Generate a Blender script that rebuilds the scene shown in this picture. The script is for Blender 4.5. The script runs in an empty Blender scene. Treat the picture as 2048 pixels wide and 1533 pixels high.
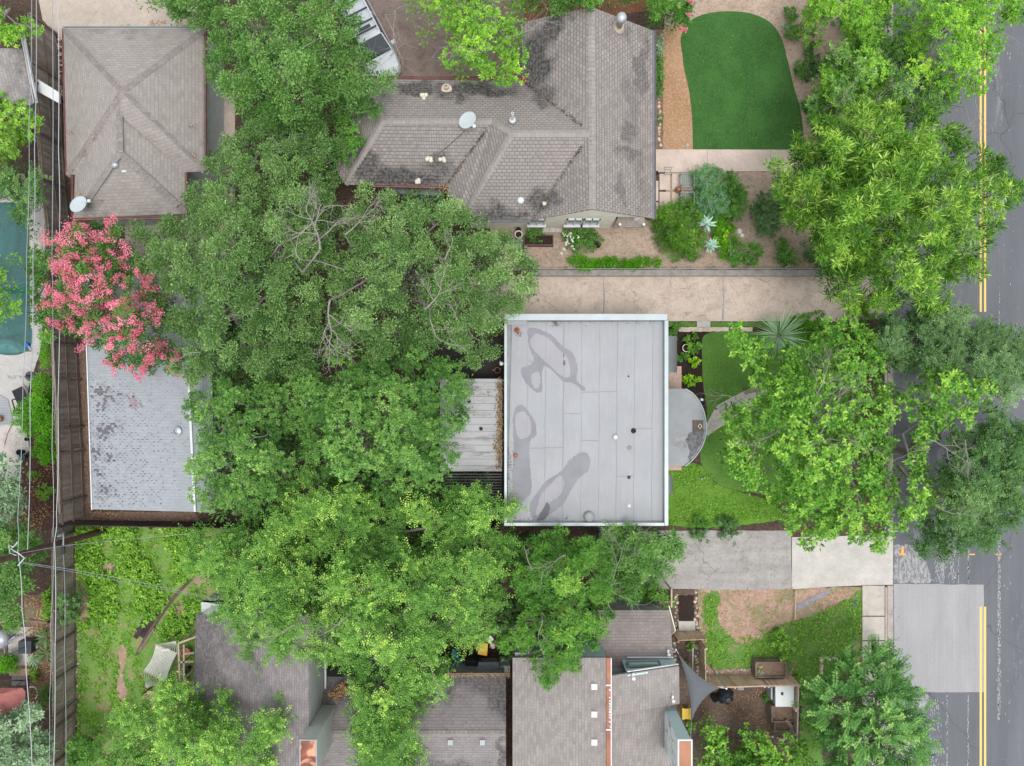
import bpy, math, random
import numpy as np
from mathutils import Vector, Matrix

# ------------------------------------------------------------------ camera, world, sun, exposure
H = 38.0                 # camera height above the ground (m)
S = 35.93                # photo pixels (2048 wide) per metre on the ground
scn = bpy.context.scene
col = scn.collection
cam_d = bpy.data.cameras.new("camera"); cam = bpy.data.objects.new("camera", cam_d); col.objects.link(cam)
cam.location = (0, 0, H); cam.rotation_euler = (0, 0, 0)
cam_d.sensor_width = 36; cam_d.lens = 36 * H / (2048 / S); cam_d.clip_start = 0.5; cam_d.clip_end = 1000
scn.camera = cam
SUN_EL, SUN_AZ = 78, 150         # degrees; a bright veiled sky
world = bpy.data.worlds.new("World"); scn.world = world; world.use_nodes = True
wt = world.node_tree
bg = wt.nodes["Background"]
sky = wt.nodes.new("ShaderNodeTexSky"); sky.sky_type = 'NISHITA'; sky.sun_disc = False
sky.sun_elevation = math.radians(SUN_EL); sky.sun_rotation = math.radians(SUN_AZ)
sky.air_density = 2.0; sky.dust_density = 0.6; sky.ozone_density = 1.0
hs = wt.nodes.new("ShaderNodeHueSaturation"); hs.inputs["Saturation"].default_value = 0.18
wt.links.new(sky.outputs[0], hs.inputs["Color"]); wt.links.new(hs.outputs[0], bg.inputs[0])
bg.inputs[1].default_value = 0.15
sd = bpy.data.lights.new("sun", 'SUN'); sd.energy = 1.25; sd.angle = math.radians(24); sd.color = (1.0, 0.965, 0.915)
sun = bpy.data.objects.new("sun", sd); col.objects.link(sun)
# light travels from the sky's sun direction
a = math.radians(SUN_AZ); e = math.radians(SUN_EL)
sdir = Vector((math.sin(a) * math.cos(e), math.cos(a) * math.cos(e), math.sin(e)))
sun.rotation_euler = sdir.to_track_quat('Z', 'Y').to_euler(); sun.location = (0, 0, 60)
scn.view_settings.view_transform = 'Standard'; scn.view_settings.look = 'None'
scn.view_settings.exposure = 0.82; scn.view_settings.gamma = 1
scn.render.engine = 'CYCLES'
scn.cycles.max_bounces = 6; scn.cycles.diffuse_bounces = 3; scn.cycles.glossy_bounces = 2
scn.cycles.transmission_bounces = 4; scn.cycles.transparent_max_bounces = 6
scn.cycles.caustics_reflective = False; scn.cycles.caustics_refractive = False

# ------------------------------------------------------------------ measuring
def W(px, py, z=0.0):
    """world point at height z whose position was read off the photo at (px, py)"""
    k = (H - z) / H / S
    return Vector(((px - 1024) * k, (766.5 - py) * k, z))
def Wn(px, py, z):
    k = (H - z) / H / S
    return np.stack([(px - 1024) * k, (766.5 - py) * k, z], -1)

# ------------------------------------------------------------------ materials
class NT:
    def __init__(s, name):
        s.m = bpy.data.materials.new(name); s.m.use_nodes = True
        s.t = s.m.node_tree; s.p = s.t.nodes["Principled BSDF"]; s.out = s.t.nodes["Material Output"]
        s.p.inputs["Specular IOR Level"].default_value = 0.3
        s.geo = s.t.nodes.new("ShaderNodeNewGeometry"); s.pos = s.geo.outputs["Position"]
        s.uvn = None
    def uv(s):
        if not s.uvn: s.uvn = s.t.nodes.new("ShaderNodeTexCoord")
        return s.uvn.outputs["UV"]
    def _in(s, sock, v):
        if isinstance(v, bpy.types.NodeSocket): s.t.links.new(v, sock)
        elif isinstance(v, (tuple, list)):
            sock.default_value = tuple(v) + ((1,) if len(v) == 3 and sock.type == 'RGBA' else ())
        else: sock.default_value = v
    def noise(s, scale, detail=4, rough=.55, vec=None, dist=0, dim=None):
        n = s.t.nodes.new("ShaderNodeTexNoise"); s._in(n.inputs["Vector"], vec or s.pos)
        n.inputs["Scale"].default_value = scale; n.inputs["Detail"].default_value = detail
        n.inputs["Roughness"].default_value = rough; n.inputs["Distortion"].default_value = dist
        return n.outputs["Fac"]
    def noisec(s, scale, detail=2):
        n = s.t.nodes.new("ShaderNodeTexNoise"); s._in(n.inputs["Vector"], s.pos)
        n.inputs["Scale"].default_value = scale; n.inputs["Detail"].default_value = detail
        return n.outputs["Color"]
    def vor(s, scale, feature='DISTANCE_TO_EDGE', vec=None, rnd=1):
        n = s.t.nodes.new("ShaderNodeTexVoronoi"); n.feature = feature
        s._in(n.inputs["Vector"], vec or s.pos); n.inputs["Scale"].default_value = scale
        n.inputs["Randomness"].default_value = rnd
        return n.outputs["Distance"] if feature != 'F1C' else n.outputs["Color"]
    def vorc(s, scale, vec=None):
        n = s.t.nodes.new("ShaderNodeTexVoronoi"); s._in(n.inputs["Vector"], vec or s.pos); n.inputs["Scale"].default_value = scale
        return n.outputs["Color"]
    def ramp(s, fac, stops):
        r = s.t.nodes.new("ShaderNodeValToRGB"); s._in(r.inputs[0], fac)
        el = r.color_ramp.elements
        while len(el) < len(stops): el.new(0.5)
        for e_, (p, c) in zip(el, stops):
            e_.position = p; e_.color = (c, c, c, 1) if not isinstance(c, (tuple, list)) else (*c, 1)
        return r.outputs[0]
    def mix(s, fac, a, b, blend='MIX'):
        n = s.t.nodes.new("ShaderNodeMix"); n.data_type = 'RGBA'; n.blend_type = blend
        s._in(n.inputs[0], fac); s._in(n.inputs[6], a); s._in(n.inputs[7], b)
        return n.outputs[2]
    def math(s, op, a, b=0.0, c=0.0):
        n = s.t.nodes.new("ShaderNodeMath"); n.operation = op
        s._in(n.inputs[0], a); s._in(n.inputs[1], b)
        if op == 'MULTIPLY_ADD': s._in(n.inputs[2], c)
        return n.outputs[0]
    def vmath(s, op, a, b):
        n = s.t.nodes.new("ShaderNodeVectorMath"); n.operation = op
        s._in(n.inputs[0], a); s._in(n.inputs[1], b); return n.outputs[0]
    def sep(s, v):
        n = s.t.nodes.new("ShaderNodeSeparateXYZ"); s._in(n.inputs[0], v); return n.outputs
    def scalev(s, v, x, y, z=1):
        return s.vmath('MULTIPLY', v, (x, y, z))
    def brick(s, w, h, c1, c2, mort, msize=.01, vec=None, bias=0, off=.5):
        n = s.t.nodes.new("ShaderNodeTexBrick"); s._in(n.inputs["Vector"], vec or s.uv())
        n.inputs["Color1"].default_value = (*c1, 1); n.inputs["Color2"].default_value = (*c2, 1); n.inputs["Mortar"].default_value = (*mort, 1)
        n.inputs["Scale"].default_value = 1; n.inputs["Mortar Size"].default_value = msize
        n.inputs["Brick Width"].default_value = w; n.inputs["Row Height"].default_value = h
        n.inputs["Mortar Smooth"].default_value = .3; n.inputs["Bias"].default_value = bias; n.offset = off
        return n.outputs["Color"], n.outputs["Fac"]
    def bump(s, h, strength=.3, dist=.05):
        n = s.t.nodes.new("ShaderNodeBump"); s._in(n.inputs["Height"], h)
        n.inputs["Strength"].default_value = strength; n.inputs["Distance"].default_value = dist
        s.t.links.new(n.outputs[0], s.p.inputs["Normal"])
    def done(s, color, rough=.8, metal=0, spec=None):
        s._in(s.p.inputs["Base Color"], color); s._in(s.p.inputs["Roughness"], rough)
        s.p.inputs["Metallic"].default_value = metal
        if spec is not None: s.p.inputs["Specular IOR Level"].default_value = spec
        return s.m

def sc(c, k): return tuple(min(1, x * k) for x in c)
def plain(name, c, rough=.6, metal=0, var=.25, scale=3, fine=30, bump=.1):
    n = NT(name); a_ = n.noise(scale, 5); b_ = n.noise(fine, 3)
    c_ = n.mix(n.ramp(a_, [(.3, 0), (.7, 1)]), sc(c, 1 - var), sc(c, 1 + var * .6))
    c_ = n.mix(n.math('MULTIPLY', b_, .35), c_, sc(c, .55))
    if bump: n.bump(b_, bump, .02)
    return n.done(c_, rough, metal)

def concrete(name, c, dirt, crack=.25, joint=None, blotch=.5, cracks=True, streak=None):
    n = NT(name)
    warp = n.vmath('ADD', n.pos, n.scalev(n.noisec(1.3, 4), .8, .8, .8))
    base = n.mix(n.ramp(n.noise(.9, 6, .65), [(.35, 0), (.65, 1)]), sc(c, .84), sc(c, 1.08))
    base = n.mix(n.ramp(n.noise(9, 6, .8), [(.42, 0), (.68, .5)]), base, sc(c, .66))
    base = n.mix(n.ramp(n.noise(5, 7, .85), [(.5, 0), (.64, .3)]), base, sc(c, 1.25))
    base = n.mix(n.ramp(n.noise(1.5, 9, .8), [(.50, 0), (.62, blotch)]), base, dirt)
    base = n.mix(n.ramp(n.noise(9, 8, .8), [(.58, 0), (.72, blotch * .9)]), base, sc(dirt, .8))
    h = n.noise(30, 4)
    if streak:
        base = n.mix(n.ramp(n.noise(1, 5, .6, vec=n.scalev(n.pos, *streak)), [(.45, 0), (.7, .4)]), base, dirt)
    if cracks:
        d = n.vor(crack, vec=warp)
        cm = n.ramp(d, [(.0, 1), (.003, .8), (.008, 0)])
        keep = n.ramp(n.noise(.5, 2), [(.47, 0), (.56, 1)])
        base = n.mix(n.math('MULTIPLY', n.math('MULTIPLY', cm, keep), .55), base, (.04, .035, .03))
    n.bump(h, .25, .02)
    return n.done(base, .85)

def shingle(name, c1, c2, mort, w=.3, h=.14, stain=0.0, zst=3.4, stcol=(.05, .045, .045), msize=.012, speck=.35, stthr=.5, blobs=(), two=.55):
    n = NT(name)
    bc, bf = n.brick(w, h, c1, c2, mort, msize)
    bc = n.mix(two, bc, n.brick(w * .97, h, sc(c2, 1.12), sc(c1, .8), mort, msize, bias=-.2)[0])
    bc = n.mix(n.ramp(n.noise(1.1, 6, .7), [(.3, 0), (.75, .4)]), bc, sc(c1, .72))
    bc = n.mix(n.ramp(n.noise(12, 7, .85), [(.42, 0), (.64, speck)]), bc, sc(c1, .6))
    bc = n.mix(n.ramp(n.noise(8, 7, .85), [(.52, 0), (.68, .35)]), bc, sc(c2, 1.3))
    if stain > 0:
        z = n.sep(n.pos)[2]
        low = n.math('MULTIPLY', n.math('SUBTRACT', zst, z), .3)
        f = n.math('ADD', n.noise(.42, 6, .62), low)
        f = n.ramp(f, [(stthr, 0), (stthr + .13, 1)])
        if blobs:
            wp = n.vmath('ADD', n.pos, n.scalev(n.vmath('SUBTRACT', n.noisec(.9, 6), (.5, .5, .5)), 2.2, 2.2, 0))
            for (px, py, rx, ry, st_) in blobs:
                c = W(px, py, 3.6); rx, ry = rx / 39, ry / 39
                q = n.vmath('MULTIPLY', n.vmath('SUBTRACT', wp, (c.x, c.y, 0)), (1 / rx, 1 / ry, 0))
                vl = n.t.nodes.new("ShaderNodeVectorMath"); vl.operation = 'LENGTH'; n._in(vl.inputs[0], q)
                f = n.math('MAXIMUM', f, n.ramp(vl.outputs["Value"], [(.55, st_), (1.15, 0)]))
        # algae grows on the tabs and leaves paler dots
        br = n.ramp(n.noise(1, 2, vec=n.scalev(n.uv(), 6.5, 7.0)), [(.36, 1), (.62, .5)])
        f = n.math('MULTIPLY', n.math('MULTIPLY', f, br), stain)
        bc = n.mix(f, bc, stcol)
    n.bump(bf, -.4, .02)
    return n.done(bc, .9)

def leafmat(name, dark, mid, light, tip, trans=.35, rough=.5, boost=(1.16, 1.34, 1.08)):
    n = NT(name)
    dark, mid, light, tip = [tuple(min(.8, x * b) for x, b in zip(c, boost)) for c in (dark, mid, light, tip)]
    at = n.t.nodes.new("ShaderNodeAttribute"); at.attribute_name = "tone"
    c_ = n.ramp(at.outputs["Fac"], [(0, dark), (.4, mid), (.75, light), (1, tip)])
    c_ = n.mix(n.ramp(n.noise(.45, 3), [(.35, 0), (.7, .25)]), c_, dark)
    n.done(c_, rough); n.p.inputs["Specular IOR Level"].default_value = .2
    tr = n.t.nodes.new("ShaderNodeBsdfTranslucent"); n.t.links.new(n.mix(1, c_, (1.0, 1.0, .55), 'MULTIPLY'), tr.inputs[0])
    mx = n.t.nodes.new("ShaderNodeMixShader"); mx.inputs[0].default_value = trans * .62
    n.t.links.new(n.p.outputs[0], mx.inputs[1]); n.t.links.new(tr.outputs[0], mx.inputs[2])
    n.t.links.new(mx.outputs[0], n.out.inputs[0])
    return n.m

# ------------------------------------------------------------------ mesh helpers
def wloc(o):
    v = Vector((0, 0, 0))
    while o is not None: v += o.location; o = o.parent
    return v
def tag(o, label=None, cat=None, group=None, kind=None):
    if label: o["label"] = label
    if cat: o["category"] = cat
    if group: o["group"] = group
    if kind: o["kind"] = kind
    return o
def thing(name, label, cat, loc, group=None):
    o = bpy.data.objects.new(name, None); col.objects.link(o); o.location = loc; o.empty_display_size = .3
    return tag(o, label, cat, group)

class MB:
    def __init__(s): s.f = []            # list of faces: lists of 3-vectors
    def face(s, pts): s.f.append([Vector(p) for p in pts]); return s
    def pface(s, pts):                    # (px, py, z) corners, turned to face up
        v = [W(*p) for p in pts]
        n = (v[1] - v[0]).cross(v[2] - v[0])
        if len(v) > 3: n += (v[2] - v[0]).cross(v[3] - v[0])
        if n.z < 0: v.reverse()
        s.f.append(v); return s
    def hexa(s, b, t):                    # bottom loop, top loop (both counter-clockwise from above)
        n = len(b)
        s.face(list(reversed(b))); s.face(t)
        for i in range(n):
            j = (i + 1) % n; s.face([b[i], b[j], t[j], t[i]])
        return s
    def box(s, x0, y0, z0, x1, y1, z1):
        b = [Vector((x0, y0, z0)), Vector((x1, y0, z0)), Vector((x1, y1, z0)), Vector((x0, y1, z0))]
        t = [Vector((p.x, p.y, z1)) for p in b]
        return s.hexa(b, t)
    def pbox(s, x0, y0, x1, y1, z0, z1):  # photo rectangle of its top face
        a_ = W(x0, y1, z1); b_ = W(x1, y0, z1)
        return s.box(a_.x, a_.y, z0, b_.x, b_.y, z1)
    def pprism(s, pts, z0, z1):
        t = [W(x, y, z1) for x, y in pts]
        ar = sum(t[i].x * t[(i + 1) % len(t)].y - t[(i + 1) % len(t)].x * t[i].y for i in range(len(t)))
        if ar < 0: t.reverse()
        b = [Vector((p.x, p.y, z0)) for p in t]
        return s.hexa(b, t)
    def bar(s, p, q, w, h=None, up=Vector((0, 0, 1))):
        p = Vector(p); q = Vector(q); h = h or w
        d = (q - p)
        if d.length < 1e-6: return s
        d.normalize()
        if abs(d.dot(up)) > .98: up = Vector((0, 1, 0))
        x = d.cross(up).normalized() * w / 2; y = x.cross(d).normalized() * h / 2
        b = [p - x - y, p - x + y, p + x + y, p + x - y]; t = [v + (q - p) for v in b]
        s.face([b[0], b[1], b[2], b[3]]); s.face([t[3], t[2], t[1], t[0]])
        for i in range(4):
            j = (i + 1) % 4; s.face([b[j], b[i], t[i], t[j]])
        return s
    def tube(s, pts, rad, n=6, cap=True):
        pts = [Vector(p) for p in pts]
        if not isinstance(rad, (list, tuple)): rad = [rad] * len(pts)
        rings = []; ref = Vector((.13, .27, .95)).normalized()
        for i, p in enumerate(pts):
            d = (pts[min(i + 1, len(pts) - 1)] - pts[max(i - 1, 0)])
            d = d.normalized() if d.length > 1e-7 else Vector((0, 0, 1))
            rf = ref if abs(d.dot(ref)) < .95 else Vector((1, 0, 0))
            x = d.cross(rf).normalized(); y = d.cross(x)
            rings.append([p + (x * math.cos(2 * math.pi * k / n) + y * math.sin(2 * math.pi * k / n)) * rad[i] for k in range(n)])
        for i in range(len(rings) - 1):
            for k in range(n):
                j = (k + 1) % n; s.face([rings[i][k], rings[i][j], rings[i + 1][j], rings[i + 1][k]])
        if cap: s.face(rings[0]); s.face(list(reversed(rings[-1])))
        return s
    def lathe(s, c, prof, n=16, axis=None):    # prof [(r,z)] bottom to top
        c = Vector(c); M_ = Matrix.Identity(3) if axis is None else Vector(axis).to_track_quat('Z', 'Y').to_matrix()
        P = lambda r, z, k: c + M_ @ Vector((r * math.cos(2 * math.pi * k / n), r * math.sin(2 * math.pi * k / n), z))
        for (r0, z0), (r1, z1) in zip(prof, prof[1:]):
            for k in range(n):
                q = [P(r0, z0, k), P(r0, z0, k + 1), P(r1, z1, k + 1), P(r1, z1, k)]
                if r0 < 1e-5: q = [q[0], q[2], q[3]]
                elif r1 < 1e-5: q = [q[0], q[1], q[2]]
                s.face(q)
        if prof[0][0] > 1e-5: s.face([P(*prof[0], k) for k in reversed(range(n))])
        if prof[-1][0] > 1e-5: s.face([P(*prof[-1], k) for k in range(n)])
        return s
    def build(s, name, m, parent=None, smooth=False, solid=0, bevel=0):
        off = wloc(parent)
        vs = []; idx = {}; fs = []; uvs = []
        for f in s.f:
            n = Vector((0, 0, 0))
            for i in range(1, len(f) - 1): n += (f[i] - f[0]).cross(f[i + 1] - f[0])
            if n.length < 1e-10: continue
            n.normalize()
            if abs(n.z) > .985: ex, ey = Vector((1, 0, 0)), Vector((0, 1, 0))
            else:
                ey = (Vector((0, 0, 1)) - n * n.z).normalized(); ex = ey.cross(n).normalized()
            ids = []
            for p in f:
                q = p - off; k = (round(q.x, 4), round(q.y, 4), round(q.z, 4))
                if k not in idx: idx[k] = len(vs); vs.append(q)
                ids.append(idx[k])
            u = [(p.dot(ex), p.dot(ey)) for p in f]
            cl = []; cu = []
            for i_, u_ in zip(ids, u):
                if not cl or cl[-1] != i_: cl.append(i_); cu.append(u_)
            if len(cl) > 1 and cl[0] == cl[-1]: cl.pop(); cu.pop()
            if len(set(cl)) < 3 or len(set(cl)) != len(cl): continue
            fs.append(cl); uvs += cu
        me = bpy.data.meshes.new(name); me.from_pydata(vs, [], fs)
        if len(me.loops) == len(uvs):
            ul = me.uv_layers.new(name="uv"); ul.data.foreach_set("uv", [c for u in uvs for c in u])
        me.materials.append(m)
        if smooth: me.polygons.foreach_set("use_smooth", [True] * len(me.polygons))
        o = bpy.data.objects.new(name, me); col.objects.link(o); o.parent = parent
        if solid: md = o.modifiers.new("solid", 'SOLIDIFY'); md.thickness = solid; md.offset = -1
        if bevel: md = o.modifiers.new("bevel", 'BEVEL'); md.width = bevel; md.segments = 2; md.limit_method = 'ANGLE'
        return o

def spl(pts, n=6, closed=True):
    out = []; L = len(pts)
    rng_ = range(L) if closed else range(L - 1)
    g = (lambda i: pts[i % L]) if closed else (lambda i: pts[max(0, min(L - 1, i))])
    for i in rng_:
        p0, p1, p2, p3 = g(i - 1), g(i), g(i + 1), g(i + 2)
        for k in range(n):
            t = k / n
            out.append(tuple(.5 * (2 * p1[j] + (p2[j] - p0[j]) * t + (2 * p0[j] - 5 * p1[j] + 4 * p2[j] - p3[j]) * t * t + (3 * p1[j] - p0[j] - 3 * p2[j] + p3[j]) * t ** 3) for j in range(len(p1))))
    if not closed: out.append(tuple(pts[-1]))
    return out
def jag(pts, step=6, amp=1.5, seed=1):
    r = random.Random(seed); out = []
    for i in range(len(pts)):
        a_, b_ = pts[i], pts[(i + 1) % len(pts)]
        n = max(1, int(math.dist(a_, b_) / step))
        for k in range(n):
            t = k / n; out.append((a_[0] + (b_[0] - a_[0]) * t + r.uniform(-amp, amp), a_[1] + (b_[1] - a_[1]) * t + r.uniform(-amp, amp)))
    return out
from mathutils.geometry import tessellate_polygon
def sheet(name, pts, z, m, kind='structure', parent=None, thick=0):
    mb = MB(); v = [W(x, y, z) for x, y in pts]
    ar = sum(v[i].x * v[(i + 1) % len(v)].y - v[(i + 1) % len(v)].x * v[i].y for i in range(len(v)))
    if ar < 0: v.reverse()
    for t in tessellate_polygon([v]):
        q = [v[i] for i in t]
        if (q[1] - q[0]).cross(q[2] - q[0]).z < 0: q.reverse()
        mb.face(q)
    if thick:
        for i in range(len(v)):
            a_, b_ = v[i], v[(i + 1) % len(v)]; dz = Vector((0, 0, thick))
            mb.face([a_ - dz, b_ - dz, b_, a_])
    o = mb.build(name, m, parent)
    if parent is None: tag(o, kind=kind)
    return o

# ------------------------------------------------------------------ foliage
def inpoly(x, y, poly):
    c = np.zeros(x.shape, bool); n = len(poly)
    for i in range(n):
        x0, y0 = poly[i]; x1, y1 = poly[(i + 1) % n]
        if y0 == y1: continue
        m = ((y0 > y) != (y1 > y)) & (x < (x1 - x0) * (y - y0) / (y1 - y0) + x0)
        c ^= m
    return c
def edgedist(x, y, poly):
    d = np.full(x.shape, 1e9); n = len(poly)
    for i in range(n):
        x0, y0 = poly[i]; x1, y1 = poly[(i + 1) % n]
        dx, dy = x1 - x0, y1 - y0; L = dx * dx + dy * dy + 1e-9
        t = np.clip(((x - x0) * dx + (y - y0) * dy) / L, 0, 1)
        d = np.minimum(d, np.hypot(x - x0 - t * dx, y - y0 - t * dy))
    return d
def vn(x, y, wl, rng):                      # smooth noise, about -1..1, wavelength wl px
    r = np.zeros(x.shape)
    for k in range(7):
        th = rng.uniform(0, 2 * np.pi); f = 2 * np.pi / wl * rng.uniform(.6, 1.5)
        r += np.sin((x * np.cos(th) + y * np.sin(th)) * f + rng.uniform(0, 6.3))
    return r / 3.2
def leafmesh(name, m, parent, base, d, nrm, L, w, tone):
    """one leaf = one folded four-cornered blade"""
    off = np.array(wloc(parent))
    d = d / np.linalg.norm(d, axis=1, keepdims=True)
    sd_ = np.cross(d, nrm); sd_ /= np.linalg.norm(sd_, axis=1, keepdims=True) + 1e-9
    up = np.cross(sd_, d)
    L = L[:, None]; w = w[:, None]
    mid = base + d * L * .42 + up * L * .10
    tip = base + d * L
    v = np.stack([base, mid + sd_ * w * .5, tip, mid - sd_ * w * .5], 1) - off
    n = len(v)
    me = bpy.data.meshes.new(name)
    me.vertices.add(n * 4); me.vertices.foreach_set("co", v.reshape(-1).astype(np.float32))
    me.loops.add(n * 4); me.loops.foreach_set("vertex_index", np.arange(n * 4, dtype=np.int32))
    me.polygons.add(n); me.polygons.foreach_set("loop_start", np.arange(0, n * 4, 4, dtype=np.int32))
    me.polygons.foreach_set("loop_total", np.full(n, 4, dtype=np.int32))
    at = me.attributes.new("tone", 'FLOAT', 'POINT'); at.data.foreach_set("value", np.repeat(np.clip(tone, 0, 1), 4).astype(np.float32))
    me.update(calc_edges=True); me.materials.append(m)
    o = bpy.data.objects.new(name, me); col.objects.link(o); o.parent = parent
    return o
def unit(rng, n, zmin=-.4):
    z = rng.uniform(zmin, 1, n); t = rng.uniform(0, 2 * np.pi, n); r = np.sqrt(1 - z * z)
    return np.stack([r * np.cos(t), r * np.sin(t), z], -1)

STY = {}
def style(name, m, mode, L, w, cr, sp, lai, flat=.6, K=10, tl=.6, spread=.5, tipk=0.0, tone=.42, tvar=.16, **kw):
    STY[name] = dict(m=m, mode=mode, L=L, w=w, cr=cr, sp=sp, lai=lai, flat=flat, K=K, tl=tl, spread=spread, tipk=tipk, tone=tone, tvar=tvar, **kw)

def fill(rng, C, st, ctone):
    """leaves for cluster centres C (n,3)"""
    nC = len(C); area = .5 * st['L'] * st['w']
    per = max(4, int(st['lai'] * st['sp'] ** 2 / area))
    if st['mode'] == 'blob':
        u = unit(rng, nC * per, -.35); r = rng.uniform(.35, 1, (nC * per, 1)) ** .6
        # lumpy surface: directions gather round a few lobes
        c = np.repeat(C, per, 0); s_ = np.array([1, 1, st['flat']]) * st['cr']
        lob = unit(rng, nC * 7, 0).reshape(nC, 7, 3); pick = rng.integers(0, 7, (nC, per))
        lo = np.take_along_axis(lob, pick[..., None].repeat(3, 2), 1).reshape(-1, 3)
        p = c + (lo * .62 + u * .42) * r * s_
        d = lo * .5 + u * .8 + rng.normal(0, .55, p.shape); d[:, 2] -= .05
        nr = u * .35 + rng.normal(0, .35, p.shape); nr[:, 2] += .9
        tn = np.repeat(ctone, per) + rng.normal(0, st['tvar'], nC * per)
    elif st['mode'] == 'rosette':
        K = st['K']; R = max(1, per // K); n = nC * R
        u = unit(rng, n, .0); c = np.repeat(C, R, 0)
        cc = c + u * np.array([1, 1, st['flat']]) * st['cr'] * rng.uniform(.45, 1, (n, 1))
        ax = u * .5; ax[:, 2] += .8; ax /= np.linalg.norm(ax, axis=1, keepdims=True)
        a1 = np.cross(ax, np.array([.3, .9, .1])); a1 /= np.linalg.norm(a1, axis=1, keepdims=True); a2 = np.cross(ax, a1)
        th = (np.arange(K) * 2.39996)[None, :] + rng.uniform(0, 6.3, (n, 1)) + rng.normal(0, .25, (n, K))
        el = rng.uniform(-.35, 1.0, (n, K))
        d = (a1[:, None] * np.cos(th)[..., None] + a2[:, None] * np.sin(th)[..., None]) * np.cos(el)[..., None] + ax[:, None] * np.sin(el)[..., None]
        p = cc[:, None] + d * st['L'] * .12 + ax[:, None] * rng.uniform(-.1, .1, (n, K))[..., None] * st['L']
        p = p.reshape(-1, 3); nr = (np.repeat(ax, K, 0) + rng.normal(0, .3, p.shape)); d = d.reshape(-1, 3)
        rt = rng.normal(0, st['tvar'] * .7, n)
        tn = np.repeat(np.repeat(ctone, R) + rt, K) + rng.normal(0, st['tvar'] * .7, n * K) + st['tipk'] * (np.sin(el).reshape(-1) > .6)
    else:                                   # spray: leaves ranked along drooping twigs
        K = st['K']; T = max(1, per // K); n = nC * T
        u = unit(rng, n, -.15); u[:, 2] *= st['flat']
        if st.get('radial'): rad = np.repeat(C, T, 0) - C.mean(0); rad[:, 2] = .6; u = u * .75 + rad / (np.linalg.norm(rad, axis=1, keepdims=True) + .3)
        u /= np.linalg.norm(u, axis=1, keepdims=True)
        c = np.repeat(C, T, 0) + rng.normal(0, st['cr'] * .33, (n, 3)) * np.array([1, 1, .6])
        tl = st['tl'] * rng.uniform(.5, 1.15, (n, 1))
        t = (np.arange(K) + .5) / K
        q = c[:, None] + u[:, None] * (tl * t)[..., None]
        q[..., 2] += -(.25 * tl * t ** 2) + .1 * tl * t
        sdv = np.cross(u, np.array([0, 0, 1.0])); sdv /= np.linalg.norm(sdv, axis=1, keepdims=True) + 1e-9
        sg = np.where(np.arange(K) % 2, 1., -1.)
        d = u[:, None] * st['spread'] + sdv[:, None] * sg[None, :, None] + rng.normal(0, st.get('jit', .22), (n, K, 3)); d[..., 2] -= .1
        p = q.reshape(-1, 3); d = d.reshape(-1, 3); nr = rng.normal(0, .35, p.shape); nr[:, 2] += 1
        rt = rng.normal(0, st['tvar'] * .8, n)
        tn = np.repeat(np.repeat(ctone, T) + rt, K) + rng.normal(0, st['tvar'] * .6, n * K) + st['tipk'] * np.tile(t ** 3, n) * np.repeat(rng.uniform(0, 1, n) > .5, K)
    N_ = len(p)
    return p, d, nr, st['L'] * rng.uniform(.65, 1.25, N_), st['w'] * rng.uniform(.7, 1.2, N_), tn

def clusters(rng, poly, st, z0, z1, R, holes=(), gap=.0, layer=0, hmod=None):
    sp = st['sp'] * S * H / (H - z1)
    xs = [p[0] for p in poly]; ys = [p[1] for p in poly]
    x0, x1, y0, y1 = max(min(xs), -60), min(max(xs), 2108), max(min(ys), -60), min(max(ys), 1593)
    gx, gy = np.meshgrid(np.arange(x0, x1, sp), np.arange(y0, y1, sp))
    x = gx.ravel() + rng.uniform(-.5, .5, gx.size) * sp; y = gy.ravel() + rng.uniform(-.5, .5, gx.size) * sp
    k = inpoly(x, y, poly); x = x[k]; y = y[k]
    d = edgedist(x, y, poly)
    inset = st['cr'] * S * (.5 + st['L'])
    k = d > inset * rng.uniform(.3, 1.0, d.shape)
    for hx, hy, hr in holes: k &= np.hypot(x - hx, y - hy) > hr * rng.uniform(.8, 1.15, x.shape)
    x = x[k]; y = y[k]; d = d[k]
    dome = 1 - (1 - np.minimum(d / S / R, 1)) ** 2
    low = vn(x, y, 150, rng); mid = vn(x, y, 62, rng)
    z = z0 + (z1 - z0) * dome * (.8 + .2 * low) + mid * .85 * min(1, (z1 - z0) / 3)
    if layer: z = z - (1.2 + rng.uniform(0, 1.5, z.shape)) * min(1, (z1 - z0) / 3)
    elif gap: k = mid + .5 * low > -1.05 + gap; x, y, z, low, mid = x[k], y[k], z[k], low[k], mid[k]
    return Wn(x, y, np.maximum(z, .15)), mid + .6 * low

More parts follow.
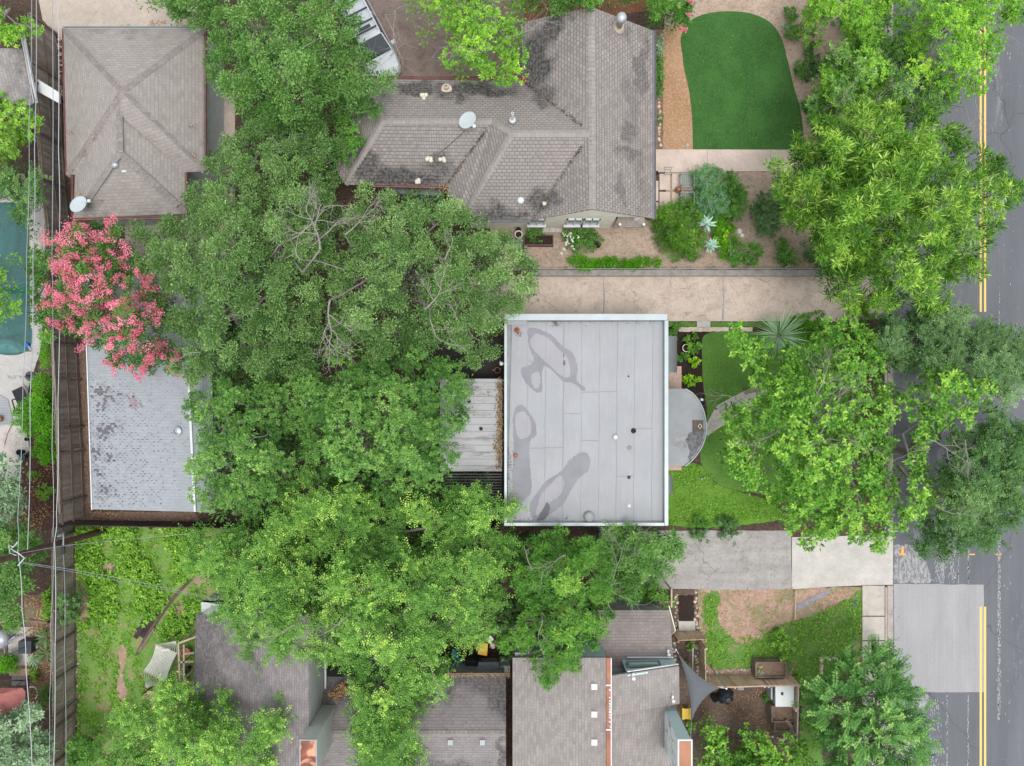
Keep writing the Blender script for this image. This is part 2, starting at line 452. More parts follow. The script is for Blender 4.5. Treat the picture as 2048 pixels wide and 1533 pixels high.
def limb(mb, rng, p, q, r0, r1, n=7, sag=.12, sides=6):
    p = Vector(p); q = Vector(q); L = (q - p).length; pts = []; rad = []
    for i in range(n + 1):
        t = i / n; v = p.lerp(q, t)
        w_ = math.sin(math.pi * t)
        v += Vector((rng.normal(0, .05), rng.normal(0, .05), rng.normal(0, .03))) * L * w_
        v.z += sag * L * w_
        pts.append(v); rad.append(r0 + (r1 - r0) * t ** .8)
    mb.tube(pts, rad, sides, cap=False); return pts, rad
def twigs(mb, rng, p, ang, length, r, depth, rise=.12, fan=.55):
    """bare forked branch growing roughly level"""
    pts = [Vector(p)]; a_ = ang; seg = length / 5
    for i in range(5):
        a_ += rng.normal(0, .22)
        pts.append(pts[-1] + Vector((math.cos(a_), math.sin(a_), rise * rng.uniform(-.3, 1.2))) * seg)
    mb.tube(pts, [r * (1 - .12 * i) for i in range(6)], 5, cap=False)
    if depth > 0:
        for i in (2, 3, 4, 5):
            if i < 5 and rng.uniform() < .18: continue
            s_ = 1 if (i + depth) % 2 else -1
            twigs(mb, rng, pts[i], a_ + s_ * fan * rng.uniform(.6, 1.5) * (.5 if i == 5 else 1), length * rng.uniform(.45, .7), r * .55, depth - 1, rise, fan)

SEED = [100]
def tree(name, label, cat, sty, poly, z0, z1, trunk, R=3.0, holes=(), gap=.25, group=None, bark=None, tr=.2, bare=(), limbs=9, lai=1, under=.42, extra=None):
    SEED[0] += 1; rng = np.random.default_rng(SEED[0]); st = dict(STY[sty]); st['lai'] *= lai
    base = W(trunk[0], trunk[1], 0)
    root = thing(name, label, cat, base, group)
    st['lai'] *= 1.4
    C, t0 = clusters(rng, poly, st, z0, z1, R, holes, gap * .55)
    tone = st['tone'] + t0 * .10 + rng.normal(0, .10, len(C))
    arr = [fill(rng, C, st, tone)]
    if under > 0:
        st2 = dict(st); st2['lai'] *= under; st2['L'] *= 1.25; st2['w'] *= 1.3; st2['mode'] = 'blob'; st2['cr'] *= 1.1
        C2, t2 = clusters(rng, poly, st, z0, z1, R, holes, 0, 1)
        if len(C2): arr.append(fill(rng, C2, st2, st['tone'] - .05 + t2 * .05))
    A_ = [np.concatenate([a_[i] for a_ in arr]) for i in range(6)]
    leafmesh("crown", st['m'], root, *A_)
    mb = MB(); h = max(1.2, z0 * .45)
    top = base + Vector((rng.normal(0, .2), rng.normal(0, .2), h))
    mb.tube([base - Vector((0, 0, .1)), base.lerp(top, .35) + Vector((.05, .03, 0)), top], [tr * 1.35, tr, tr * .95], 9, cap=False)
    if len(C):
        ids = [int(rng.integers(len(C)))]
        while len(ids) < min(limbs, len(C)):
            dd = np.min(np.linalg.norm(C[:, None, :2] - C[None, ids, :2], axis=2), axis=1); ids.append(int(np.argmax(dd * rng.uniform(.7, 1, len(C)))))
        ptsall = []
        for i in ids:
            q = Vector(C[i]); q.z -= .25
            q = top.lerp(q, .93)
            pp, rr = limb(mb, rng, top - Vector((0, 0, .15)), q, tr * .62, .025, 8, .06)
            ptsall += list(zip(pp[2:], rr[2:]))
        P_ = np.array([p for p, r in ptsall]); R_ = np.array([r for p, r in ptsall])
        for c in C[rng.permutation(len(C))[:260]]:
            dd = np.linalg.norm(P_ - (c - [0, 0, .6]), axis=1); j = int(np.argmin(dd))
            if dd[j] < .25: continue
            limb(mb, rng, P_[j], c, min(R_[j], .045) * .8, .008, 4, .03, 4)
    for (bx, by, bz, ang, ln, br, dp) in bare:
        p = W(bx, by, bz); twigs(mb, rng, p, math.radians(ang), ln, br, dp)
        limb(mb, rng, top, p, br * 1.5, br, 6, .02, 5)
    mb.build("trunk", bark or BARK, root, smooth=True)
    if extra: extra(rng, root, C, poly)
    return root

def shrub(name, label, cat, sty, px, py, r, h, group=None, ry=None, poly=None, lai=1.0, seed=None, bark=None):
    SEED[0] += 1; rng = np.random.default_rng(SEED[0]); st = dict(STY[sty]); st['lai'] *= lai
    ry = ry or r
    if poly is None:
        ph = rng.uniform(0, 6.3, 4)
        poly = [(px + r * math.cos(t) * (1 + .12 * math.sin(3 * t + ph[0]) + .07 * math.sin(5 * t + ph[1])), py + ry * math.sin(t) * (1 + .12 * math.sin(2 * t + ph[2]) + .07 * math.sin(7 * t + ph[3]))) for t in np.linspace(0, 6.283, 20)[:-1]]
    k = min(1, r / S / 1.4); st['cr'] = min(st['cr'], r / S * .5); st['sp'] = min(st['sp'], max(.16, st['cr'] * .95))
    st['tl'] = min(st['tl'], r / S * .6); st['L'] = min(st['L'], r / S * .6)
    mx_, my_ = sum(p[0] for p in poly) / len(poly), sum(p[1] for p in poly) / len(poly); poly = [(mx_ + (x - mx_) * 1.14, my_ + (y - my_) * 1.14) for x, y in poly]
    root = thing(name, label, cat, W(px, py, 0), group)
    C, t0 = clusters(rng, poly, st, h * .3, h, max(.25, min(r, ry) / S), (), 0)
    if not len(C): C = Wn(np.array([float(px)]), np.array([float(py)]), np.array([h * .6])); t0 = np.zeros(1)
    arr = [fill(rng, C, st, st['tone'] + t0 * .06)]
    st2 = dict(st); st2['lai'] *= .7
    C2 = C.copy(); C2[:, 2] *= .45; arr.append(fill(rng, C2, st2, st['tone'] - .08 + t0 * .05))
    A_ = [np.concatenate([a_[i] for a_ in arr]) for i in range(6)]; A_[0][:, 2] = np.maximum(A_[0][:, 2], .04)
    leafmesh("foliage", st['m'], root, *A_)
    mb = MB(); b = W(px, py, 0)
    for c in C[rng.permutation(len(C))[:7]]:
        mb.tube([b, b.lerp(Vector(c), .5) + Vector((0, 0, .05)), Vector(c)], [.022, .015, .007], 5, cap=False)
    mb.build("stem", bark or BARK, root)
    return root
# ------------------------------------------------------------------ palette
BARK = plain("bark", (.20, .165, .14), .9, var=.3, scale=6, fine=22, bump=.5)
BARKG = plain("bark_grey", (.25, .225, .205), .9, var=.25, scale=6, fine=22, bump=.5)
WOOD = plain("weathered_wood", (.20, .155, .125), .85, var=.35, scale=2.5, fine=18)
WOODD = plain("dark_wood", (.07, .052, .045), .85, var=.35, scale=2.5, fine=18)
CEDAR = plain("cedar", (.36, .235, .15), .75, var=.25, scale=4, fine=18)
LUMBER = plain("pale_lumber", (.48, .37, .29), .8, var=.2, scale=4, fine=18)
WHITE = plain("white_paint", (.60, .61, .62), .5, var=.08)
CREAM = plain("cream_stucco", (.78, .74, .64), .85, var=.08, fine=60)
METAL = plain("galvanised", (.42, .45, .47), .45, .5, var=.15)
GREY = plain("grey_paint", (.34, .37, .38), .6, var=.1)
DARK = plain("dark_plastic", (.03, .032, .036), .45, var=.2)
BLACK = plain("black_fabric", (.025, .027, .032), .7, var=.3)
RUST = plain("rusty_metal", (.33, .13, .075), .7, var=.35, scale=1.6, fine=12)
STONE = plain("limestone", (.56, .47, .37), .9, var=.3, scale=5, fine=25, bump=.4)
YELLOW = plain("yellow_plastic", (.62, .42, .04), .45, var=.15)
BLUEP = plain("blue_plastic", (.015, .22, .42), .4, var=.15)
TERRA = plain("terracotta", (.42, .2, .12), .8, var=.2)
GLASS = NT("window_glass").done((.25, .28, .28), .15, 0, .6)
WIREW = NT("wire_white").done((.42, .44, .47), .5)
WIREG = NT("wire_grey").done((.27, .29, .32), .5)

def soilmat(name, c, c2, fleck, fs=14, famt=.7, rocks=None):
    n = NT(name)
    b = n.mix(n.ramp(n.noise(.7, 7, .7), [(.35, 0), (.65, 1)]), c, c2)
    b = n.mix(n.ramp(n.noise(fs * .42, 8, .88), [(.50, 0), (.60, famt)]), b, fleck)
    b = n.mix(n.ramp(n.noise(fs * .7, 6, .85), [(.36, .6), (.48, 0)]), b, sc(c, .45))
    if rocks: b = n.mix(n.ramp(n.noise(.9, 9, .8), [(.47, 0), (.60, .75)]), b, rocks)
    n.bump(n.noise(20, 6, .7), .7, .06)
    return n.done(b, .95)
SOIL = soilmat("garden_soil", (.050, .034, .026), (.085, .055, .042), (.20, .135, .09))
MULCHD = soilmat("dark_mulch", (.022, .014, .012), (.034, .022, .019), (.07, .05, .04), 18, .4)
MULCHO = soilmat("orange_mulch", (0.306, 0.171, 0.090), (0.387, 0.234, 0.135), (0.540, 0.378, 0.252), 18, .8)
GRANITE = soilmat("decomposed_granite", (0.334, 0.251, 0.194), (0.440, 0.343, 0.264), (0.176, 0.119, 0.088), 11, .75)
REDDIRT = soilmat("bare_red_dirt", (.33, .22, .165), (.42, .25, .20), (.46, .39, .28), 9, .8, (.17, .19, .07))
LEAFDIRT = soilmat("leaf_litter", (.13, .085, .065), (.20, .13, .10), (.34, .22, .16), 16, .7)
BROWNC = concrete("stained_concrete", (.17, .13, .115), (.10, .065, .05), cracks=False, blotch=.7)
def grassmat(name, dk, md, lt, bare=None, bamt=.6, bs=.9, thr=.55):
    n = NT(name)
    b = n.mix(n.ramp(n.noise(.8, 4), [(.3, 0), (.7, 1)]), dk, md)
    b = n.mix(n.ramp(n.noise(10, 7, .85), [(.44, 0), (.64, .8)]), b, lt)
    b = n.mix(n.ramp(n.noise(12, 6, .85), [(.34, .6), (.48, 0)]), b, sc(dk, .5))
    if bare: b = n.mix(n.ramp(n.noise(bs, 8, .78), [(thr, 0), (thr + .08, bamt)]), b, bare)
    n.bump(n.noise(40, 4), .8, .05)
    return n.done(b, .9)
TURF = grassmat("clipped_turf", (.020, .078, .014), (.042, .128, .022), (.068, .175, .036))
LAWN = grassmat("front_lawn", (.06, .16, .022), (.095, .215, .032), (.155, .30, .06))
ROUGH = grassmat("rough_grass", (.095, .20, .035), (.155, .29, .055), (.22, .38, .09), (.33, .22, .15), .85, .9, .51)
PATCHY = grassmat("patchy_lawn", (.07, .175, .028), (.11, .235, .04), (.17, .31, .07), (.36, .25, .17), .8, 1.0, .55)

DRIVE = concrete("pink_driveway", (0.482, 0.396, 0.335), (0.292, 0.224, 0.172), .34, blotch=.6)
OLDCON = concrete("old_grey_concrete", (0.342, 0.320, 0.306), (0.180, 0.162, 0.149), .38, blotch=.5, streak=(.25, 2.2, 1))
NEWCON = concrete("pale_concrete", (0.482, 0.456, 0.421), (0.370, 0.344, 0.318), .1, blotch=.3)
WALKC = concrete("pink_walk", (0.528, 0.431, 0.370), (0.414, 0.334, 0.282), cracks=False, blotch=.3)
PADC = concrete("beige_pad", (0.413, 0.353, 0.301), (0.284, 0.232, 0.198), .5, blotch=.5)
SIDEC = concrete("sidewalk_concrete", (0.464, 0.421, 0.370), (0.310, 0.267, 0.232), cracks=False, blotch=.55)
KERBC = concrete("kerb_concrete", (0.378, 0.338, 0.306), (0.198, 0.171, 0.153), cracks=False, blotch=.6)
DECKC = concrete("pool_deck_stone", (0.400, 0.384, 0.368), (0.288, 0.264, 0.248), 1.0, blotch=.5)
FLAG = concrete("flagstone", (.48, .44, .40), (.24, .21, .19), 1.6, blotch=.6)
def asphalt(name, c, wear=.5, patch=False):
    n = NT(name)
    b = n.mix(n.ramp(n.noise(.35, 6, .6, vec=n.scalev(n.pos, 1.6, .35)), [(.35, 0), (.65, 1)]), sc(c, .86), sc(c, 1.14))
    b = n.mix(n.ramp(n.noise(14, 6, .85), [(.45, 0), (.66, .4)]), b, sc(c, 1.6))
    b = n.mix(n.ramp(n.noise(1, 5, .6, vec=n.scalev(n.pos, 7, .12)), [(.5, 0), (.75, .35)]), b, sc(c, 1.35))
    if wear:       # chalky scuffs drawn out along the road
        f = n.noise(1, 8, .85, vec=n.scalev(n.pos, 6, 1.3))
        g = n.noise(.35, 4, .6, vec=n.scalev(n.pos, 2.6, .22))
        b = n.mix(n.ramp(n.math('MULTIPLY_ADD', g, .9, n.math('MULTIPLY', f, .75)), [(.93, 0), (1.0, wear)]), b, (.36, .36, .37))
        warp = n.vmath('ADD', n.pos, n.scalev(n.noisec(.9, 4), 1.3, 1.3, 1))
        cm = n.ramp(n.vor(.13, vec=warp), [(0, 1), (.002, .8), (.005, 0)])
        b = n.mix(n.math('MULTIPLY', cm, .5), b, sc(c, .35))
    n.bump(n.noise(50, 3), .3, .02)
    return n.done(b, .85)
ROAD = asphalt("asphalt", (.102, .107, .118), .3)
PATCH = asphalt("concrete_patch", (.255, .25, .255), 0)
def scuffmat():
    n = NT("worn_paint_scuffs")
    f = n.noise(1, 9, .9, vec=n.scalev(n.pos, 7, 2.2))
    b = n.mix(n.ramp(f, [(.46, 0), (.54, 1)]), (.13, .133, .142), (.33, .33, .33))
    return n.done(b, .85)
SCUFF = scuffmat()
def linemat(name, c):
    n = NT(name); b = n.mix(n.ramp(n.noise(14, 6, .8), [(.5, 0), (.75, .5)]), c, sc(c, .55)); return n.done(b, .7)
YLINE = linemat("yellow_road_paint", (.66, .45, .13)); OLINE = linemat("orange_marking_paint", (.66, .34, .09))
WLINE = linemat("white_scratches", (.40, .40, .41))

EB = [(470, 1290, 40, 50, .7), (520, 1330, 40, 40, .6), (540, 1390, 90, 26, .55), (430, 1380, 20, 50, .4), (1004, 1400, 11, 60, 1.2), (1006, 1500, 12, 50, 1.2), (985, 1370, 20, 14, .6)]  # narrow blobs beside the taller house paint its wet shade, the rest are stains
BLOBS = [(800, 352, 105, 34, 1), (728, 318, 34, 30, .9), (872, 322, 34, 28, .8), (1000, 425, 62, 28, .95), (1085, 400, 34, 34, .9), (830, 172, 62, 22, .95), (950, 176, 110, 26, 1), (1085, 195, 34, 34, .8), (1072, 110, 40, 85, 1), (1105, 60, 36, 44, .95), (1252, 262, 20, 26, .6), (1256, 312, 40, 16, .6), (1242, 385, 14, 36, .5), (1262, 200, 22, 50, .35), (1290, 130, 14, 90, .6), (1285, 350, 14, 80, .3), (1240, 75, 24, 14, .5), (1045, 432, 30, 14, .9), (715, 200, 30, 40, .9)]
SH_A = shingle("shingle_pinkish_grey", (0.257, 0.230, 0.211), (0.310, 0.281, 0.261), (0.180, 0.160, 0.149), .32, .17, .5, 2.75, stthr=.56, two=.45)
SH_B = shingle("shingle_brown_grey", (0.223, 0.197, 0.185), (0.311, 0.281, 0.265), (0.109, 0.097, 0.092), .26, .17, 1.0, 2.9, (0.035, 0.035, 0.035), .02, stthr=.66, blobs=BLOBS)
SH_D = shingle("shingle_light_grey", (0.271, 0.285, 0.308), (0.294, 0.308, 0.331), (0.225, 0.239, 0.262), .32, .16, .0, two=.3, speck=.2)
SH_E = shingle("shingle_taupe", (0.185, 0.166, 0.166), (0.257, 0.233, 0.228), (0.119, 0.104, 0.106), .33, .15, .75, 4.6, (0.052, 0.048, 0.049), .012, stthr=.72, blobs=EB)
SH_F = shingle("shingle_warm_grey", (0.221, 0.198, 0.184), (0.288, 0.261, 0.245), (0.171, 0.153, 0.144), .33, .15, .45, 4.2, (0.099, 0.090, 0.090), .01, stthr=.6)
SH_H = shingle("shingle_old", (.24, .22, .21), (.30, .28, .265), (.18, .16, .155), .33, .15, .6, 3.2, stthr=.6)
CAP_A = shingle("ridge_cap_shingle", (0.217, 0.191, 0.178), (0.281, 0.251, 0.238), (0.153, 0.136, 0.128), .22, .6, 0)
CAP_B = shingle("ridge_cap_light", (0.274, 0.248, 0.229), (0.311, 0.281, 0.263), (0.222, 0.200, 0.185), .22, .6, 0)

def rollroof():
    n = NT("mineral_felt")
    c = (.285, .290, .302)
    b = n.mix(n.ramp(n.noise(.5, 5, .6), [(.35, 0), (.65, 1)]), sc(c, .93), sc(c, 1.06))
    b = n.mix(n.ramp(n.noise(.9, 6, .7, vec=n.scalev(n.pos, 1, .3)), [(.5, 0), (.7, .35)]), b, (.275, .27, .28))
    b = n.mix(n.ramp(n.noise(10, 7, .88), [(.46, 0), (.62, .3)]), b, (.27, .27, .28))
    b = n.mix(n.ramp(n.noise(1, 6, .8, vec=n.scalev(n.pos, 9, .8)), [(.5, 0), (.7, .35)]), b, (.375, .37, .375))
    n.bump(n.noise(60, 2), .15, .01)
    return n.done(b, .85)
FELT = rollroof()
SEAM = NT("felt_seam").done((.22, .22, .235), .9)
def stainmat(name, c, c2):
    n = NT(name)
    b = n.mix(n.ramp(n.noise(1.2, 5), [(.35, 0), (.65, 1)]), c, c2)
    b = n.mix(n.ramp(n.noise(50, 3), [(.4, 0), (.7, .3)]), b, sc(c, .7)); return n.done(b, .7)
ST_D = stainmat("silt_ring", (.19, .188, .21), (.225, .222, .245)); ST_L = stainmat("dried_silt", (.275, .265, .285), (.30, .288, .31))
ST_B = stainmat("wet_black", (.09, .09, .10), (.13, .13, .14))
COPING = plain("coping_metal", (.33, .375, .39), .4, .2, var=.1, scale=1.5)
STUCG = plain("grey_stucco", (.30, .31, .31), .85, var=.2, scale=2)
TEAL = None
def siding(name, c, step=.16):
    n = NT(name); uv = n.sep(n.uv())
    v = n.math('FRACT', n.math('DIVIDE', uv[1], step))
    b = n.mix(n.ramp(v, [(.0, 1), (.1, 0)]), c, sc(c, .35))
    b = n.mix(n.ramp(n.noise(2, 5), [(.4, 0), (.7, .3)]), b, sc(c, .7))
    n.bump(v, .6, .03); return n.done(b, .65)
TEAL = siding("teal_siding", (.42, .55, .57), .16)
SIDG = siding("grey_siding", (.44, .46, .44), .22)
SIDGR = plain("sage_wall", (.19, .215, .20), .8, var=.12)
def corr(name, c, step=.2, dirt=(.12, .1, .09), damt=.6):
    n = NT(name); uv = n.sep(n.pos)
    v = n.math('FRACT', n.math('DIVIDE', uv[1], step))
    b = n.mix(n.ramp(v, [(.0, 1), (.12, 0)]), c, sc(c, .45))
    b = n.mix(n.ramp(n.noise(1, 7, .7, vec=n.scalev(n.pos, .8, 3)), [(.5, 0), (.68, damt)]), b, dirt)
    n.bump(v, .5, .03); return n.done(b, .7)
CORR = corr("weathered_panel", (.39, .39, .395), .36)
CORG = corr("corrugated_grey", (.26, .27, .28), .1, damt=.2)
def brickm():
    n = NT("red_brick"); b, f = n.brick(.2, .07, (.36, .19, .15), (.48, .30, .25), (.50, .45, .40), .01)
    b = n.mix(n.ramp(n.noise(8, 4), [(.45, 0), (.7, .5)]), b, (.5, .42, .36)); n.bump(f, -.4, .02); return n.done(b, .85)
BRICK = brickm()
METR = plain("porch_metal_roof", (.205, .215, .225), .5, .25, var=.14, scale=1.2, fine=20)
def watermat():
    n = NT("pool_water")
    b = n.mix(n.ramp(n.noise(.5, 4, .6, dist=.6), [(.35, 0), (.65, 1)]), (.008, .055, .052), (.03, .115, .108))
    n.bump(n.noise(2.2, 4), .25, .06)
    n.done(b, .06, 0, .6); return n.m
WATER = watermat()
POOLS = plain("pool_step", (.22, .36, .34), .5, var=.2)

LF = {
 'oak': leafmat("leaf_oak", (.038, .095, .022), (.098, .195, .048), (.185, .305, .095), (.33, .42, .17), .3, .42),
 'oakg': leafmat("leaf_oak_grey", (.038, .088, .025), (.112, .190, .062), (.215, .305, .120), (.37, .45, .22), .28, .42),
 'mid': leafmat("leaf_mid", (.032, .085, .018), (.092, .195, .045), (.175, .30, .085), (.36, .47, .13), .3, .45),
 'elm': leafmat("leaf_elm", (.035, .095, .018), (.098, .205, .038), (.20, .33, .070), (.45, .56, .12), .36, .5),
 'ash': leafmat("leaf_ash", (.06, .15, .018), (.155, .31, .035), (.28, .46, .060), (.46, .60, .085), .4, .5),
 'big': leafmat("leaf_broad", (.04, .115, .016), (.115, .245, .034), (.215, .375, .062), (.40, .52, .10), .35, .42),
 'pecan': leafmat("leaf_pecan", (.022, .070, .008), (.080, .185, .018), (.225, .36, .045), (.44, .54, .13), .33, .4),
 'blue': leafmat("leaf_bluegreen", (.034, .075, .026), (.084, .150, .056), (.155, .235, .105), (.28, .36, .18), .25, .45),
 'dkgreen': leafmat("leaf_dark", (.022, .06, .018), (.062, .13, .038), (.125, .215, .072), (.24, .33, .12), .25, .42),
 'china': leafmat("leaf_chinaberry", (.028, .085, .014), (.080, .19, .032), (.155, .29, .055), (.33, .44, .085), .32, .45),
 'mimosa': leafmat("leaf_feathery", (.022, .072, .018), (.062, .155, .034), (.13, .25, .068), (.30, .42, .14), .3, .45),
 'myrtle': leafmat("leaf_myrtle", (.03, .085, .022), (.07, .16, .036), (.13, .24, .06), (.27, .30, .11), .3, .5),
 'pink': leafmat("petal_pink", (.50, .09, .15), (.74, .19, .28), (.84, .32, .40), (.90, .52, .55), .3, .6, (1, 1, 1)),
 'weed': leafmat("leaf_weed", (.08, .17, .022), (.18, .32, .045), (.31, .46, .08), (.45, .56, .13), .35, .55),
 'bush': leafmat("leaf_bush", (.035, .12, .008), (.085, .24, .010), (.155, .34, .018), (.26, .44, .04), .3, .45),
 'silver': leafmat("leaf_silver", (.09, .14, .09), (.20, .27, .18), (.33, .40, .29), (.46, .52, .42), .2, .4),
 'lav': leafmat("leaf_sage", (.035, .10, .035), (.09, .20, .075), (.16, .29, .13), (.24, .27, .42), .3, .5),
 'lime': leafmat("leaf_lime", (.12, .26, .01), (.25, .44, .015), (.40, .58, .03), (.55, .66, .05), .35, .5),
 'agave': leafmat("leaf_agave", (.20, .30, .30), (.36, .46, .46), (.50, .58, .57), (.62, .68, .66), .1, .5),
 'palm': leafmat("leaf_palm", (.13, .21, .13), (.24, .34, .23), (.36, .45, .35), (.48, .54, .44), .2, .5),
 'debris': leafmat("leaf_debris", (.02, .015, .012), (.05, .035, .028), (.11, .07, .05), (.26, .17, .12), .1, .8),
 'straw': leafmat("leaf_brown", (.10, .05, .03), (.24, .12, .07), (.38, .2, .12), (.5, .32, .2), .2, .7),
}
#              mat        mode      L    w    cr   sp  lai
style('oak', LF['oak'], 'blob', .125, .062, .62, .66, 2.3, tvar=.17)
style('oakg', LF['oakg'], 'blob', .115, .055, .60, .64, 2.3, tvar=.18)
style('elm', LF['elm'], 'spray', .125, .062, .62, .72, 2.3, K=12, tl=.75, tipk=.28, tvar=.17)
style('ash', LF['ash'], 'rosette', .14, .068, .60, .70, 1.9, K=8, tvar=.19, tipk=.1)
style('mid', LF['mid'], 'rosette', .15, .055, .58, .66, 2.1, K=10, tvar=.17, tipk=.2)
style('big', LF['big'], 'rosette', .185, .10, .60, .70, 2.0, K=8, tvar=.24, tipk=.12, tone=.40)
style('pecan', LF['pecan'], 'rosette', .31, .047, .62, .74, 2.5, K=15, tvar=.27, tipk=.15, tone=.40)
style('blue', LF['blue'], 'spray', .13, .05, .6, .7, 2.1, K=12, tl=.55, tvar=.15, tipk=.15)
style('dkgreen', LF['dkgreen'], 'spray', .13, .055, .6, .7, 2.2, K=12, tl=.55, tvar=.15, tipk=.15)
style('china', LF['china'], 'rosette', .22, .05, .55, .64, 2.6, K=13, tvar=.13, tipk=.18)
style('mimosa', LF['mimosa'], 'spray', .17, .055, .5, .62, 3.0, K=34, jit=.08, radial=1, tl=1.15, spread=.38, tvar=.12, tipk=.35, flat=.5)
style('myrtle', LF['myrtle'], 'blob', .13, .06, .5, .6, 1.9)
style('willow', LF['mid'], 'rosette', .24, .05, .55, .62, 2.1, K=9, tvar=.2, tipk=.15)
style('weed', LF['weed'], 'rosette', .17, .09, .3, .4, 1.2, K=7)
style('bush', LF['bush'], 'blob', .09, .055, .34, .38, 3.0, flat=.8, tvar=.15)
style('silver', LF['silver'], 'rosette', .2, .075, .5, .6, 1.9, K=8)
style('greenshrub', LF['china'], 'rosette', .15, .06, .35, .4, 2.2, K=9)
style('needle', LF['pecan'], 'rosette', .26, .03, .35, .4, 2.6, K=16, tone=.35)
style('lav', LF['lav'], 'spray', .11, .04, .35, .4, 2.2, K=10, tl=.35, tipk=.6)
style('lime', LF['lime'], 'rosette', .14, .085, .25, .32, 2.0, K=7)
style('yrose', LF['bush'], 'blob', .09, .05, .3, .36, 2.2, tone=.5)
style('bluebush', LF['blue'], 'rosette', .11, .05, .28, .33, 2.8, K=10, tone=.42)

# ================================================================== THE SETTING
g = MB(); g.face([(-160, -160, 0), (160, -160, 0), (160, 160, 0), (-160, 160, 0)])
tag(g.build("ground", SOIL), kind='structure')
Z = [.004]
# road
sheet("road", [(1786, -400), (3600, -400), (3600, 1950), (1786, 1950)], .004, ROAD)
sheet("road_patch", jag([(1788, 1168), (1968, 1170), (1968, 1385), (1788, 1385)], 14, .7), .008, PATCH)
sheet("road_scuffs", jag([(1788, 1090), (1838, 1092), (1856, 1130), (1862, 1166), (1788, 1166)], 6, 2.5), .008, SCUFF)
sheet("road_scuffs", jag([(1802, 1388), (1858, 1388), (1850, 1440), (1836, 1533), (1815, 1560), (1800, 1500)], 6, 3, 5), .008, SCUFF)
rs = random.Random(12); fm = MB()
for (x, y0, y1, w, n_) in [(1998, 1060, 1440, 3.4, 620), (1937, 1060, 1166, 1.6, 170), (1917, 1060, 1166, 1.2, 60), (1936, 1390, 1533, 1.6, 90), (1999, 560, 700, 1.5, 30), (1894, 1390, 1560, 1.8, 90), (1905, 1090, 1166, 9, 120), (1880, 1090, 1166, 12, 150), (1870, 1400, 1560, 16, 160), (2020, 0, 1533, 26, 40), (1925, 1168, 1380, 20, 0)]:
    for k in range(n_):
        cx = x + rs.gauss(0, w * .45); cy = rs.uniform(y0, y1); hw = rs.uniform(.2, .65); hl = rs.uniform(.5, 3.2)
        fm.pface([(cx - hw, cy - hl, .0125), (cx + hw, cy - hl * .8, .0125), (cx + hw * .8, cy + hl, .0125), (cx - hw * .7, cy + hl * .7, .0125)])
tag(fm.build("road_scratches", WLINE), kind='structure')
def ylines(y0, y1):
    for x in (1961.2, 1969.2): sheet("road_marking", [(x - 2.3, y0), (x + 2.3, y0), (x + 2.3, y1), (x - 2.3, y1)], .0125, YLINE)
for y0, y1 in ((-60, 624), (1214, 1600)):
    for x in (1961.4, 1970.2): sheet("road_marking", [(x - 2.1, y0), (x + 2.1, y0), (x + 2.1, y1), (x - 2.1, y1)], .0125, YLINE)
sheet("road_marking", [(1798, 1107.5), (1812, 1107.5), (1812, 1111), (1798, 1111)], .0125, OLINE)
sheet("road_marking", [(1803, 1093), (1807, 1093), (1808.5, 1107), (1801.5, 1107)], .0125, OLINE)
for x in (1888, 1936, 1989): sheet("road_marking", [(x, 1108), (x + 14, 1108), (x + 14, 1110.5), (x, 1110.5)], .0125, OLINE)
# kerb and gutter, sidewalk, driveway mouth
kb = MB(); kb.pbox(1775, -300, 1786.5, 1085, -.05, .02); kb.pbox(1775, 1172, 1786.5, 1850, -.05, .02)
kb.pbox(1770, -300, 1774.5, 560, -.05, .13); kb.pbox(1770, 640, 1774.5, 1080, -.05, .13); kb.pbox(1770.5, 1175, 1774.5, 1850, -.05, .13)
tag(kb.build("kerb", KERBC, bevel=.01), kind='structure')
sw = MB()
for y0, y1 in [(1172, 1232), (1234, 1281), (1283, 1330), (1332, 1380), (1382, 1430), (1432, 1480), (1482, 1533), (1535, 1600)]:
    sw.pbox(1725, y0, 1769.5, y1, -.05, .10)
for k in range(12): sw.pbox(1725, -100 + k * 55, 1769.5, -47 + k * 55, -.05, .06)
tag(sw.build("sidewalk", SIDEC, bevel=.008), kind='structure')
sheet("driveway_apron", [(1584, 1075), (1786, 1070), (1786, 1170), (1728, 1171), (1640, 1175), (1584, 1179)], .030, NEWCON, thick=.04)
sheet("neighbour_driveway", jag([(1300, 1062), (1583, 1062), (1583, 1178), (1470, 1180), (1330, 1178), (1210, 1165), (1180, 1110), (1200, 1062)], 20, 1), .022, OLDCON, thick=.03)
sheet("driveway", jag([(940, 553), (1700, 553), (1786, 560), (1786, 636), (1690, 643), (1330, 643), (940, 643)], 25, .7), .020, DRIVE, thick=.03)
for x in (1206, 1445): sheet("driveway_crack", jag([(x, 554), (x + 1.6, 554), (x + 3.5, 600), (x + .8, 642), (x - .9, 642), (x + 1.2, 600)], 5, .9, x), .024, SEAM)
dr = MB(); dr.pbox(1058, 540, 1650, 552, -.05, .3); tag(dr.build("retaining_kerb", plain("kerb_grey", (.27, .25, .23), .9, var=.3)), kind='structure')
